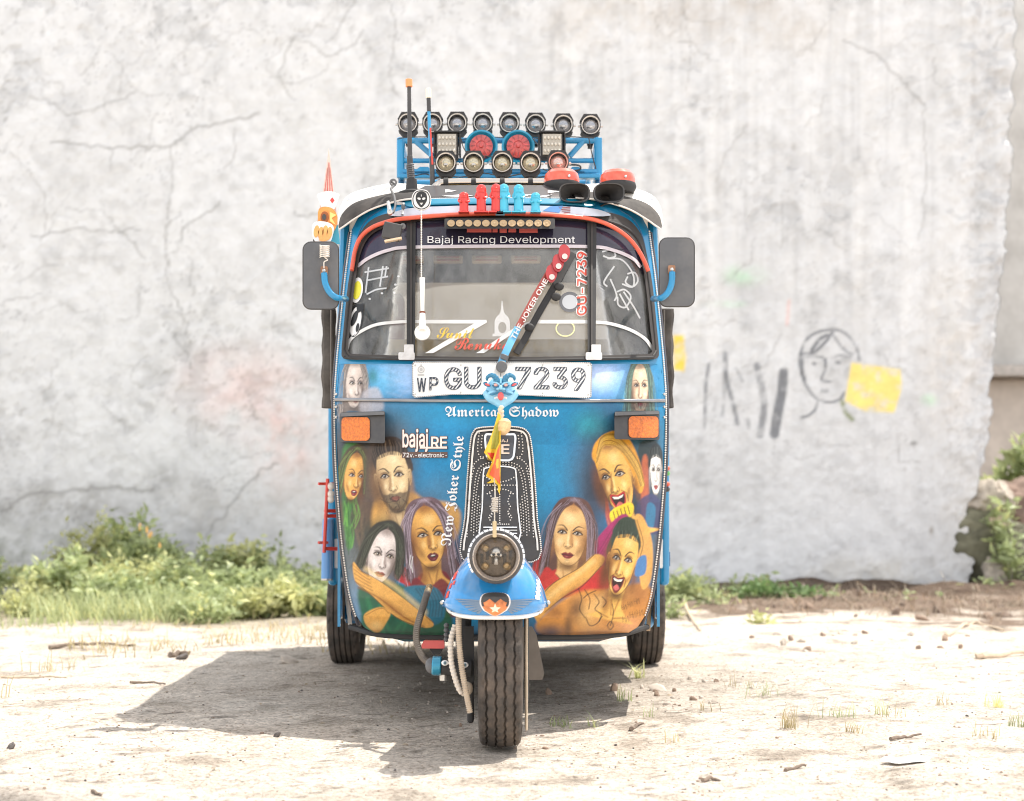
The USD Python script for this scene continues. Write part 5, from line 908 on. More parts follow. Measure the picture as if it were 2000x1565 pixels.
# -- windscreen
W_in = sym([(977, 697), (900, 697), (800, 695), (700, 692), (683, 690), (680, 676), (684, 640), (690, 580), (697, 530), (706, 490), (722, 462), (750, 445), (800, 434), (880, 428), (977, 426)])[:-1]
W_out = sym([(977, 707), (860, 706), (740, 703), (690, 703), (670, 699), (667, 684), (671, 640), (679, 560), (690, 500), (702, 458), (725, 430), (760, 416), (810, 410), (880, 407), (977, 406)])[:-1]
pin, pout = poly(W_in, 5), poly(W_out, 5)
glass = usdkit.material(stage, '/World/Looks/window_glass', {'f': ('fresnel', {'IOR': 1.52}), 't': ('transparent_bsdf', {'color': (.80, .79, .76)}), 'g': ('glossy_bsdf', {'roughness': .0, 'color': (1, 1, 1)}), 'd': ('diffuse_bsdf', {'color': (.55, .54, .52)}), 'm': ('mix_closure', {}), 'n': ('mix_closure', {}), 'tc': ('texture_coordinate', {}), 'mp': ('mapping', {'scale': (1.0, 1.0, .35)}), 'dn': ('noise_texture', {'scale': 16.0, 'detail': 7.0, 'roughness': .68}), 'dr': ('map_range', {'from_min': .38, 'from_max': .72, 'to_min': .02, 'to_max': .13, 'clamp': True})},
    [('tc.object', 'mp.vector'), ('mp.vector', 'dn.vector'), ('dn.fac', 'dr.value'), ('dr.result', 'n.fac'), ('f.fac', 'm.fac'), ('t.BSDF', 'm.closure1'), ('g.BSDF', 'm.closure2'), ('m.closure', 'n.closure1'), ('d.BSDF', 'n.closure2')], surface='n.closure')
gl_m = decal(pin.buffer(3), -.004, .004, 16)
ws = add('windscreen', gl_m, glass, smooth=60)
add('seal', decal(pout.difference(pin), -.002, .014, 14), m_rubber, parent=ws, label='black rubber seal round the windscreen')
line_in = np.array(poly(W_in, 5).buffer(6).exterior.coords)
add('seal_lip', skin_tube(np.array(poly(W_in, 2).buffer(7).simplify(.6).exterior.coords)[:-1], .004, .012, 3, 8, True), m_matte, parent=ws)
for x in (803, 1156):
    add('divider', decal(Polygon([(x - 9, 430), (x + 9, 430), (x + 7.5, 696), (x - 8.5, 696)]), .002, .007, 14), m_matte, parent=ws); add('divider_rib', decal(Polygon([(x - 2, 432), (x + 2, 432), (x + 1.5, 694), (x - 2, 694)]), .0095, .003, 14), m_rubber, parent=ws)
    c = x - 8 if x < 900 else x + 5
    clip_ = unary_union([rrect(c - 6, 673, c + 13, 690, 2), rrect(c - 17, 688, c + 15, 703, 3)]); cl = add('clip', decal(clip_, .013, .005, 20), M('pale_clip', lin(206, 203, 200), .35, .3, dirt=lin(140, 130, 120), dscale=30), parent=ws)
band = poly([(706, 484), (722, 462), (750, 446), (800, 435), (880, 429), (977, 427)] + [(MIR - x, y) for x, y in [(880, 429), (800, 435), (750, 446), (722, 462), (706, 484), (690, 545)]] + [(1234, 505), (1195, 489), (1150, 484), (977, 483), (804, 485), (760, 490), (722, 504), (700, 522)], 3).intersection(pin.buffer(-1))
tint_m = usdkit.material(stage, '/World/Looks/tint_film', {'t': ('transparent_bsdf', {'color': (.16, .16, .2)}), 'p': ('principled_bsdf', {'base_color': lin(50, 46, 62), 'roughness': .12, 'coat_weight': .6}), 'm': ('mix_closure', {'fac': .72})}, [('t.BSDF', 'm.closure1'), ('p.BSDF', 'm.closure2')], surface='m.closure')
add('tint_band', decal(band, .0012, .0008, 16), tint_m, parent=ws, label='dark sun strip')
wl_ = [(698, 520), (722, 503), (758, 489), (804, 483), (977, 481), (1150, 482), (1195, 488), (1234, 504), (1252, 522)]
lw_ = LineString(spline(wl_, 8)).buffer(3.2, cap_style=2).intersection(pin); add('sun_strip_line', decal(lw_, .0024, .001, 16), M('strip_line', lin(206, 196, 200), .5), parent=ws)
add('lettering', decal(fit(text_poly('Bajaj Racing Development', 1), 835, 461, 1123, 479), .0026, .001), m_sticker, parent=ws, label='white words Bajaj Racing Development')
add('sticker', decal(unary_union([sbox(912, 446, 960, 454), sbox(962, 447, 972, 454), sbox(976, 446, 990, 455), sbox(993, 447, 1008, 454), sbox(1014, 446, 1050, 455)]), .0026, .001), M('pink_print', lin(224, 110, 104), .5), parent=ws)
def curve(pts, w): return LineString(spline(pts, 8)).buffer(w / 2, cap_style=2)
flash = unary_union([curve([(677, 684), (684, 664), (704, 648), (736, 634), (780, 629), (820, 628)], 6), Polygon([(818, 625), (950, 625), (951, 630), (846, 690), (830, 690), (926, 632), (818, 632)]), Polygon([(930, 690), (945, 690), (1018, 640), (1050, 632), (1150, 632), (1150, 625), (1040, 625), (1005, 640)]), curve([(1150, 628.5), (1190, 632), (1230, 644), (1260, 662), (1276, 684)], 6)]).intersection(pin)
add('sticker', decal(flash, .001, .001, 16), M('film_white', lin(214, 213, 210), .5), parent=ws, label='white flash stripe sticker along the glass')
add('lettering', decal(fit(glyphs('Sunil', 's', 1), 853, 640, 926, 661), .0026, .001), m_gold, parent=ws, label='golden script name'); add('lettering', decal(fit(glyphs('Renuka', 's', 1), 888, 660, 995, 683), .0026, .001), m_redprint, parent=ws, label='red script name')
gu = fit_rot(text_poly('GU-7239', 1, True), 1127, 491, 1146, 616); gu = affinity.affine_transform(gu, [1, 0, -.15, 1, 0, .15 * 1136])
add('sticker', decal(gu.buffer(2.0), .001, .0008), m_sticker, parent=ws); add('lettering', decal(gu, .0022, .001), M('plate_red', lin(210, 74, 52), .5), parent=ws, label='red GU-7239 running upwards')
st = usdkit.material(stage, '/World/Looks/etched_film', {'t': ('transparent_bsdf', {'color': (1, 1, 1)}), 'd': ('diffuse_bsdf', {'color': (.8, .8, .8)}), 'm': ('mix_closure', {'fac': .22})}, [('t.BSDF', 'm.closure1'), ('d.BSDF', 'm.closure2')], surface='m.closure')
sq = [[(1186, 505), (1215, 508), (1236, 535), (1236, 560), (1215, 555)], [(1200, 520), (1180, 550), (1186, 560)], [(1225, 535), (1240, 533), (1246, 548), (1236, 560), (1222, 552), (1226, 540)], [(1205, 570), (1220, 566), (1232, 580), (1222, 600), (1208, 596), (1206, 580)], [(1218, 570), (1238, 600), (1250, 622)], [(1210, 574), (1228, 606)], [(1192, 545), (1204, 575), (1200, 588)], [(1176, 492), (1195, 488), (1202, 500), (1190, 504), (1178, 500)]]
add('sticker', decal(unary_union([curve(s, 3.2) for s in sq]), .001, .0008, 20), st, parent=ws, label='white line drawn sticker on the right corner pane')
sq = [[(712, 532), (760, 524)], [(716, 548), (758, 540)], [(720, 522), (714, 572)], [(748, 520), (742, 560)], [(716, 575), (735, 566), (755, 563)], [(755, 520), (752, 540)]]
add('sticker', decal(unary_union([curve(s, 3.0) for s in sq] + [ellp(*q, 2.4, 2) for q in [(772, 556), (746, 573), (770, 572), (778, 540), (722, 584)]]), .001, .0008, 20), st, parent=ws, label='white line drawn sticker on the left corner pane')
stu = unary_union([Polygon([(979.5, 588), (981.5, 588), (983, 604), (985, 612), (977, 612), (978.5, 604)]), ellp(981, 632, 15, 19).union(sbox(966, 634, 996, 652)), sbox(962, 652, 1000, 657), Polygon([(976, 612), (986, 612), (989, 622), (973, 622)])])
add('sticker', decal(stu.difference(ellp(981, 640, 8, 11)), .001, .0008, 20), st, parent=ws, label='pale sticker of a temple dome')
add('sticker', decal(ellp(1104, 642, 19, 16).difference(ellp(1104, 642, 16.5, 13.5)), .001, .0008), M('ring_sticker', lin(206, 204, 150), .5), parent=ws)
add('sticker', decal(ellp(1113, 590, 21, 20).difference(ellp(1113, 590, 15, 14)), .001, .0008), M('dark_film', lin(84, 84, 88), .5), parent=ws); add('sticker', decal(ellp(1113, 590, 15, 14), .001, .0008), M('grey_film', lin(170, 172, 176), .4), parent=ws)
s1 = add('sticker', decal(ellp(697, 567, 11.5, 25, 8), .001, .001, 14), m_sticker, parent=ws, label='round yellow and white sticker'); add('sticker', decal(ellp(697, 567, 8, 18, 8), .0024, .001, 14), M('yellow_print', lin(220, 212, 60), .5), parent=ws)
s2 = add('sticker', decal(ellp(694, 626, 14, 33, 10).difference(ellp(694, 626, 11, 29, 10)), .001, .001, 14), M('ink_black', lin(34, 34, 36), .5), parent=ws, label='oval black and white sticker')
add('sticker', decal(ellp(694, 628, 11, 29, 10), .001, .001, 14), m_sticker, parent=ws); add('sticker', decal(unary_union([ellp(692, 622, 5, 16, 20), ellp(698, 640, 3, 9, 10), Polygon([(696, 598), (710, 592), (710, 606), (698, 612)])]), .0024, .001, 14), M('ink_black'), parent=ws)
for k, q in enumerate([(698, 522), (708, 524)]): pass

# LED bar at the head of the glass
bar = add('light_bar', decal(rrect(868, 427, 1084, 447, 3), .02, .03, 30), m_matte, label='slim bar of twelve lamps at the top of the windscreen')
for k in range(12):
    x = 881 + k * 17.0; c = on_skin(x, 436.5, .0515)
    l = add('lamp_lens', lathe([(0, 0), (.0108, 0), (.0108, .0016), (.0100, .0022), (.0092, .0010), (.0035, .0006), (.0030, .0020), (0, .0024)], c, (0, -1, .43), 20), M('brass_lens', lin(186, 160, 124), .45, .2, coat=.2), parent=bar)

# -- blue frame round the windscreen and up to the roof
F_out = sym([(977, 800), (800, 800), (655, 800), (652, 760), (656, 700), (662, 640), (672, 540), (684, 455), (700, 424), (735, 402), (790, 391), (860, 387), (977, 385)])[:-1]
frame = add('front_frame', decal(Polygon(F_out).difference(pout.buffer(-4)).difference(sbox(640, 716, 1320, 900).intersection(poly([(672, 716), (1284, 716), (1290, 900), (664, 900)], smooth=False))), -.008, .008, 14), m_blue, label='blue windscreen surround')
for s in (0, 1):
    f = (lambda x: MIR - x) if s else (lambda x: x)
    add('frame_groove', skin_tube([(f(678), 640), (f(688), 540), (f(697), 470), (f(716), 430), (f(745), 409)], .0022, .0012), m_dkblue, parent=frame)
    e = spline([(f(686), 452), (f(677), 520), (f(668), 600), (f(662), 660), (f(656), 730), (f(653), 790), (f(655), 900), (f(662), 1000), (f(670), 1080), (f(682), 1160), (f(695), 1205)], 14)
    add('bead_trim', beads(on_skin(e[:, 0], e[:, 1], .004), .0068, .0028), m_pearl, kind='stuff', label='row of white beads along the edge')
    add('edge_strip', skin_tube([(f(684), 455), (f(675), 520), (f(666), 600), (f(660), 660), (f(654), 730), (f(651), 790), (f(653), 900), (f(660), 1000), (f(668), 1080), (f(680), 1160), (f(700), 1220)], .006, -.008), M('dark_strip', lin(58, 56, 62), .4, coat=.3))
    for y in (770, 795, 815): add('rivet', lathe([(0, 0), (.004, 0), (.0035, .002), (.0015, .003), (0, .0028)], on_skin(f(656.5), y, .004), (0, -1, 0), 12), m_steel)
pip = skin_tube([(687, 528), (694, 488), (706, 462), (730, 443), (765, 431), (800, 426), (860, 421), (920, 418.5), (977, 417.5), (1034, 418.5), (1094, 421), (1150, 427), (1190, 440), (1224, 462), (1246, 488), (1258, 510), (1266, 530)], .0062, .026)
vis = add('visor', decal(poly([(762, 421), (780, 411), (820, 405), (900, 402), (977, 401.5), (1054, 402), (1134, 405), (1174, 411), (1192, 421), (1150, 422), (1060, 415), (977, 413.5), (894, 415), (804, 422)], 4), .014, .012, 16), M('visor_film', lin(196, 200, 212), .15, coat=.6, var=.12, scale=8), label='pale visor lip over the windscreen')
add('piping', pip, m_orange, parent=vis, label='orange red piping')
add('piping_band', skin_tube([(968, 417.4), (977, 417.3), (986, 417.4)], .0066, .026), M('band_cyan', lin(96, 190, 216), .4), parent=vis)
add('flag_print', decal(poly([(1060, 412), (1075, 403), (1100, 402), (1092, 416)], smooth=False), .0265, .001, 20), M('flag_blue', lin(90, 140, 196), .4), parent=vis)
for k in range(4): add('flag_print', decal(Polygon([(1092 + k * 3, 405.5 + k * 3.2), (1114, 404 + k * 3.2), (1114, 405.6 + k * 3.2), (1092 + k * 3, 407.0 + k * 3.2)]), .0265, .001, 20), M('flag_red', lin(150, 84, 84), .5), parent=vis)

# -- roof: front band, black skirt, hood
roof_band = add('roof_band', decal(Polygon(spline([(800, 404), (850, 400), (977, 398), (1104, 400), (1154, 404), (1160, 392), (1104, 388.5), (977, 387), (850, 388.5), (794, 392)], 4, True)), .004, .006, 16), m_teal)
skirt = add('roof_skirt', decal(poly([(780, 391), (860, 388), (977, 387), (1094, 388), (1174, 391), (1176, 366), (1094, 362.5), (977, 361.5), (860, 362.5), (778, 366)], 3), -.01, .01, 18), M('gloss_black', lin(52, 49, 50), .5, coat=.15, dirt=lin(84, 80, 76), dscale=6, damt=.3), label='black panel with white flame streaks under the chrome bar')
for q in [[(870, 370), (892, 372.5), (870, 376)], [(862, 383), (900, 380), (925, 382), (898, 384.5)], [(930, 372), (950, 373), (930, 374.5)], [(1004, 386), (1020, 381), (1040, 379), (1010, 388)], [(1070, 372), (1098, 374), (1070, 377)], [(1046, 384), (1080, 380), (1064, 385)]]: add('flame_streak', decal(Polygon(q), .001, .001), m_sticker, parent=skirt)
add('white_edge', skin_tube([(770, 390), (860, 388), (977, 387), (1094, 388), (1184, 390)], .0016, .002), m_sticker, parent=skirt)

def arch(y, hw, z0, zt, n=28, pw=2.7):
    a = np.linspace(0, math.pi, n); c, s = np.cos(a), np.sin(a)
    return np.c_[-hw * np.sign(c) * np.abs(c) ** (2 / pw), np.full(n, y), z0 + (zt - z0) * np.abs(s) ** (2 / pw)]
def loft(rings, thick=.006):
    m, n = len(rings), len(rings[0]); v = np.vstack(rings); f = []
    for i in range(m - 1):
        for j in range(n - 1):
            a = i * n + j; f += [(a, a + 1, a + n + 1), (a, a + n + 1, a + n)]
    q = trimesh.Trimesh(v, np.array(f), process=False); nn = q.vertex_normals; N0 = len(v)
    v2 = np.vstack([v, v - nn * thick]); f = np.array(f); f2 = f[:, ::-1] + N0; r = []
    b = trimesh.grouping.group_rows(np.sort(q.edges, axis=1), require_count=1); e = q.edges[b]
    r = np.vstack([np.c_[e[:, 1], e[:, 0], e[:, 0] + N0], np.c_[e[:, 1], e[:, 0] + N0, e[:, 1] + N0]])
    return trimesh.Trimesh(v2, np.vstack([f, f2, r]), process=False)
def curve3(pts, y, n=26):
    p = spline(pts, 10); d = np.r_[0, np.cumsum(np.linalg.norm(np.diff(p, axis=0), axis=1))]; t = np.linspace(0, d[-1], n); return np.array([P(np.interp(a, d, p[:, 0]), np.interp(a, d, p[:, 1]), yy) for a, yy in zip(t, np.interp(t / d[-1], [0, 1], y))])
hood_parts = [arch(4.20, .478, 1.25, 1.546, pw=5.5), arch(4.5, .50, 1.22, 1.578, pw=4.5), arch(4.9, .535, 1.2, 1.61, pw=4), arch(5.5, .575, 1.18, 1.635, pw=3.5), arch(5.95, .58, 1.18, 1.625, pw=3.5), arch(6.1, .575, 1.2, 1.60, pw=3.2)]
hood = add('hood', loft(hood_parts), m_canvas_w, label='white canvas hood')
def side(rings, lo, hi):
    return [r[lo:hi] for r in rings]
for s in (0, 1):
    f = (lambda x: MIR - x) if s else (lambda x: x)
    mir = lambda q: [(f(x), y) for x, y in q]
    I_, Q_, O_ = curve3(mir([(664, 448), (676, 440), (693, 428), (729, 408), (783, 392), (830, 387)]), (4.10, 4.02)), curve3(mir([(663, 443), (670, 420), (697, 397), (758, 381), (800, 377), (840, 374)]), (4.14, 4.10)), curve3(mir([(661, 440), (667, 404), (688, 380), (750, 363), (800, 362), (850, 365)]), (4.20, 4.20))
    mid_ = (I_ + Q_) / 2 + [0, -.006, .004]; md2 = (Q_ + O_) / 2 + [0, -.008, .004]
    fl = (lambda r: r) if s else (lambda r: [q[::-1] for q in r])
    add('hood_corner', loft(fl([I_, mid_, Q_]), .004), m_canvas_k, label='dark front corner of the hood'); add('hood_edge', loft(fl([Q_ + [0, .001, 0], md2, O_]), .004), M('white_trim', lin(232, 228, 222), .5, var=.05, scale=14, bump=.1, dirt=lin(186, 176, 162), dscale=9, damt=.4), label='white front edge of the hood')
    for kk in (6, 12): add('snap', lathe([(0, 0), (.006, 0), (.004, .003), (0, .0035)], md2[kk] + [0, -.004, .001], (0, -1, .3), 10), m_chrome)
    add('hood_piping', tube(I_ + [0, -.003, 0], .0028, 8), m_pearl)
add('hood_bow', tube(arch(4.2, .445, .95, 1.50), .012, 8), m_matte)

# -- sides, cabin and rear body
for s in (-1, 1):
    pts = [(3.99, .25), (3.99, .96), (4.20, .97), (4.34, .70), (4.36, .25)]
    sp_ = flat(Polygon(pts), .008, .06); vv = sp_.vertices.copy(); sp_.vertices = np.c_[s * (.448 + .035 * np.clip((vv[:, 0] - 4.0) / .3, 0, 1)) + s * vv[:, 2], vv[:, 0], vv[:, 1]]; sp_.fix_normals()
    add('side_panel', sp_, m_blue)
    add('door_post', tube([(s * .452, 4.10, .95), (s * .462, 4.16, 1.2), (s * .458, 4.2, 1.44)], .014, 8), m_blue)
    px0, px1 = (628, 657) if s < 0 else (1289, 1314)
    roll = tube([P((px0 + px1) / 2, y, 4.36) + [0, .01 * math.sin(y * .05), 0] for y in range(604, 800, 12)], W(14, 4.36) * (1 + .10 * np.sin(np.arange(17) * 1.3)), 10)
    roll.vertices[:, 1] = 4.36 + (roll.vertices[:, 1] - 4.36) * .8
    c = add('rolled_curtain', roll, m_canvas_k, label='black side curtain rolled up beside the door'); add('curtain_seam', tube([P((px0 + px1) / 2 + (4 if s < 0 else -4), y, 4.30) for y in range(606, 798, 16)], .0022, 6), M('seam', lin(120, 114, 108), .6), parent=c)
    add('rear_side', rbox(s * .565, 5.55, .66, .035, 1.5, .66, .015), m_blue)
    add('side_band', rbox(s * .586, 5.55, .42, .008, 1.4, .05, .002), m_dkblue)
    add('rear_mudguard', rbox(s * .556, 4.86, .60, .055, .10, .50, .02), m_blue, label='blue rear corner beside the wheel'); add('mudguard_stripe', rbox(s * .554, 4.804, .44, .03, .006, .10, .002), m_sticker)
    add('sill', rbox(s * .44, 4.6, .27, .05, .7, .06, .01), m_dkblue)
    add('mudflap', rbox(s * .57, 5.72, .22, .14, .008, .26, .003), m_matte)
add('floor', rbox(0, 5.15, .275, .84, 2.1, .03, .01), m_matte)
add('rear_panel', rbox(0, 6.29, .68, 1.16, .03, .76, .012), m_blue)
grey_cloth = usdkit.material(stage, '/World/Looks/rear_cloth', {'d': ('diffuse_bsdf', {'color': lin(215, 214, 212)}), 't': ('translucent_bsdf', {'color': lin(235, 232, 228)}), 'm': ('mix_closure', {'fac': .7})}, [('d.BSDF', 'm.closure1'), ('t.BSDF', 'm.closure2')], surface='m.closure')
for s in (-1, 1):
    add('hood_side', loft([arch(4.9, .538, 1.0, 1.5)[:6] if s < 0 else arch(4.9, .538, 1.0, 1.5)[-6:], arch(6.1, .578, .95, 1.5)[:6] if s < 0 else arch(6.1, .578, .95, 1.5)[-6:]], .005), grey_cloth)
add('rear_curtain', rbox(0, 6.12, 1.27, 1.08, .01, .66, .004), grey_cloth, label='grey rear curtain')
add('headliner', loft([arch(4.3, .455, 1.28, 1.525, 24, 4.5), arch(5.2, .515, 1.24, 1.575, 24, 4.0)], .004), M('headliner', lin(52, 46, 50), .8, var=.3, scale=30), label='dark roof lining')
add('headliner', loft([arch(5.21, .515, 1.24, 1.575, 24, 4.0), arch(6.06, .545, 1.2, 1.575, 24, 3.2)], .004), grey_cloth, label='grey roof lining over the rear seat')
ps = add('passenger_seat', rbox(0, 5.72, .62, 1.04, .5, .16, .05), M('seat_red', lin(150, 62, 60), .5, var=.15), label='red passenger bench'); add('backrest', rbox(0, 6.01, .92, 1.04, .12, .55, .05), M('seat_red'), parent=ps)
ds = add('driver_seat', rbox(0, 4.75, .66, .56, .36, .12, .04), M('seat_tan', lin(196, 160, 96), .5, var=.12), label='tan driver\'s seat'); add('backrest', rbox(0, 4.98, .94, .62, .10, .40, .04), M('seat_tan'), parent=ds)
add('dashboard', rbox(0, 4.05, 1.045, .82, .12, .04, .015), M('dash', lin(206, 178, 116), .5, var=.15, scale=20), label='tan dashboard'); add('dash_panel', rbox(0, 4.06, .75, .78, .06, .32, .02), m_matte)
hb = add('handlebar', cat(tube(spline([(-.30, 4.22, .93), (-.24, 4.2, .96), (-.1, 4.17, .95), (.1, 4.17, .95), (.24, 4.2, .96), (.30, 4.22, .93)], 6), .013, 10), cyl((0, 4.16, .3), (0, 4.17, .95), .03)), m_black); add('grip', cyl((-.30, 4.22, .93), (-.37, 4.25, .91), .02), m_rubber, parent=hb); add('grip', cyl((.30, 4.22, .93), (.37, 4.25, .91), .02), m_rubber, parent=hb)
m_amber = M('ceiling_lens', lin(244, 214, 176), .4)
for k in range(4):
    x0 = 848 + k * 76.0 - 76; c = P((x0 + 27), 507, 5.0); l = add('ceiling_lamp', rbox(c[0], 5.0, c[2], W(58, 5.0), .03, W(15, 5.0), .006), m_amber, label='amber lamp under the roof'); 
    for q in (-3, 3): add('lamp_line', rbox(c[0], 4.983, c[2] + W(q, 5), W(44, 5.0), .004, W(1.8, 5), .001), m_redprint, parent=l)
add('ceiling_panel', rbox(0, 5.03, P(0, 512, 5.0)[2] - .008, .78, .02, .12, .008), M('ceiling_panel', lin(40, 36, 42), .5))
add('sound_box', rbox(*P(752, 640, 4.75), .13, .1, .22, .02), M('box_red', lin(120, 62, 66), .5)); add('globe', ell(P(752, 607, 4.5), .042, .042, .042, 3), M('globe', lin(150, 150, 152), .15, coat=1))
# ------------------------------------------------------------------ roof rack and its lamps
RD = 4.5
rack_tubes = []
def rt(a, b, r=.011, D0=RD, D1=RD): rack_tubes.append(cyl(P(*a, D0), P(*b, D1), r, 12))
rack = add('roof_rack', cyl(P(783, 270, RD), P(783, 348, RD), .0135, 12), m_blue, label='blue tubular roof rack')
def bar_(m, mat=m_blue): return add('rack_bar', m, mat, parent=rack)
bar_(cyl(P(1168, 270, RD), P(1168, 348, RD), .0135, 12))
for D in (RD, RD + .55):
    o = 0 if D == RD else -1.0
    bar_(cyl(P(783, 275, RD) + [0, D - RD, 0], P(1168, 275, RD) + [0, D - RD, 0], .0095, 12)); bar_(cyl(P(783, 314, RD) + [0, D - RD, 0], P(1168, 314, RD) + [0, D - RD, 0], .008, 12)); bar_(rbox((P(783, 0, RD)[0] + P(1168, 0, RD)[0]) / 2, D, P(0, 336, RD)[2], W(385, RD), .025, W(9, RD), .004)); bar_(rbox((P(783, 0, RD)[0] + P(1168, 0, RD)[0]) / 2, D - .012, P(0, 347, RD)[2], W(392, RD), .03, W(9, RD), .004))
for x in (783, 1168):
    for z in (275, 338): bar_(cyl(P(x, z, RD), P(x, z, RD) + [0, .55, 0], .0095, 12))
    bar_(cyl(P(x, 346, RD) + [0, .55, 0], P(x, 272, RD) + [0, .55, 0], .0125, 12))
    for dy in (.02, .53): bar_(cyl(P(x, 346, RD) + [0, dy, 0], P(x, 346, RD) + [0, dy, -.10], .010, 10), m_dkblue)
bar_(cyl(P(812, 276, RD), P(846, 306, RD), .009, 12)); bar_(cyl(P(1139, 276, RD), P(1112, 306, RD), .009, 12))
for a, b in ((808, 846), (1106, 1140)): bar_(px_plate(Polygon([(a, 335), (a + 12, 326), (b - 10, 326), (b + 2, 335)]), RD - .02, .03), m_blue)
bar_(tube(spline([P(1098, 322, RD - .03), P(1130, 323, RD - .03), P(1132, 332, RD - .03), P(1110, 335, RD - .03)], 4), .003, 6), m_matte)

m_lens = M('lamp_glass', lin(150, 150, 154), .06, .75, coat=1.0); m_lens_y = M('lamp_glass_yellow', lin(184, 174, 148), .08, .65, coat=1.0); m_lens_r = M('lamp_glass_red', lin(200, 172, 162), .08, .6, coat=1.0)
m_ring = M('lamp_ring', lin(236, 228, 218), .3)
def spot(px, py, D, r_px, lens, ring=m_ring, foot=True):
    c = P(px, py, D); r = W(r_px, D); f = np.array([0, -1.0, 0])
    h = add('spot_lamp', cat(lathe([(0, -.045), (r * .55, -.045), (r * .8, -.03), (r, -.012), (r, .012), (r * .93, .016), (r * .86, .004), (r * .84, -.006), (0, -.006)], c, f, 28)), m_black)
    add('ring', lathe([(r * .80, .006), (r * .84, .015), (r * .90, .016), (r * .885, .0195), (r * .81, .0165)], c, f, 28), ring, parent=h)
    add('lens', lathe([(r * .80, .002), (r * .66, .008), (r * .5, .014), (r * .3, .0185), (r * .12, .0205), (0, .021)], c, f, 24), lens, parent=h)
    add('bulb', ell(c - np.array([0, .0205, r * .22]), r * .22, .003, r * .12, 1), m_steel, parent=h)
    for e_ in (Polygon([(px - r_px * .62, py - r_px * 1.18), (px + r_px * .62, py - r_px * 1.18), (px + r_px * .98, py - r_px * .55), (px + r_px * .8, py - r_px * .5), (px, py - r_px * .92), (px - r_px * .8, py - r_px * .5), (px - r_px * .98, py - r_px * .55)]), Polygon([(px - r_px * .9, py + r_px * .6), (px - r_px * .45, py + r_px * 1.15), (px + r_px * .45, py + r_px * 1.15), (px + r_px * .9, py + r_px * .6), (px, py + r_px * .98)])):
        add('bracket', px_plate(e_.buffer(.8), D - .012, .03), m_matte, parent=h)
    for sg in (-1, 1): add('bolt', cyl(c + [sg * r * .98, .0, 0], c + [sg * (r * 1.22), 0, 0], .0042, 8), m_steel, parent=h)
    if foot: add('foot', px_plate(unary_union([rrect(px - 6, py + r_px * 1.05, px + 6, py + r_px * 1.75, 1.5), rrect(px - 4.5, py + r_px * 1.6, px + 4.5, py + r_px * 2.05, 1)]), D - .006, .02), m_matte, parent=h)
    return h
for px, py in [(797, 243), (845, 243), (893, 242.5), (943, 243), (995, 243.5), (1046, 244.5), (1100, 246), (1153, 247)]: spot(px, py, RD + .02, 20, m_lens)
for k, px in enumerate([871, 925, 981, 1036, 1090]): spot(px, 320 if k != 4 else 319, 4.22, 21, m_lens_r if k == 4 else m_lens_y, M('lamp_ring_red', lin(222, 172, 156), .3) if k == 4 else m_ring, foot=(k != 4))
for px in (873, 1078):
    c = P(px, 284, 4.44); w = W(50, 4.44)
    h = add('work_lamp', cat(rbox(c[0], 4.46, c[2], w * .88, .05, w * .98, .006), *[rbox(c[0] + q * w * .5, 4.46, c[2] + .002, .006, .045, w * .8, .002) for q in (-1, 1)], rbox(c[0], 4.45, c[2] + w * .5, w * 1.02, .05, .006, .002)), m_matte)
    add('reflector', rbox(c[0], 4.43, c[2], w * .74, .006, w * .82, .002), M('reflector', lin(170, 160, 146), .2, .6), parent=h)
    for a in range(5):
        for b in (-1, 0, 1): add('diode', ell((c[0] + (a - 2) * w * .14, 4.425, c[2] + b * w * .25), w * .05, .004, w * .07, 1), M('diode', lin(206, 198, 184), .2, coat=1), parent=h)
for px in (940, 1012):
    c = P(px, 288, 4.46); r = W(33, 4.46)
    h = add('round_lamp', lathe([(0, -.05), (r * .7, -.05), (r * .96, -.02), (r, 0), (r * .97, .014), (r * .86, .016), (r * .78, .008), (r * .70, .004), (0, .004)], c, (0, -1, 0), 40), m_teal, label='round blue lamp with red lens')
    add('lens', lathe([(r * .70, .004), (r * .68, .014), (r * .55, .018), (r * .30, .021), (r * .28, .018), (r * .14, .019), (r * .10, .024), (0, .025)], c, (0, -1, 0), 40), M('red_lens', lin(184, 66, 62), .12, coat=1.0, var=.3, scale=120, bump=.4, bscale=300), parent=h)
    for k in range(12):
        a = k * math.pi / 6; add('rib', rbox(c[0] + r * .5 * math.cos(a), c[1] - .0185, c[2] + r * .5 * math.sin(a), r * .3, .004, .0022, .0008, R(-math.degrees(a), (0, 1, 0)), 0), M('red_lens_dark', lin(120, 34, 36), .2, coat=1.0), parent=h)
chrome = add('chrome_bar', tube(spline([P(842, 384, 4.12), P(845, 374, 4.145), P(856, 362, 4.16), P(876, 357, 4.16), P(960, 356.5, 4.16), P(1040, 356.5, 4.16), P(1084, 357, 4.16)], 7), W(8.5, 4.16), 16), M('bar_chrome', (.60, .54, .48), .14, 1.0), label='polished tube along the roof front')
for px in (871, 925, 981, 1036): add('clamp', cyl(P(px - 5, 357, 4.16), P(px + 5, 357, 4.16), W(9.6, 4.16), 14), m_matte, parent=chrome); add('clamp_bolt', rbox(*P(px, 366, 4.145), W(7, 4.2), .012, W(6, 4.2), .002), m_black, parent=chrome)
def wire(pts, D, r=.0016, mat=m_matte): return add('wire', tube(spline([P(x, y, D + (d[0] if d else 0)) for x, y, *d in pts], 6), r, 6), mat)
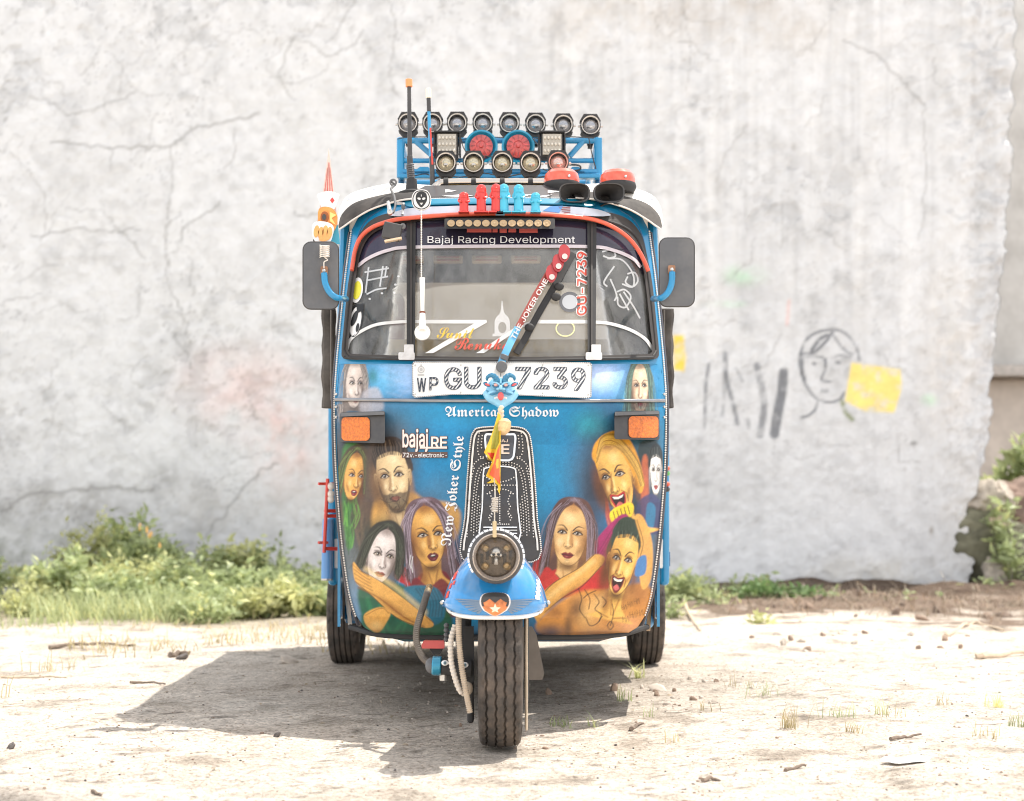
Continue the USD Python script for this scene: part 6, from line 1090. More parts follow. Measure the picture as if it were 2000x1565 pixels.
wire([(776, 272), (800, 268), (860, 268), (900, 272), (960, 268), (1030, 272), (1100, 267), (1160, 270)], 4.47); wire([(860, 340), (900, 346), (940, 338), (985, 345), (1030, 338)], 4.30); wire([(1074, 378), (1076, 398), (1090, 410)], 4.02); wire([(1165, 408), (1185, 398), (1210, 398)], 4.05, .003); wire([(1060, 330), (1080, 338), (1096, 336)], 4.3)
wire([(836, 380), (838, 368), (846, 352), (858, 346)], 4.2, .002)

for q in [[(868, 300), (880, 306), (898, 300)], [(900, 268), (906, 290), (920, 302), (960, 306)], [(1040, 270), (1052, 288), (1046, 302)], [(800, 346), (830, 340), (850, 346), (880, 344)], [(990, 346), (1020, 340), (1050, 346), (1066, 344)], [(960, 330), (968, 342), (980, 338)], [(1150, 270), (1156, 300), (1164, 330)]]: wire(q, 4.40, .0018)
# horns and beacons
for px, py, sg in ((1122, 376, 1), (1190, 376, -1)):
    D = 3.99; rx, rz = W(30, D), W(18.5, D); n = 36; rings = []
    for t, k in ((0, 1.0), (.012, 1.02), (.02, .95), (.05, .55), (.10, .3), (.15, .22)):
        a = np.linspace(0, 2 * np.pi, n, endpoint=False); p = 3.0; ca, sa = np.cos(a), np.sin(a)
        rings.append(np.c_[P(px, 0, D)[0] + sg * t * .1 + rx * k * np.sign(ca) * np.abs(ca) ** (2 / p), np.full(n, D + t), P(0, py, D)[2] + rz * k * np.sign(sa) * np.abs(sa) ** (2 / p)])
    inner = [r_.copy() for r_ in rings[::-1]]
    for r_, k in zip(inner, (.3, .5, .7, .84, .90, .92)): c = r_.mean(0); r_[:] = c + (r_ - c) * k; 
    inner[-1][:, 1] = D + .001
    allr = rings[::-1] + inner[::-1]; v = np.vstack(allr); f = []
    for i in range(len(allr) - 1):
        for j in range(n):
            j2 = (j + 1) % n; f += [(i * n + j, i * n + j2, (i + 1) * n + j2), (i * n + j, (i + 1) * n + j2, (i + 1) * n + j)]
    hm = trimesh.Trimesh(v, np.array(f), process=False); hm.invert()
    h = add('horn', hm, m_black, label='black trumpet horn')
    c = P(px, py, D); add('horn_body', cyl(c + [sg * .012, .13, 0], c + [sg * .02, .22, .004], .028, 18), m_matte, parent=h); add('horn_bracket', rbox(c[0] + sg * .01, c[1] + .14, c[2] - .028, .02, .05, .03, .004), m_matte, parent=h)
for px, py in ((1097, 356), (1206, 357)):
    D = 4.14; c = P(px, py, D); r = W(36, D); q = r * .92
    b = add('beacon', lathe([(0, -.024), (r * .86, -.024), (r, -.012), (r * 1.02, -.004), (r * .98, .004), (0, .004)], c - [0, 0, .008], (0, 0, 1), 36), m_matte, label='orange beacon on a black base')
    add('dome', lathe([(r * .96, 0), (r * .97, .012), (r * .90, .026), (r * .72, .036), (r * .4, .041), (0, .042)], c - [0, 0, .004], (0, 0, 1), 22), M('beacon_lens', lin(216, 88, 62), .15, coat=1.0, var=.12, scale=40), smooth=25, parent=b)
    add('foot', cyl(c - [0, 0, .06], c - [0, 0, .03], r * .45, 20), m_matte, parent=b); add('screw', cyl(c + [r * .35, -r * .88, .006], c + [r * .36, -r * .97, .006], .004, 8), m_steel, parent=b)

# aerials
an = add('aerial', cat(cyl(P(803, 352, 4.12), P(800, 305, 4.12), .0095, 14, .0085), cyl(P(800.5, 306, 4.12), P(799, 168, 4.12), .0072, 14, .0056)), m_black, label='tall black aerial with orange tip')
add('tip', cyl(P(799, 170, 4.12), P(798.7, 155, 4.12), .0100, 14), M('orange_tip', lin(236, 150, 96), .5), parent=an); add('spring', coil(P(803, 350, 4.12), P(801, 322, 4.12), .0098, 7, .0022), m_grey, parent=an)
add('foot', lathe([(0, 0), (W(26, 4.1), 0), (W(26, 4.1), .006), (W(12, 4.1), .014), (W(10, 4.1), .045), (0, .045)], P(804, 381, 4.12), (0, 0, 1), 24), m_matte, parent=an)
an = add('aerial', cyl(P(843, 345, 4.2), P(837.5, 214, 4.2), .0058, 12, .0046), M('aerial_blue', lin(56, 150, 196), .35, coat=.4), label='thinner blue aerial with white tip')
add('sleeve', cyl(P(838, 218, 4.2), P(837, 190, 4.2), .0062, 12), m_black, parent=an); add('tip', cyl(P(837, 192, 4.2), P(836.6, 173, 4.2), .0082, 12), M('cream_tip', lin(236, 228, 206), .5), parent=an); add('socket', cyl(P(845, 372, 4.2), P(843, 306, 4.2), .0075, 12), m_black, parent=an)
add('foot', lathe([(0, 0), (W(24, 4.15), 0), (W(24, 4.15), .006), (W(8, 4.15), .014), (0, .015)], P(852, 380, 4.15), (0, 0, 1), 24), m_matte, parent=an); add('stripe', cyl(P(844.5, 322, 4.193), P(840.5, 250, 4.193), .0026, 8), m_red, parent=an)

# small gadgets at the left of the roof
g = add('hook', cat(tube(spline([P(766, 356, 4.08), P(770, 362, 4.07), P(764, 370, 4.05), P(770, 384, 4.03), P(772, 402, 4.0), P(768, 416, 3.98)], 6), .0036, 8), lathe([(.006, -.003), (.011, -.003), (.011, .003), (.006, .003)], P(768, 357, 4.07), (0, -1, 0), 16)), m_grey, label='bent wire hook at the roof\'s corner')
add('lever', tube([P(758, 394, 4.0), P(762, 418, 3.985)], [.0045, .0075], 10), m_steel, parent=g); add('pivot', lathe([(0, 0), (.008, 0), (.008, .012), (.004, .013), (0, .010)], P(762, 415, 3.97), (0, -1, 0), 14), m_steel, parent=g)
add('pivot', lathe([(0, 0), (.006, 0), (.006, .012), (0, .012)], P(788, 405, 3.98), (0, -1, 0), 12), m_grey, parent=g); add('arm', tube([P(776, 398, 4.0), P(788, 398, 3.99), P(786, 420, 3.97)], .004, 8), m_steel, parent=g)
rotm = R(-12, (0, 1, 0)); cc = P(766, 453, 3.90); g = add('camera_box', rbox(*cc, W(36, 3.9), .03, W(32, 3.9), .004, R(12, (0, 1, 0))), m_black, label='small black box under the visor'); add('cream_edge', rbox(*P(768, 469, 3.885), W(34, 3.9), .02, W(4, 3.9), .001, R(-11, (0, 1, 0))), M('cream', lin(216, 190, 160), .5), parent=g)
add('pivot', lathe([(0, 0), (.008, 0), (.008, .01), (.003, .011), (0, .009)], P(787, 443, 3.90), (0, -1, 0), 14), m_grey, parent=g)

# mirrors
for s in (0, 1):
    D = 3.86; (x0, y0, x1, y1) = (593, 474, 660, 603) if s == 0 else (1289, 466, 1355, 598)
    m_ = add('mirror', px_plate(rrect(x0, y0, x1, y1, 14), D, .02), m_grey, label='dark grey mirror back'); o = np.array(rrect(x0 + .5, y0 + .5, x1 - .5, y1 - .5, 14).exterior.coords)[:-1]
    add('rim', tube([P(a, b, D + .006) for a, b in o], .0042, 8, True), m_black, parent=m_); add('mirror_glass', px_plate(rrect(x0 + 4, y0 + 4, x1 - 4, y1 - 4, 10), D + .0205, .002), M('mirror_silver', (.9, .9, .9), .02, 1.0), parent=m_)
    path = [(676, 584, .13), (664, 583, .01), (654, 580, -.014), (643, 570, -.018), (635, 553, -.018), (633, 534, -.014)] if s == 0 else [(1276, 584, .13), (1287, 583, .01), (1296, 580, -.014), (1306, 569, -.018), (1312, 552, -.018), (1313, 532, -.014)]
    add('mirror_arm', tube(spline([P(a, b, D + q) for a, b, q in path], 7), W(6.2, D), 12), m_blue, parent=m_)
    bx, by = (633, 529) if s == 0 else (1312, 527); add('bracket', px_plate(rrect(bx - 7, by - 9, bx + 7, by + 8, 3), D - .012, .01), M('rusty_steel', lin(150, 112, 88), .5, .5, var=.3, scale=60), parent=m_); add('bolt', lathe([(0, 0), (.0048, 0), (.0048, .005), (.002, .007), (0, .007)], P(bx, by, D - .012), (0, -1, 0), 8), m_steel, parent=m_)
D = 3.845; sp0, sp1 = P(634, 479, D), P(634, 503, D)
spr = add('mirror_spring', cat(coil(sp0, sp1, W(9, D), 6, .0016), tube(spline([P(634, 503, D), P(640, 508, D), P(633, 512, D), P(633, 524, D)], 5), .0016, 6)), m_pearl, label='white spring in front of the left mirror')
bladep = Polygon(spline([(642, 290), (648, 330), (652, 372), (656, 400), (661, 440), (662, 476), (612, 474), (618, 440), (624, 400), (629, 372), (636, 330)], 4, True))
bd = add('spike_plate', px_plate(Polygon([(642, 290), (652, 372), (660, 440), (663, 476), (611, 474), (618, 440), (631, 372)]), 3.92, .004), M('spike_base', lin(222, 190, 178), .5, var=.15, scale=50), label='tall pointed printed plate above the left mirror')
for k in range(4):
    x = 633.5 + k * 5.0; add('stripe', px_plate(Polygon([(x, 374), (x + 1.6, 374), (642.1 + (k - 1.5) * 1.6, 312 + abs(k - 1.5) * 10), (641.9 + (k - 1.5) * 1.6, 312 + abs(k - 1.5) * 10)]), 3.918, .002), M('spike_red', lin(196, 96, 90), .5), parent=bd)
for k, a in enumerate((-24, -8, 8, 24)):
    cd = affinity.rotate(rrect(631, 372, 651, 404, 3), a * .8, origin=(641, 412)); cd = affinity.translate(cd, 0, 2); f = add('printed_card', px_plate(cd, 3.914 - k * .0022, .002), m_sticker, parent=bd)
    ctr = cd.centroid; add('card_mark', px_plate(Polygon([(ctr.x, ctr.y - 6), (ctr.x + 4.5, ctr.y), (ctr.x, ctr.y + 6), (ctr.x - 4.5, ctr.y)]), 3.9128 - k * .0022, .0008), M('card_red', lin(206, 70, 66), .5), parent=bd)
add('blue_patch', px_plate(Polygon([(644, 440), (660, 440), (664, 477), (640, 477)]), 3.9172, .002), M('patch_cyan', lin(66, 158, 184), .5), parent=bd); add('dark_patch', px_plate(Polygon([(615, 436), (624, 430), (622, 474), (611, 474)]), 3.9172, .002), m_black, parent=bd)
ob = add('printed_shape', px_plate(poly([(622, 410), (634, 404), (650, 408), (659, 424), (655, 446), (644, 456), (630, 452), (622, 436)], 4), 3.900, .004), M('print_orange', lin(226, 146, 74), .5, var=.2, scale=60), parent=bd); add('printed_ring', px_plate(ellp(634, 424, 8, 11), 3.8975, .002), M('print_brown', lin(150, 84, 40), .5), parent=bd); add('printed_ring', px_plate(ellp(633, 424, 4, 6), 3.8952, .002), m_black, parent=bd); add('printed_flash', px_plate(Polygon([(644, 414), (657, 420), (648, 426), (656, 440), (644, 432)]), 3.8975, .002), M('print_gold', lin(236, 200, 120), .5), parent=bd)
fist = add('printed_fist', px_plate(poly([(612, 440), (622, 434), (640, 436), (650, 444), (648, 460), (642, 472), (622, 474), (612, 462)], 4).buffer(1.5), 3.896, .003), m_sticker, parent=bd)
for k in range(4): add('printed_finger', px_plate(ellp(618 + k * 8.5, 452 + (k % 2) * 3, 5.2, 12, 8), 3.8945, .002), M('print_tan', lin(228, 164, 96), .5, var=.15, scale=80), parent=fist)
add('printed_thumb', px_plate(ellp(634, 466, 11, 5, -14), 3.8925, .002), M('print_tan'), parent=fist)

# wiper
wa = [on_skin(978, 712, .035), on_skin(990, 684, .04), on_skin(1012, 640, .03), on_skin(1044, 580, .028), on_skin(1078, 522, .026), on_skin(1106, 484, .024)]
def strip(pts, w, th=.004):
    p = np.array(pts); v = []; 
    for i in range(len(p)):
        d = p[min(i + 1, len(p) - 1)] - p[max(i - 1, 0)]; d /= np.linalg.norm(d); n = np.cross(d, [0, 1, 0]); n /= np.linalg.norm(n); ww = w[i] if np.ndim(w) else w
        for a, b in ((-1, 0), (1, 0), (1, 1), (-1, 1)): v.append(p[i] + n * a * ww / 2 + np.array([0, th * b, 0]))
    f = []
    for i in range(len(p) - 1):
        for j in range(4): a, b = i * 4 + j, i * 4 + (j + 1) % 4; f += [(a, b, b + 4), (a, b + 4, a + 4)]
    f += [(0, 2, 1), (0, 3, 2)]; e = (len(p) - 1) * 4; f += [(e, e + 1, e + 2), (e, e + 2, e + 3)]
    m = trimesh.Trimesh(np.array(v), np.array(f), process=False); m.fix_normals(); return m
wip = add('wiper', strip(wa, W(12, 3.9)), M('wiper_red', lin(150, 62, 52), .35, coat=.4), label='wiper arm painted blue below and red above')
q = spline(wa[:4], 6); add('blue_section', strip(q[:13] - [0, .003, 0], W(14, 3.85), .003), M('wiper_blue', lin(92, 164, 206), .35, coat=.4, var=.06), parent=wip)
add('hub', cyl(on_skin(979, 718, -.005), on_skin(980, 716, .05), W(11, 3.8), 18), m_grey, parent=wip); add('hub_cap', cyl(on_skin(982, 704, .032), on_skin(986, 694, .036), W(9, 3.8), 14), m_grey, parent=wip)
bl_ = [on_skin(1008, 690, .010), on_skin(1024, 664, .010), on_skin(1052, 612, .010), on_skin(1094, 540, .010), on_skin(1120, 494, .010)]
add('blade_with_shade', strip(bl_, W(13, 3.9), .010), m_matte, parent=wip)  # dark strip made wider than the blade to take in the arm's shadow
for k, (a, b) in enumerate(((1092, 560), (1086, 580), (1034, 640))): add('blade_clip', ell(on_skin(a, b, .012), .014, .008, .012, 1), m_matte, parent=wip)
lt = text_poly('THE JOKER ONE', 1, True); b = lt.bounds; L = math.hypot(1066 - 1000, 548 - 664); lt = affinity.affine_transform(lt, [L / (b[2] - b[0]), 0, 0, -10 / (b[3] - b[1]), -b[0] * L / (b[2] - b[0]), 0]); lt = affinity.rotate(lt, -math.degrees(math.atan2(664 - 548, 1066 - 1000)), origin=(0, 0)); lt = affinity.translate(lt, 1005, 664)
add('lettering', decal(lt, .0385, .001, 30), M('letter_cream', lin(206, 200, 196), .5), parent=wip, label='pale capital letters THE JOKER ONE')
for k, (a, b) in enumerate([(1077, 535), (1090, 514), (1102, 495)]):
    add('ornament', decal(poly([(a - 11, b - 2), (a - 7, b - 15), (a + 3, b - 17), (a + 11, b - 8), (a + 10, b + 6), (a + 2, b + 17), (a - 7, b + 13)], 4), .034 + .003 * k, .004, 20), M('ornament_red', lin(160, 26, 32), .3, coat=.5), parent=wip); add('ornament_face', decal(ellp(a + 1, b + 6, 5.5, 5.5), .0385 + .003 * k, .002, 20), M('ornament_white', lin(190, 178, 172), .5), parent=wip)

# ------------------------------------------------------------------ fork cover, headlight, mudguard
C_out = [(935, 835), (977, 832), (1014, 834), (1030, 842), (1038, 862), (1045, 930), (1050, 1010), (1053, 1092), (977, 1096), (902, 1092), (907, 1010), (912, 930), (918, 862), (924, 843)]
cov_p = poly(C_out, 4)
cover = add('fork_cover', decal(cov_p, .0, .05, 14), M('cover_black', lin(52, 49, 48), .4, coat=.2, var=.2, scale=30), label='black studded cover above the headlight')
add('rope_trim', beads(on_skin(*np.array(cov_p.buffer(-1).exterior.coords).T, .054), .0052, .0021), m_pearl, parent=cover, kind='stuff')
def ring_line(g, w): return g.buffer(w / 2).difference(g.buffer(-w / 2))
add('white_line', decal(ring_line(cov_p.buffer(-7.5), 3.4).difference(sbox(880, 1075, 1080, 1100)), .052, .002, 14), m_pearl, parent=cover)
inn = poly([(944, 926), (950, 914), (977, 911), (1002, 914), (1008, 926), (1011, 990), (1012, 1060), (941, 1060), (942, 990)], 3)
add('inner_panel', decal(inn, .0505, .006, 14), M('panel_dark', lin(40, 39, 42), .25, coat=.4), parent=cover); add('white_line', decal(ring_line(inn, 2.6).difference(sbox(930, 1054, 1020, 1070)), .0572, .0014, 14), m_sticker, parent=cover)
bp = poly([(948, 851), (960, 848.5), (995, 848.5), (1006, 851), (1005, 875), (1000, 897), (977, 899), (954, 897), (949, 875)], 3); bdg = add('badge', decal(bp, .051, .006, 14), M('badge_dark', lin(64, 66, 72), .35, coat=.3), parent=cover)
add('badge_frame', decal(ring_line(bp, 4.0), .0565, .002, 14), m_chrome, parent=cover); add('badge_letters', decal(unary_union([fit(text_poly('RE', 1, True), 958, 868, 995, 887), fit(text_poly('BAJAJ', 1, True), 960, 858, 992, 864)]), .0572, .0015, 14), M('badge_cream', lin(216, 196, 178), .4), parent=cover)
dots = []
def dotline(pts, step, sm=True):
    l = LineString(spline(pts, 6) if sm else pts); dots.extend([(l.interpolate(s).x, l.interpolate(s).y) for s in np.arange(0, l.length, step)])
for f in (lambda x: x, lambda x: MIR - x):
    dotline([(f(936), 846), (f(933), 870), (f(934), 885), (f(939), 893), (f(944), 896)], 6); dotline([(f(944), 893), (f(930), 902), (f(922), 915), (f(917), 935)], 5.5); dotline([(f(942), 851), (f(940), 870), (f(942), 880)], 6); dotline([(f(977), 903), (f(955), 904), (f(938), 912), (f(930), 930), (f(926), 960), (f(922), 1000), (f(920), 1040)], 5.6); dotline([(f(977), 908), (f(956), 909), (f(941), 918), (f(934), 940), (f(929), 975), (f(926), 1010), (f(925), 1050)], 5.6); dotline([(f(926), 915), (f(921), 935), (f(917), 965), (f(914), 1000), (f(912), 1050)], 5.6); dotline([(f(935), 970), (f(932), 1000), (f(931), 1040)], 5.6); dotline([(f(938), 985), (f(936), 1010), (f(935), 1050)], 5.6)
    dotline([(f(946), 930), (f(960), 938), (f(977), 942)], 5.5); dotline([(f(977), 955), (f(962), 958), (f(950), 966)], 5.5); dotline([(f(957), 964), (f(962), 980), (f(957), 990), (f(962), 1000), (f(958), 1012)], 5.5)
    dotline([(f(960), 1003), (f(955), 1010), (f(958), 1018)], 5)
dotline([(946, 948), (1008, 948)], 5.6, False); dotline([(976, 966), (976, 1022)], 4.6, False); dotline([(960, 1024), (994, 1024)], 4.2, False)
base = trimesh.creation.icosphere(subdivisions=1, radius=.0019); dp = np.array(dots); c = on_skin(dp[:, 0], dp[:, 1], .0525); deep = np.array([inn.contains(Point(*q)) for q in dots]); c[deep, 1] -= .005
add('studs', trimesh.Trimesh((c[:, None] + base.vertices[None]).reshape(-1, 3), (np.arange(len(c))[:, None, None] * len(base.vertices) + base.faces[None]).reshape(-1, 3), process=False), m_pearl, parent=cover, kind='stuff')
for y in (1029, 1035, 1041): add('grille_line', decal(sbox(944, y, 1010, y + 2.2), .0572, .002, 20), m_sticker if y != 1035 else m_steel, parent=cover)

HD = 3.19; hc = P(969, 1088, HD); hr = W(53, HD); fw = (0, -1, 0)
hl = add('headlight', lathe([(0, -.17), (hr * .45, -.17), (hr * .8, -.11), (hr * .97, -.04), (hr, -.02), (hr * 1.0, 0), (hr * .96, .010), (hr * .86, .012), (hr * .84, -.002), (0, -.004)], hc, fw, 48), m_black, label='round headlight with black shell and chrome visor')
add('bezel', lathe([(hr * .80, .000), (hr * .87, .012), (hr * .84, .015), (hr * .74, .006), (hr * .73, .0)], hc, fw, 48), M('bezel_tan', lin(222, 208, 196), .14, .7), parent=hl)
add('reflector', lathe([(hr * .76, .004), (hr * .6, .002), (hr * .3, .0005), (0, .0002)], hc, fw, 40), M('reflector_dark', lin(112, 98, 84), .25, .4, var=.35, scale=60), parent=hl)
for a in (40, 140, 220, 320): add('bulb', lathe([(0, 0), (.009, 0), (.009, .004), (.006, .006), (0, .004)], hc + [hr * .52 * math.cos(math.radians(a)), -.004, hr * .52 * math.sin(math.radians(a))], fw, 16), M('bulb_tan', lin(186, 160, 120), .2, .5), parent=hl)
for k in range(6): add('reflector_rib', rbox(hc[0] + (k - 2.5) * .013, hc[1] + .0, hc[2] + (.004 if k % 2 else -.004), .007, .006, .022, .001), M('rib_dark', lin(70, 62, 54), .4), parent=hl)
sk = add('skull_emblem', cat(ell(hc + [0, -.008, .010], .0125, .006, .0125, 2), rbox(hc[0], hc[1] - .008, hc[2] - .010, .010, .008, .016, .003), ell(hc + [-.010, -.009, .004], .005, .004, .006, 1), ell(hc + [.010, -.009, .004], .005, .004, .006, 1), *[rbox(hc[0] + q * .003, hc[1] - .0125, hc[2] - .014, .002, .003, .008, .0006) for q in (-1, 0, 1)]), M('emblem_silver', (.62, .6, .58), .2, .9), parent=hl)
for q in (-1, 1): add('skull_eye', ell(hc + [q * .005, -.0135, .006], .0036, .002, .003, 1), m_black, parent=hl)
hglass = usdkit.material(stage, '/World/Looks/lamp_cover_glass', {'f': ('fresnel', {'IOR': 1.5}), 't': ('transparent_bsdf', {'color': (.9, .88, .85)}), 'g': ('glossy_bsdf', {'roughness': .02}), 'm': ('mix_closure', {})}, [('f.fac', 'm.fac'), ('t.BSDF', 'm.closure1'), ('g.BSDF', 'm.closure2')], surface='m.closure')
add('glass', lathe([(hr * .75, .006), (hr * .6, .012), (hr * .3, .0165), (0, .018)], hc, fw, 32), hglass, parent=hl)
for k in range(22):                                                       # white segments of the visor ring
    a = math.radians(-25 + k * 230 / 21); a2 = a + math.radians(8.6); m_ = []
    aa = np.linspace(a, a2, 4); r0, r1 = hr * .99, hr * 1.06; v = []
    for t in aa:
        for r_, y in ((r0, .006), (r1, .002), (r1, -.04), (r0, -.04)): v.append(hc + [r_ * math.cos(t), -y, r_ * math.sin(t)])
    f = []
    for i in range(3):
        for j in range(4): p, q = i * 4 + j, i * 4 + (j + 1) % 4; f += [(p, q, q + 4), (p, q + 4, p + 4)]
    f += [(0, 1, 2), (0, 2, 3), (12, 14, 13), (12, 15, 14)]; m_ = trimesh.Trimesh(np.array(v), np.array(f), process=False); m_.fix_normals(); add('visor_segment', m_, M('visor_chrome', (.84, .83, .84), .15, .55), parent=hl)
pole = add('headlight_whip', cat(coil(P(966, 1000, 3.21), P(967, 972, 3.21), W(6, 3.21), 8, .0011), tube([P(966, 1020, 3.21), P(966, 1000, 3.21)], .0014, 6), tube([P(967, 972, 3.21), P(966.5, 950, 3.25), P(965, 935, 3.21)], .0012, 6)), M('wire_pale', lin(210, 202, 190), .3, .6), label='wire whip with a spring on the headlight'); add('clip', rbox(*P(966, 1034, 3.17), W(8, 3.17), .02, W(32, 3.17), .002), M('brass', lin(196, 176, 140), .3, .7), parent=pole)

# front mudguard: a shell swept over the wheel
vs = [(3.247, .326, .112), (3.238, .342, .123), (3.243, .372, .121), (3.258, .404, .113), (3.280, .434, .103), (3.315, .460, .092), (3.38, .478, .084), (3.48, .484, .082), (3.58, .465, .082), (3.66, .42, .084)]
rings = []
for y, z, w in vs:
    s_ = np.linspace(-1, 1, 29); a = np.abs(s_); k = np.clip((y - 3.22) / .3, 0, 1)
    lipup = .036 * np.clip((.36 - z) / .03, 0, 1) * a ** 3
    rings.append(np.c_[P(967, 0, 3.24)[0] + w * np.sign(s_) * (1 - (1 - a) ** 1.5), y + (.10 - .05 * k) * a ** 2.4, z - (.012 + .075 * k) * a ** 3 + lipup])
mg = loft(rings, .004)
if mg.volume < 0: mg.invert()
guard = add('front_mudguard', mg, M('guard_blue', lin(30, 132, 196), .18, coat=1.0, var=.05, scale=8, dirt=lin(96, 124, 146), dscale=26, damt=.4), smooth=50, label='blue front mudguard with white lip')
add('lip', tube(rings[0] + [0, -.002, -.001], .0052, 10), m_white, parent=guard)
lip_s = [r_[[0, -1]] for r_ in rings]
for e in (0, 1): add('edge', tube(np.array([q[e] for q in lip_s]), .0035, 8), m_dkblue, parent=guard); add('side_bolt', ell(rings[2][0 if e == 0 else -1] + [(-1) ** (e + 1) * .004, 0, -.0], .006, .006, .006, 1), m_steel, parent=guard)
from scipy.interpolate import RegularGridInterpolator
RG = np.array(rings); gi_ = RegularGridInterpolator((np.arange(len(vs)), np.linspace(-1, 1, 29)), RG)
nn_ = np.gradient(RG, axis=0), np.gradient(RG, axis=1)
Nn = np.cross(nn_[1], nn_[0]); Nn /= np.linalg.norm(Nn, axis=2, keepdims=True); Nn *= np.sign(-Nn[..., 1:2] + 1e-9 + (np.abs(Nn[..., 1:2]) < .2) * Nn[..., 2:3] * 5); gn_ = RegularGridInterpolator((np.arange(len(vs)), np.linspace(-1, 1, 29)), Nn)
def on_guard(g2, off, th, me=.06):
    """A shape in (across -1..1, along 0..9) drawn on the mudguard."""
    m = flat(g2, 1.0, me); q = np.c_[np.clip(m.vertices[:, 1], 0, 9), np.clip(m.vertices[:, 0], -1, 1)]; v = gi_(q) + gn_(q) * (off + th * m.vertices[:, 2:3]); m = trimesh.Trimesh(v, m.faces, process=False)
    if m.volume < 0: m.invert()
    return m
E0 = lambda pts: Polygon([(a, b) for a, b in pts])
em = [(-.0, .30), (.10, .8), (.18, 1.5), (.15, 2.15), (.0, 2.3), (-.15, 2.15), (-.18, 1.5), (-.10, .8)]
sh = poly(em, 4); add('emblem', on_guard(sh.buffer(.022), .0008, .0015), m_sticker, parent=guard, label='shield shaped sticker with grey wings'); add('emblem_fill', on_guard(sh, .0024, .001), M('emblem_orange', lin(214, 128, 76), .5, var=.35, scale=70), parent=guard); add('emblem_top', on_guard(sh.intersection(Polygon([(-.3, 2.6), (.3, 2.6), (.3, 1.5), (.13, 1.62), (.07, 1.85), (0, 1.55), (-.07, 1.85), (-.13, 1.62), (-.3, 1.5)])).union(sh.difference(sh.buffer(-.03)).intersection(sbox(-1, 1.3, 1, 3))), .0034, .001), m_black, parent=guard)
add('emblem_star', on_guard(Polygon([(.075 * (1 if k % 2 == 0 else .42) * math.sin(k * math.pi / 5), 1.1 + .42 * (1 if k % 2 == 0 else .42) * math.cos(k * math.pi / 5)) for k in range(10)]), .0036, .001), M('star_cream', lin(240, 226, 196), .5), parent=guard)
for sg in (-1, 1):
    for k in range(7): add('wing_feather', on_guard(Polygon([(sg * .17, 1.75 - k * .10), (sg * (.62 - k * .06), 1.95 - k * .22), (sg * (.58 - k * .06), 1.83 - k * .22), (sg * .17, 1.65 - k * .11)]), .0008, .001, .05), M('wing_grey', lin(112, 130, 150), .5), parent=guard)
for a, b, w, h in [(-.80, 3.6, .10, .7), (-.84, 2.9, .07, .4), (-.86, 2.2, .09, .5), (-.74, 3.1, .05, .3)]: add('red_mark', on_guard(sbox(a - w / 2, b, a + w / 2, b + h), .0008, .001), M('mark_red', lin(216, 70, 56), .4), parent=guard)
for k in range(5): add('white_mark', on_guard(sbox(.62 + k * .035, 1.9 + k * .34, .72 + k * .035, 2.2 + k * .34), .0008, .001), m_sticker, parent=guard)

# ------------------------------------------------------------------ wheels and front suspension
def tyre(cx, cy, r, w, name='wheel', grooves=(-.62, -.2, .2, .62), gd=.007, zig=.035, nth=200, dirt_=lin(112, 98, 86)):
    prof = [(-.70, .62), (-.86, .66), (-.98, .78), (-1.0, .86), (-.93, .945), (-.84, .972)]
    xs = [-.84 + .028 * i for i in range(61)]; body = [(x, .972 + .028 * (1 - (x / .84) ** 2)) for x in xs[1:-1]]
    pr = np.array(prof + body + [(-a, b) for a, b in prof[::-1]]); th = np.linspace(0, 2 * np.pi, nth, endpoint=False); v = np.zeros((nth, len(pr), 3))
    for i, t in enumerate(th):
        rr = pr[:, 1] * r; x = pr[:, 0]
        z_ = zig * (abs(((t * 40 / np.pi) % 2) - 1) - .5) * 2
        for g in grooves: rr = rr - gd * np.clip(1.6 - np.abs(x - g - z_) / .032, 0, 1) * (np.abs(x) < .84)
        if (i // 2) % 4 == 0: rr = rr - gd * .6 * ((np.abs(x) > .72) & (np.abs(x) < .86))
        v[i] = np.c_[cx + x * w / 2, cy + rr * math.sin(t), r + rr * math.cos(t)]
    n = len(pr); f = []
    idx = np.arange(nth * n).reshape(nth, n); nx = np.roll(idx, -1, 0)
    f = np.vstack([np.stack([idx[:, :-1], nx[:, :-1], nx[:, 1:]], -1).reshape(-1, 3), np.stack([idx[:, :-1], nx[:, 1:], idx[:, 1:]], -1).reshape(-1, 3)])
    m = trimesh.Trimesh(v.reshape(-1, 3), f, process=False)
    if m.volume < 0: m.invert()
    wm = M('tyre', lin(62, 57, 53), .85, var=.3, scale=18, bump=.5, bscale=160, dirt=dirt_, dscale=22, damt=.7)
    t_ = add(name, m, wm, smooth=35, label='black dusty tyre')
    for sg in (-1, 1):
        add('rim', lathe([(r * .70, -.010), (r * .66, .004), (r * .58, .006), (r * .50, -.01), (r * .25, -.014), (r * .2, .004), (0, .006)], (cx + sg * w * .33, cy, r), (sg, 0, 0), 36), M('rim_paint', lin(176, 170, 160), .4, .4, dirt=lin(120, 104, 90), dscale=12), parent=t_)
        for k in range(5): a = k * 1.2566; add('nut', cyl((cx + sg * w * .33, cy + r * .36 * math.sin(a), r + r * .36 * math.cos(a)), (cx + sg * (w * .33 + .008), cy + r * .36 * math.sin(a), r + r * .36 * math.cos(a)), .006, 6), m_steel, parent=t_)
        add('axle_cap', cyl((cx + sg * w * .33, cy, r), (cx + sg * w * .52, cy, r), .022, 14), m_steel, parent=t_)
tyre(.004, 3.43, .207, .104, 'front_wheel')
tyre(-.585, 5.45, .207, .118, 'rear_wheel', grooves=(-.5, -.17, .17, .5), zig=.004); tyre(.565, 5.45, .207, .118, 'rear_wheel', grooves=(-.5, -.17, .17, .5), zig=.004)
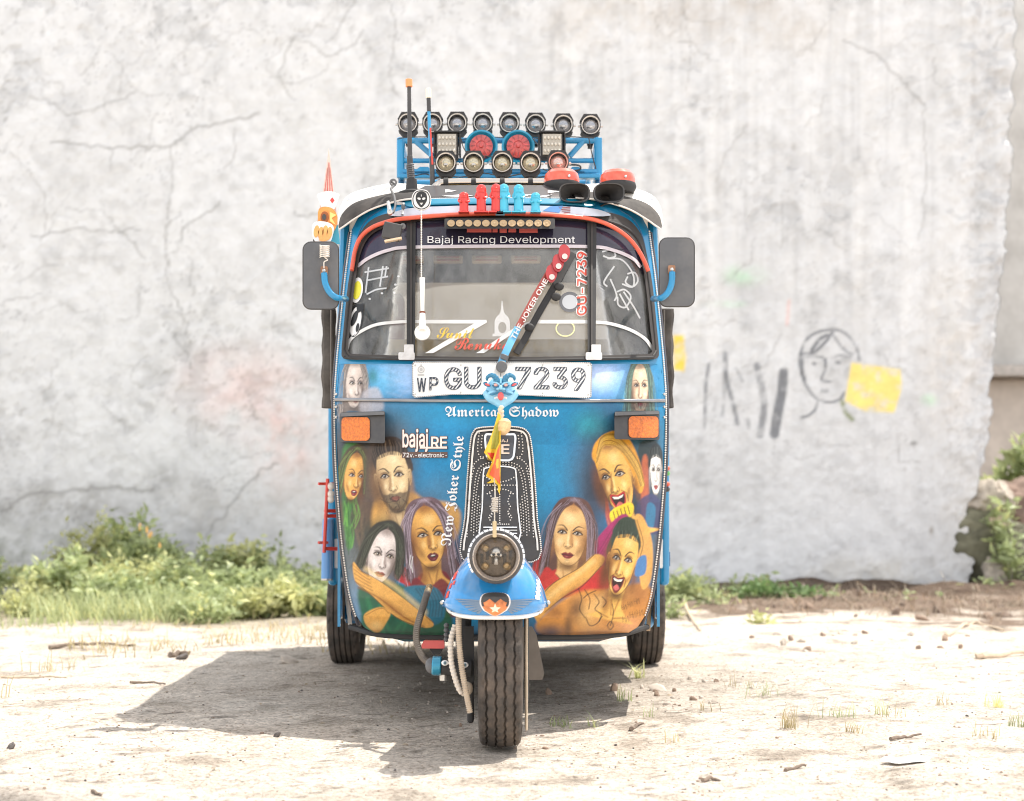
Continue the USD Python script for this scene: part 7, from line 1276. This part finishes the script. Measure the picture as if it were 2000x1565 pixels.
add('rear_axle', cyl((-.5, 5.45, .21), (.5, 5.45, .21), .03), m_matte)
add('fork', tube(spline([(-.085, 3.50, .38), (-.086, 3.47, .33), (-.086, 3.44, .26), (-.078, 3.40, .20)], 5), [.02] * 16 , 10) , m_matte, label='dark leading fork beside the front wheel')
add('fork_leg', rbox(-.068, 3.42, .17, .016, .05, .22, .006), m_matte); add('fork_leg', rbox(.068, 3.46, .26, .012, .05, .30, .006), m_matte)
add('sunlit_strip', rbox(.0655, 3.34, .205, .006, .06, .30, .003), M('plate_beige', lin(188, 172, 150), .5, var=.15, scale=30), label='added beige strip standing for the sunlit side of the front wheel'); add('fork_stem', cyl((0, 3.62, .24), (0, 3.74, .62), .03), m_matte)  # beige strip added to stand for sunlight on the wheel's right side
dk = P(875, 1300, 3.36)
sh_ = add('shock_absorber', cat(cyl(P(862, 1302, 3.36), P(922, 1306, 3.36), .021, 18)), m_matte, label='short shock absorber with blue band and eye decals'); add('blue_band', cyl(P(844, 1300, 3.36), P(862, 1301, 3.36), .0235, 20), M('band_blue', lin(40, 130, 160), .2, .4, coat=.5), parent=sh_); add('end_cap', ell(P(842, 1300, 3.36), .014, .019, .019, 2), m_grey, parent=sh_)
for px, py in ((869, 1295), (908, 1299)):
    c = P(px, py, 3.336); add('eye_decal', ell(c, W(7, 3.3), .003, W(5.6, 3.3), 2), m_sticker, parent=sh_); add('iris', ell(c - [0, .003, 0], W(3.4, 3.3), .002, W(3.8, 3.3), 1), M('iris_blue', lin(110, 146, 160), .3), parent=sh_); add('pupil', ell(c - [0, .0046, 0], W(1.6, 3.3), .001, W(1.9, 3.3), 1), m_black, parent=sh_)
add('bolt', cyl(P(866, 1315, 3.36), P(866, 1330, 3.36), .009, 10), m_steel, parent=sh_); add('bracket', px_plate(Polygon([(905, 1225), (925, 1225), (926, 1330), (912, 1345), (905, 1300)]), 3.37, .03), m_matte, parent=sh_)
def hose(pts, r, mat, pitch, lab):
    p = spline(pts, 24); d = np.r_[0, np.cumsum(np.linalg.norm(np.diff(p, axis=0), axis=1))]; s = np.arange(0, d[-1], pitch / 5); p = np.stack([np.interp(s, d, p[:, k]) for k in range(3)], 1)
    return add('hose', tube(p, r * (1 + .13 * np.cos(s / pitch * 2 * np.pi)), 10), mat, label=lab)
hose([P(836, 1153, 3.60), P(828, 1180, 3.52), P(815, 1225, 3.46), P(814, 1255, 3.43), P(824, 1282, 3.40), P(840, 1297, 3.37)], W(6.5, 3.4), M('hose_dark', lin(96, 88, 80), .6, var=.2), .0058, 'dark corrugated hose curling down from the cowl'); add('hose_union', cyl(P(839, 1146, 3.62), P(834, 1160, 3.58), W(7, 3.5), 12), M('brass'))
m_hb = M('hose_beige', lin(188, 172, 152), .6, var=.15, dirt=lin(140, 120, 100), dscale=20)
hose([P(896, 1205, 3.30), P(896, 1240, 3.28), P(900, 1290, 3.27), P(908, 1340, 3.26), P(918, 1392, 3.27)], W(5.6, 3.27), m_hb, .0052, 'beige corrugated hose beside the front tyre')
hose([P(889, 1222, 3.31), P(881, 1250, 3.30), P(881, 1290, 3.29), P(889, 1325, 3.28), P(898, 1348, 3.28), P(908, 1356, 3.29)], W(5.6, 3.28), M('hose_pale', lin(206, 196, 184), .55, var=.15), .009, 'pale worn hose beside the beige one')
add('hose_joint', ell(P(914, 1345, 3.30), .012, .012, .016, 1), m_hb)
rb = add('red_bracket', px_plate(unary_union([rrect(826, 1252, 868, 1264, 3), rrect(823, 1258, 868, 1267, 2)]), 3.62, .03), M('bracket_red', lin(206, 92, 88), .4, var=.1), label='small red bracket under the cowl'); add('bracket_foot', px_plate(Polygon([(838, 1266), (866, 1266), (860, 1278), (845, 1278)]), 3.625, .02), m_matte, parent=rb)
for k in range(4): add('grease_nipple', ell(P(872, 1222 + k * 9, 3.5), .007, .007, .007, 1), m_grey)
add('front_mudflap', px_plate(poly([(1010, 1228), (1038, 1226), (1046, 1240), (1061, 1316), (1058, 1326), (1010, 1327)], 2, False).buffer(2), 3.66, .006), M('flap_rubber', lin(104, 96, 88), .8, var=.15, scale=20, bump=.2), label='grey rubber flap behind the front wheel')
add('guard_inner', loft([r_[4:25] * [1, 1, 1] + [0, .012, -.014] for r_ in rings[1:]], .003), m_matte)
add('skid_bar', tube(spline([(-.42, 3.98, .25), (-.3, 3.86, .235), (0, 3.80, .235), (.3, 3.86, .235), (.42, 3.98, .25)], 6), .008, 8), m_matte)

# things on the vehicle's flanks
rod = add('side_rail', cat(cyl(P(640, 935, 4.7), P(633, 1080, 4.7), .006, 10)), m_red, label='red rail with rungs on the left flank')
for y, a, b in ((945, 622, 652), (998, 634, 662), (1008, 634, 662), (1060, 622, 640), (1072, 634, 662)): add('rung', cyl(P(a, y, 4.72), P(b, y, 4.75), .0062 if a > 630 else .005, 10), m_red, parent=rod)
cn = add('canister', cyl(P(641, 1014, 4.78), P(638, 1132, 4.78), W(11, 4.78), 20), M('canister_blue', lin(96, 150, 206), .3, coat=.4, var=.1, scale=8), label='blue cylinder strapped to the left flank'); add('canister_cap', cyl(P(638, 1130, 4.78), P(638, 1134, 4.78), W(11.4, 4.78), 20), m_steel, parent=cn)
for k, y in enumerate((950, 965, 975)): add('chain_charm', ell(P(646, y, 4.7), .012, .01, .014, 1), m_pearl)
for k, (y, c) in enumerate(((915, m_orange), (925, M('charm_green', lin(96, 170, 90), .4)), (946, m_orange), (956, m_black))): add('tassel', ell(P(1303, y, 4.75), .010, .010, .009, 1), c)
for s, px in ((-1, 0), (1, 0)):
    a, b = ((668, 1080), (684, 1222)) if s < 0 else ((1276, 1080), (1266, 1232))
    add('edge_pole', tube([P(*a, 4.08), P((a[0] + b[0]) / 2, (a[1] + b[1]) / 2, 4.07), P(*b, 4.04)], .006, 8), m_pearl if s < 0 else M('pole_tan', lin(176, 150, 120), .5))
add('blue_tag', ell(P(1268, 1214, 4.06), .014, .01, .02, 1), M('tag_blue', lin(120, 176, 224), .4))

# ------------------------------------------------------------------ things that stand on or hang from the vehicle
def figure(px, base, top, mat, label, tall):
    D = 3.945; b = P(px, base, D); h = W(base - top, D); t = Thing('figurine', label, 'figurine', b)
    k = h if tall else h * 1.0; w = h * (.20 if tall else .26)
    body = lathe([(0, .02 * h), (w * .82, .02 * h), (w * .86, .12 * h), (w * .80, .3 * h), (w * .84, .46 * h), (w * .92, .60 * h), (w * .86, .72 * h), (w * .55, .80 * h), (0, .82 * h)], b, (0, 0, 1), 20)
    body.vertices[:, 1] = b[1] + (body.vertices[:, 1] - b[1]) * .75
    t.part('body', body, mat); hd = t.part('head', cat(ell(b + [0, -.1 * w, .85 * h], w * .60, w * .60, h * .12, 2), ell(b + [0, -.55 * w, .82 * h], w * .3, w * .34, h * .05, 2)), mat)
    t.part('hood', lathe([(w * .86, .70 * h), (w * .90, .78 * h), (w * .84, .88 * h), (w * .62, .96 * h), (w * .3, .995 * h), (0, h)], b + [0, w * .12, 0], (0, 0, 1), 18), mat, parent=hd)
    for sg in (-1, 1):
        t.part('arm', tube(spline([b + [sg * w * .74, 0, .68 * h], b + [sg * w * .94, -.25 * w, .56 * h], b + [sg * w * .72, -.62 * w, .50 * h], b + [sg * w * .40, -.80 * w, .52 * h]], 4), np.linspace(w * .26, w * .17, 13), 8), mat); t.part('foot', ell(b + [sg * w * .36, -.55 * w, .04 * h], w * .3, w * .5, .045 * h, 1), mat)
        t.part('ear', ell(b + [sg * w * .70, -.25 * w, .84 * h], w * .16, w * .2, .06 * h, 1), mat)
    t.part('base_plate', rbox(b[0], b[1], b[2] + .01 * h, w * (2.5 if tall else 2.0), w * 1.9, .055 * h, .001), mat)
    return t
m_fr, m_fc = M('figure_red', lin(206, 52, 44), .22, coat=.6), m_cyan
figure(906, 416, 375, m_fr, 'small red figurine, leftmost on the ledge over the windscreen', False)
figure(940, 416, 360, m_fr, 'tall red hooded figurine with a wide base, second from the left', True)
figure(969, 416, 359, m_fr, 'slim red figurine back to back with a blue one at the middle', True)
figure(984, 416, 359, m_cyan, 'slim light blue figurine back to back with a red one at the middle', True)
figure(1013, 416, 360, m_cyan, 'tall light blue hooded figurine with a wide base', True)
figure(1046, 416, 376, m_cyan, 'small light blue figurine, rightmost on the ledge', False)

D = 3.62; dm = Thing('devil_mask', 'small light blue horned devil mask with red tongue hanging on the number plate', 'mask', P(978, 770, 3.64))
mb = M('mask_blue', lin(140, 198, 228), .35, coat=.3, var=.08, scale=60); md = M('mask_dark', lin(46, 116, 150), .35, coat=.3); mr = M('mask_red', lin(206, 84, 84), .3, coat=.5)
def disc(pts, D0, bulge, n=16):
    g = poly(pts, 5); m = flat(g, 1.0, 4.0); v = m.vertices; d = np.array([g.exterior.distance(Point(a, b)) for a, b in v[:, :2]]); mx = d.max()
    o = np.where(v[:, 2] > .5, .006 + bulge * np.sqrt(np.clip(1 - (1 - d / mx) ** 2, 0, 1)), 0); D_ = D0 - o
    m = trimesh.Trimesh(np.c_[(v[:, 0] - CX) / FP * D_, D_, CAM_H + (HY - v[:, 1]) / FP * D_], m.faces, process=False); 
    if m.volume < 0: m.invert()
    return m
fc = dm.part('face', disc([(955, 747), (966, 738), (978, 740), (990, 738), (1002, 747), (1007, 760), (1013, 770), (1004, 784), (990, 793), (979, 800), (968, 793), (952, 784), (943, 770), (949, 760)], 3.665, .022), mb, smooth=60)
for f in (lambda x: x, lambda x: 2 * 978 - x):
    sg = 1 if f(0) == 0 else -1
    dm.part('horn', tube(spline([P(f(971), 748, 3.635), P(f(968), 738, 3.63), P(f(960), 733, 3.63), P(f(952), 737, 3.635), P(f(951), 743, 3.64)], 8), np.linspace(W(7.0, D), W(2.2, D), 33) * (1 + .10 * np.cos(np.arange(33) * 1.6)), 10), md)
    dm.part('ear', ell(P(f(951), 751, 3.64), W(8, D), .006, W(4.5, D), 2, R(25 * sg, (0, 1, 0))), md, ); dm.part('ear_inner', ell(P(f(952), 751.5, 3.634), W(5.5, D), .003, W(2.6, D), 1, R(25 * sg, (0, 1, 0))), mr)
    dm.part('eye', ell(P(f(968.5), 752, 3.630), W(4.2, D), W(4.2, D), W(3.6, D), 2), M('mask_eye', lin(216, 160, 150), .3, coat=.5), parent=fc); dm.part('eyelid', tube(spline([P(f(962), 753, 3.634), P(f(967), 757.5, 3.627), P(f(974), 755, 3.63)], 5), W(1.5, D), 6), md, parent=fc); dm.part('brow', tube(spline([P(f(961), 749, 3.634), P(f(968), 746.5, 3.628), P(f(976), 752, 3.628)], 5), W(2.0, D), 8), mb, parent=fc)
    dm.part('cheek', ell(P(f(961), 766, 3.637), W(9, D), .008, W(4.2, D), 2, R(-25 * sg, (0, 1, 0))), mb, parent=fc); dm.part('mouth_line', tube(spline([P(f(951), 763, 3.646), P(f(960), 771, 3.630), P(f(970), 768, 3.628), P(f(976), 767, 3.626)], 6), W(1.8, D), 8), md, parent=fc); dm.part('nostril', ell(P(f(973), 760, 3.628), W(4, D), .008, W(3, D), 2), mb, parent=fc)
    for k in range(3): dm.part('tooth', ell(P(f(967 + k * 2.6), 776.5 + (1 if k == 0 else 0), 3.629), W(1.5, D), .003, W(2.4, D), 1), m_sticker, parent=fc)
dm.part('nose', ell(P(978, 757, 3.624), W(4, D), .010, W(5, D), 2), mb, parent=fc); dm.part('tongue', ell(P(978, 774, 3.622), W(6.2, D), .007, W(8.5, D), 2), mr, parent=fc); dm.part('crest', rbox(*P(978, 744, 3.632), W(5, D), .012, W(12, D), .003), mb, parent=fc)
dm.part('cord', tube([P(978, 735, 3.65), P(978, 722, 3.70)], .0012, 6), m_matte)

ch = Thing('pennant_charm', 'yellow and orange pennants tied round a dried lime, hanging below the devil mask', 'charm', P(977, 800, 3.60))
knot = ch.part('knot', cat(*[ell(P(979 + rng.normal(0, 2), 796 + k * 4.0, 3.60), .0065, .006, .0055, 1) for k in range(6)]), M('cord_cream', lin(216, 196, 170), .8, var=.15, scale=80), label='frayed cream cord'); lm = lathe([(0, -.021), (.008, -.020), (.017, -.010), (.0205, .002), (.018, .014), (.010, .021), (0, .023)], P(983, 834, 3.60), (0.1, 0, 1), 24)
lm.vertices += (meshkit.fbm(lm.vertices * 90, 3, 3)[:, None] - .5) * .004; ch.part('lime', lm, M('dried_lime', lin(226, 190, 140), .7, var=.3, scale=40, dirt=lin(140, 80, 54), dscale=22, damt=.8))
def pennant(pts, D0, mat, name, par=None, wav=.006, me=3.0):
    m = flat(Polygon(pts), 1.0, me); v = m.vertices; D_ = D0 - v[:, 2] * .0012 + wav * np.sin(v[:, 0] * .35 + v[:, 1] * .06); m = trimesh.Trimesh(np.c_[(v[:, 0] - CX) / FP * D_, D_, CAM_H + (HY - v[:, 1]) / FP * D_], m.faces, process=False)
    if m.volume < 0: m.invert()
    return ch.part(name, m, mat, parent=par)
m_y, m_g, m_o = M('cloth_yellow', lin(232, 192, 60), .7, var=.06, scale=60, bump=.2, bscale=900), M('cloth_olive', lin(166, 160, 70), .7, var=.12, scale=80), M('cloth_orange', lin(222, 104, 70), .7, var=.06, scale=60)
a = pennant([(973, 806), (978, 812), (978, 860), (974, 900), (962, 903), (945, 884), (955, 862), (964, 838)], 3.585, m_y, 'pennant'); pennant([(968, 832), (974, 824), (974, 876), (959, 877), (962, 850)], 3.5825, m_g, 'green_field', a); pennant([(951, 884), (966, 885), (962, 898)], 3.5825, m_red, 'red_field', a)
b = pennant([(977.5, 860), (977.5, 958), (974, 962), (972, 948), (966, 942), (956, 944), (961, 938), (949, 930), (962, 900), (970, 874)], 3.575, m_y, 'pennant'); pennant([(976, 868), (976, 946), (970, 938), (956, 927), (966, 900), (971, 880)], 3.5725, m_o, 'orange_field', b); pennant([(970, 897), (974, 896), (974, 914), (970, 916), (968, 906)], 3.5705, m_gold, 'printed_emblem', b)
pennant([(957, 940), (962, 936), (958, 944), (950, 944)], 3.574, m_y, 'fringe', b); pennant([(974, 944), (977.5, 950), (976, 966), (972, 958)], 3.574, m_y, 'fringe', b)

D = 3.86; hp = Thing('hanging_charm', 'white spoon shaped charm hanging by a bead chain before the windscreen, under a round badge', 'charm', P(823, 390, 3.9))
bd_ = hp.part('badge', px_plate(poly([(823, 370), (836, 374), (842, 388), (838, 404), (823, 411), (808, 404), (804, 388), (810, 374)], 4), 3.915, .006), m_sticker, label='white badge with a black masked face pattern')
emb = unary_union([poly([(823, 374), (832, 378), (834, 390), (829, 400), (823, 405), (817, 400), (812, 390), (814, 378)], 4).difference(ellp(818.5, 388, 3.6, 2.4, 20)).difference(ellp(827.5, 388, 3.6, 2.4, -20)).difference(sbox(822, 380, 824, 384)).difference(Polygon([(819, 396), (827, 396), (823, 401)])), ring_line(poly([(823, 370), (836, 374), (842, 388), (838, 404), (823, 411), (808, 404), (804, 388), (810, 374)], 4).buffer(-2.5), 1.6)])
hp.part('badge_print', px_plate(emb, 3.9135, .0012), M('ink_black'), parent=bd_)
hp.part('chain', beads([P(823, 411, 3.90), P(823, 450, 3.875), P(823, 545, 3.835)], .0052, .0022), m_pearl, kind='stuff')
hd = hp.part('handle', lathe([(0, 0), (.0044, .0), (.0052, .004), (.0062, .05), (.0075, .093), (.0078, .098), (0, .099)], P(825, 612, 3.82) + [0, 0, 0], (-.01, 0.10, 1), 18), M('ivory', lin(232, 229, 222), .35, coat=.4)); hp.part('brown_ring', cyl(P(825, 613, 3.819), P(825, 609, 3.82), .0082, 16), M('ring_brown', lin(120, 64, 40), .4), parent=hd)
hp.part('stem', tube([P(825, 613, 3.818), P(825, 632, 3.812), P(825, 645, 3.808)], [.0078, .009, .0095], 16), M('ivory')); hp.part('disc', lathe([(0, -.005), (W(14.5, D), -.005), (W(15.5, D), 0), (W(15, D), .005), (W(12.5, D), .0062), (W(11.5, D), .0048), (0, .005)], P(825, 650, 3.815), (0, -1, .1), 32), M('ivory'))
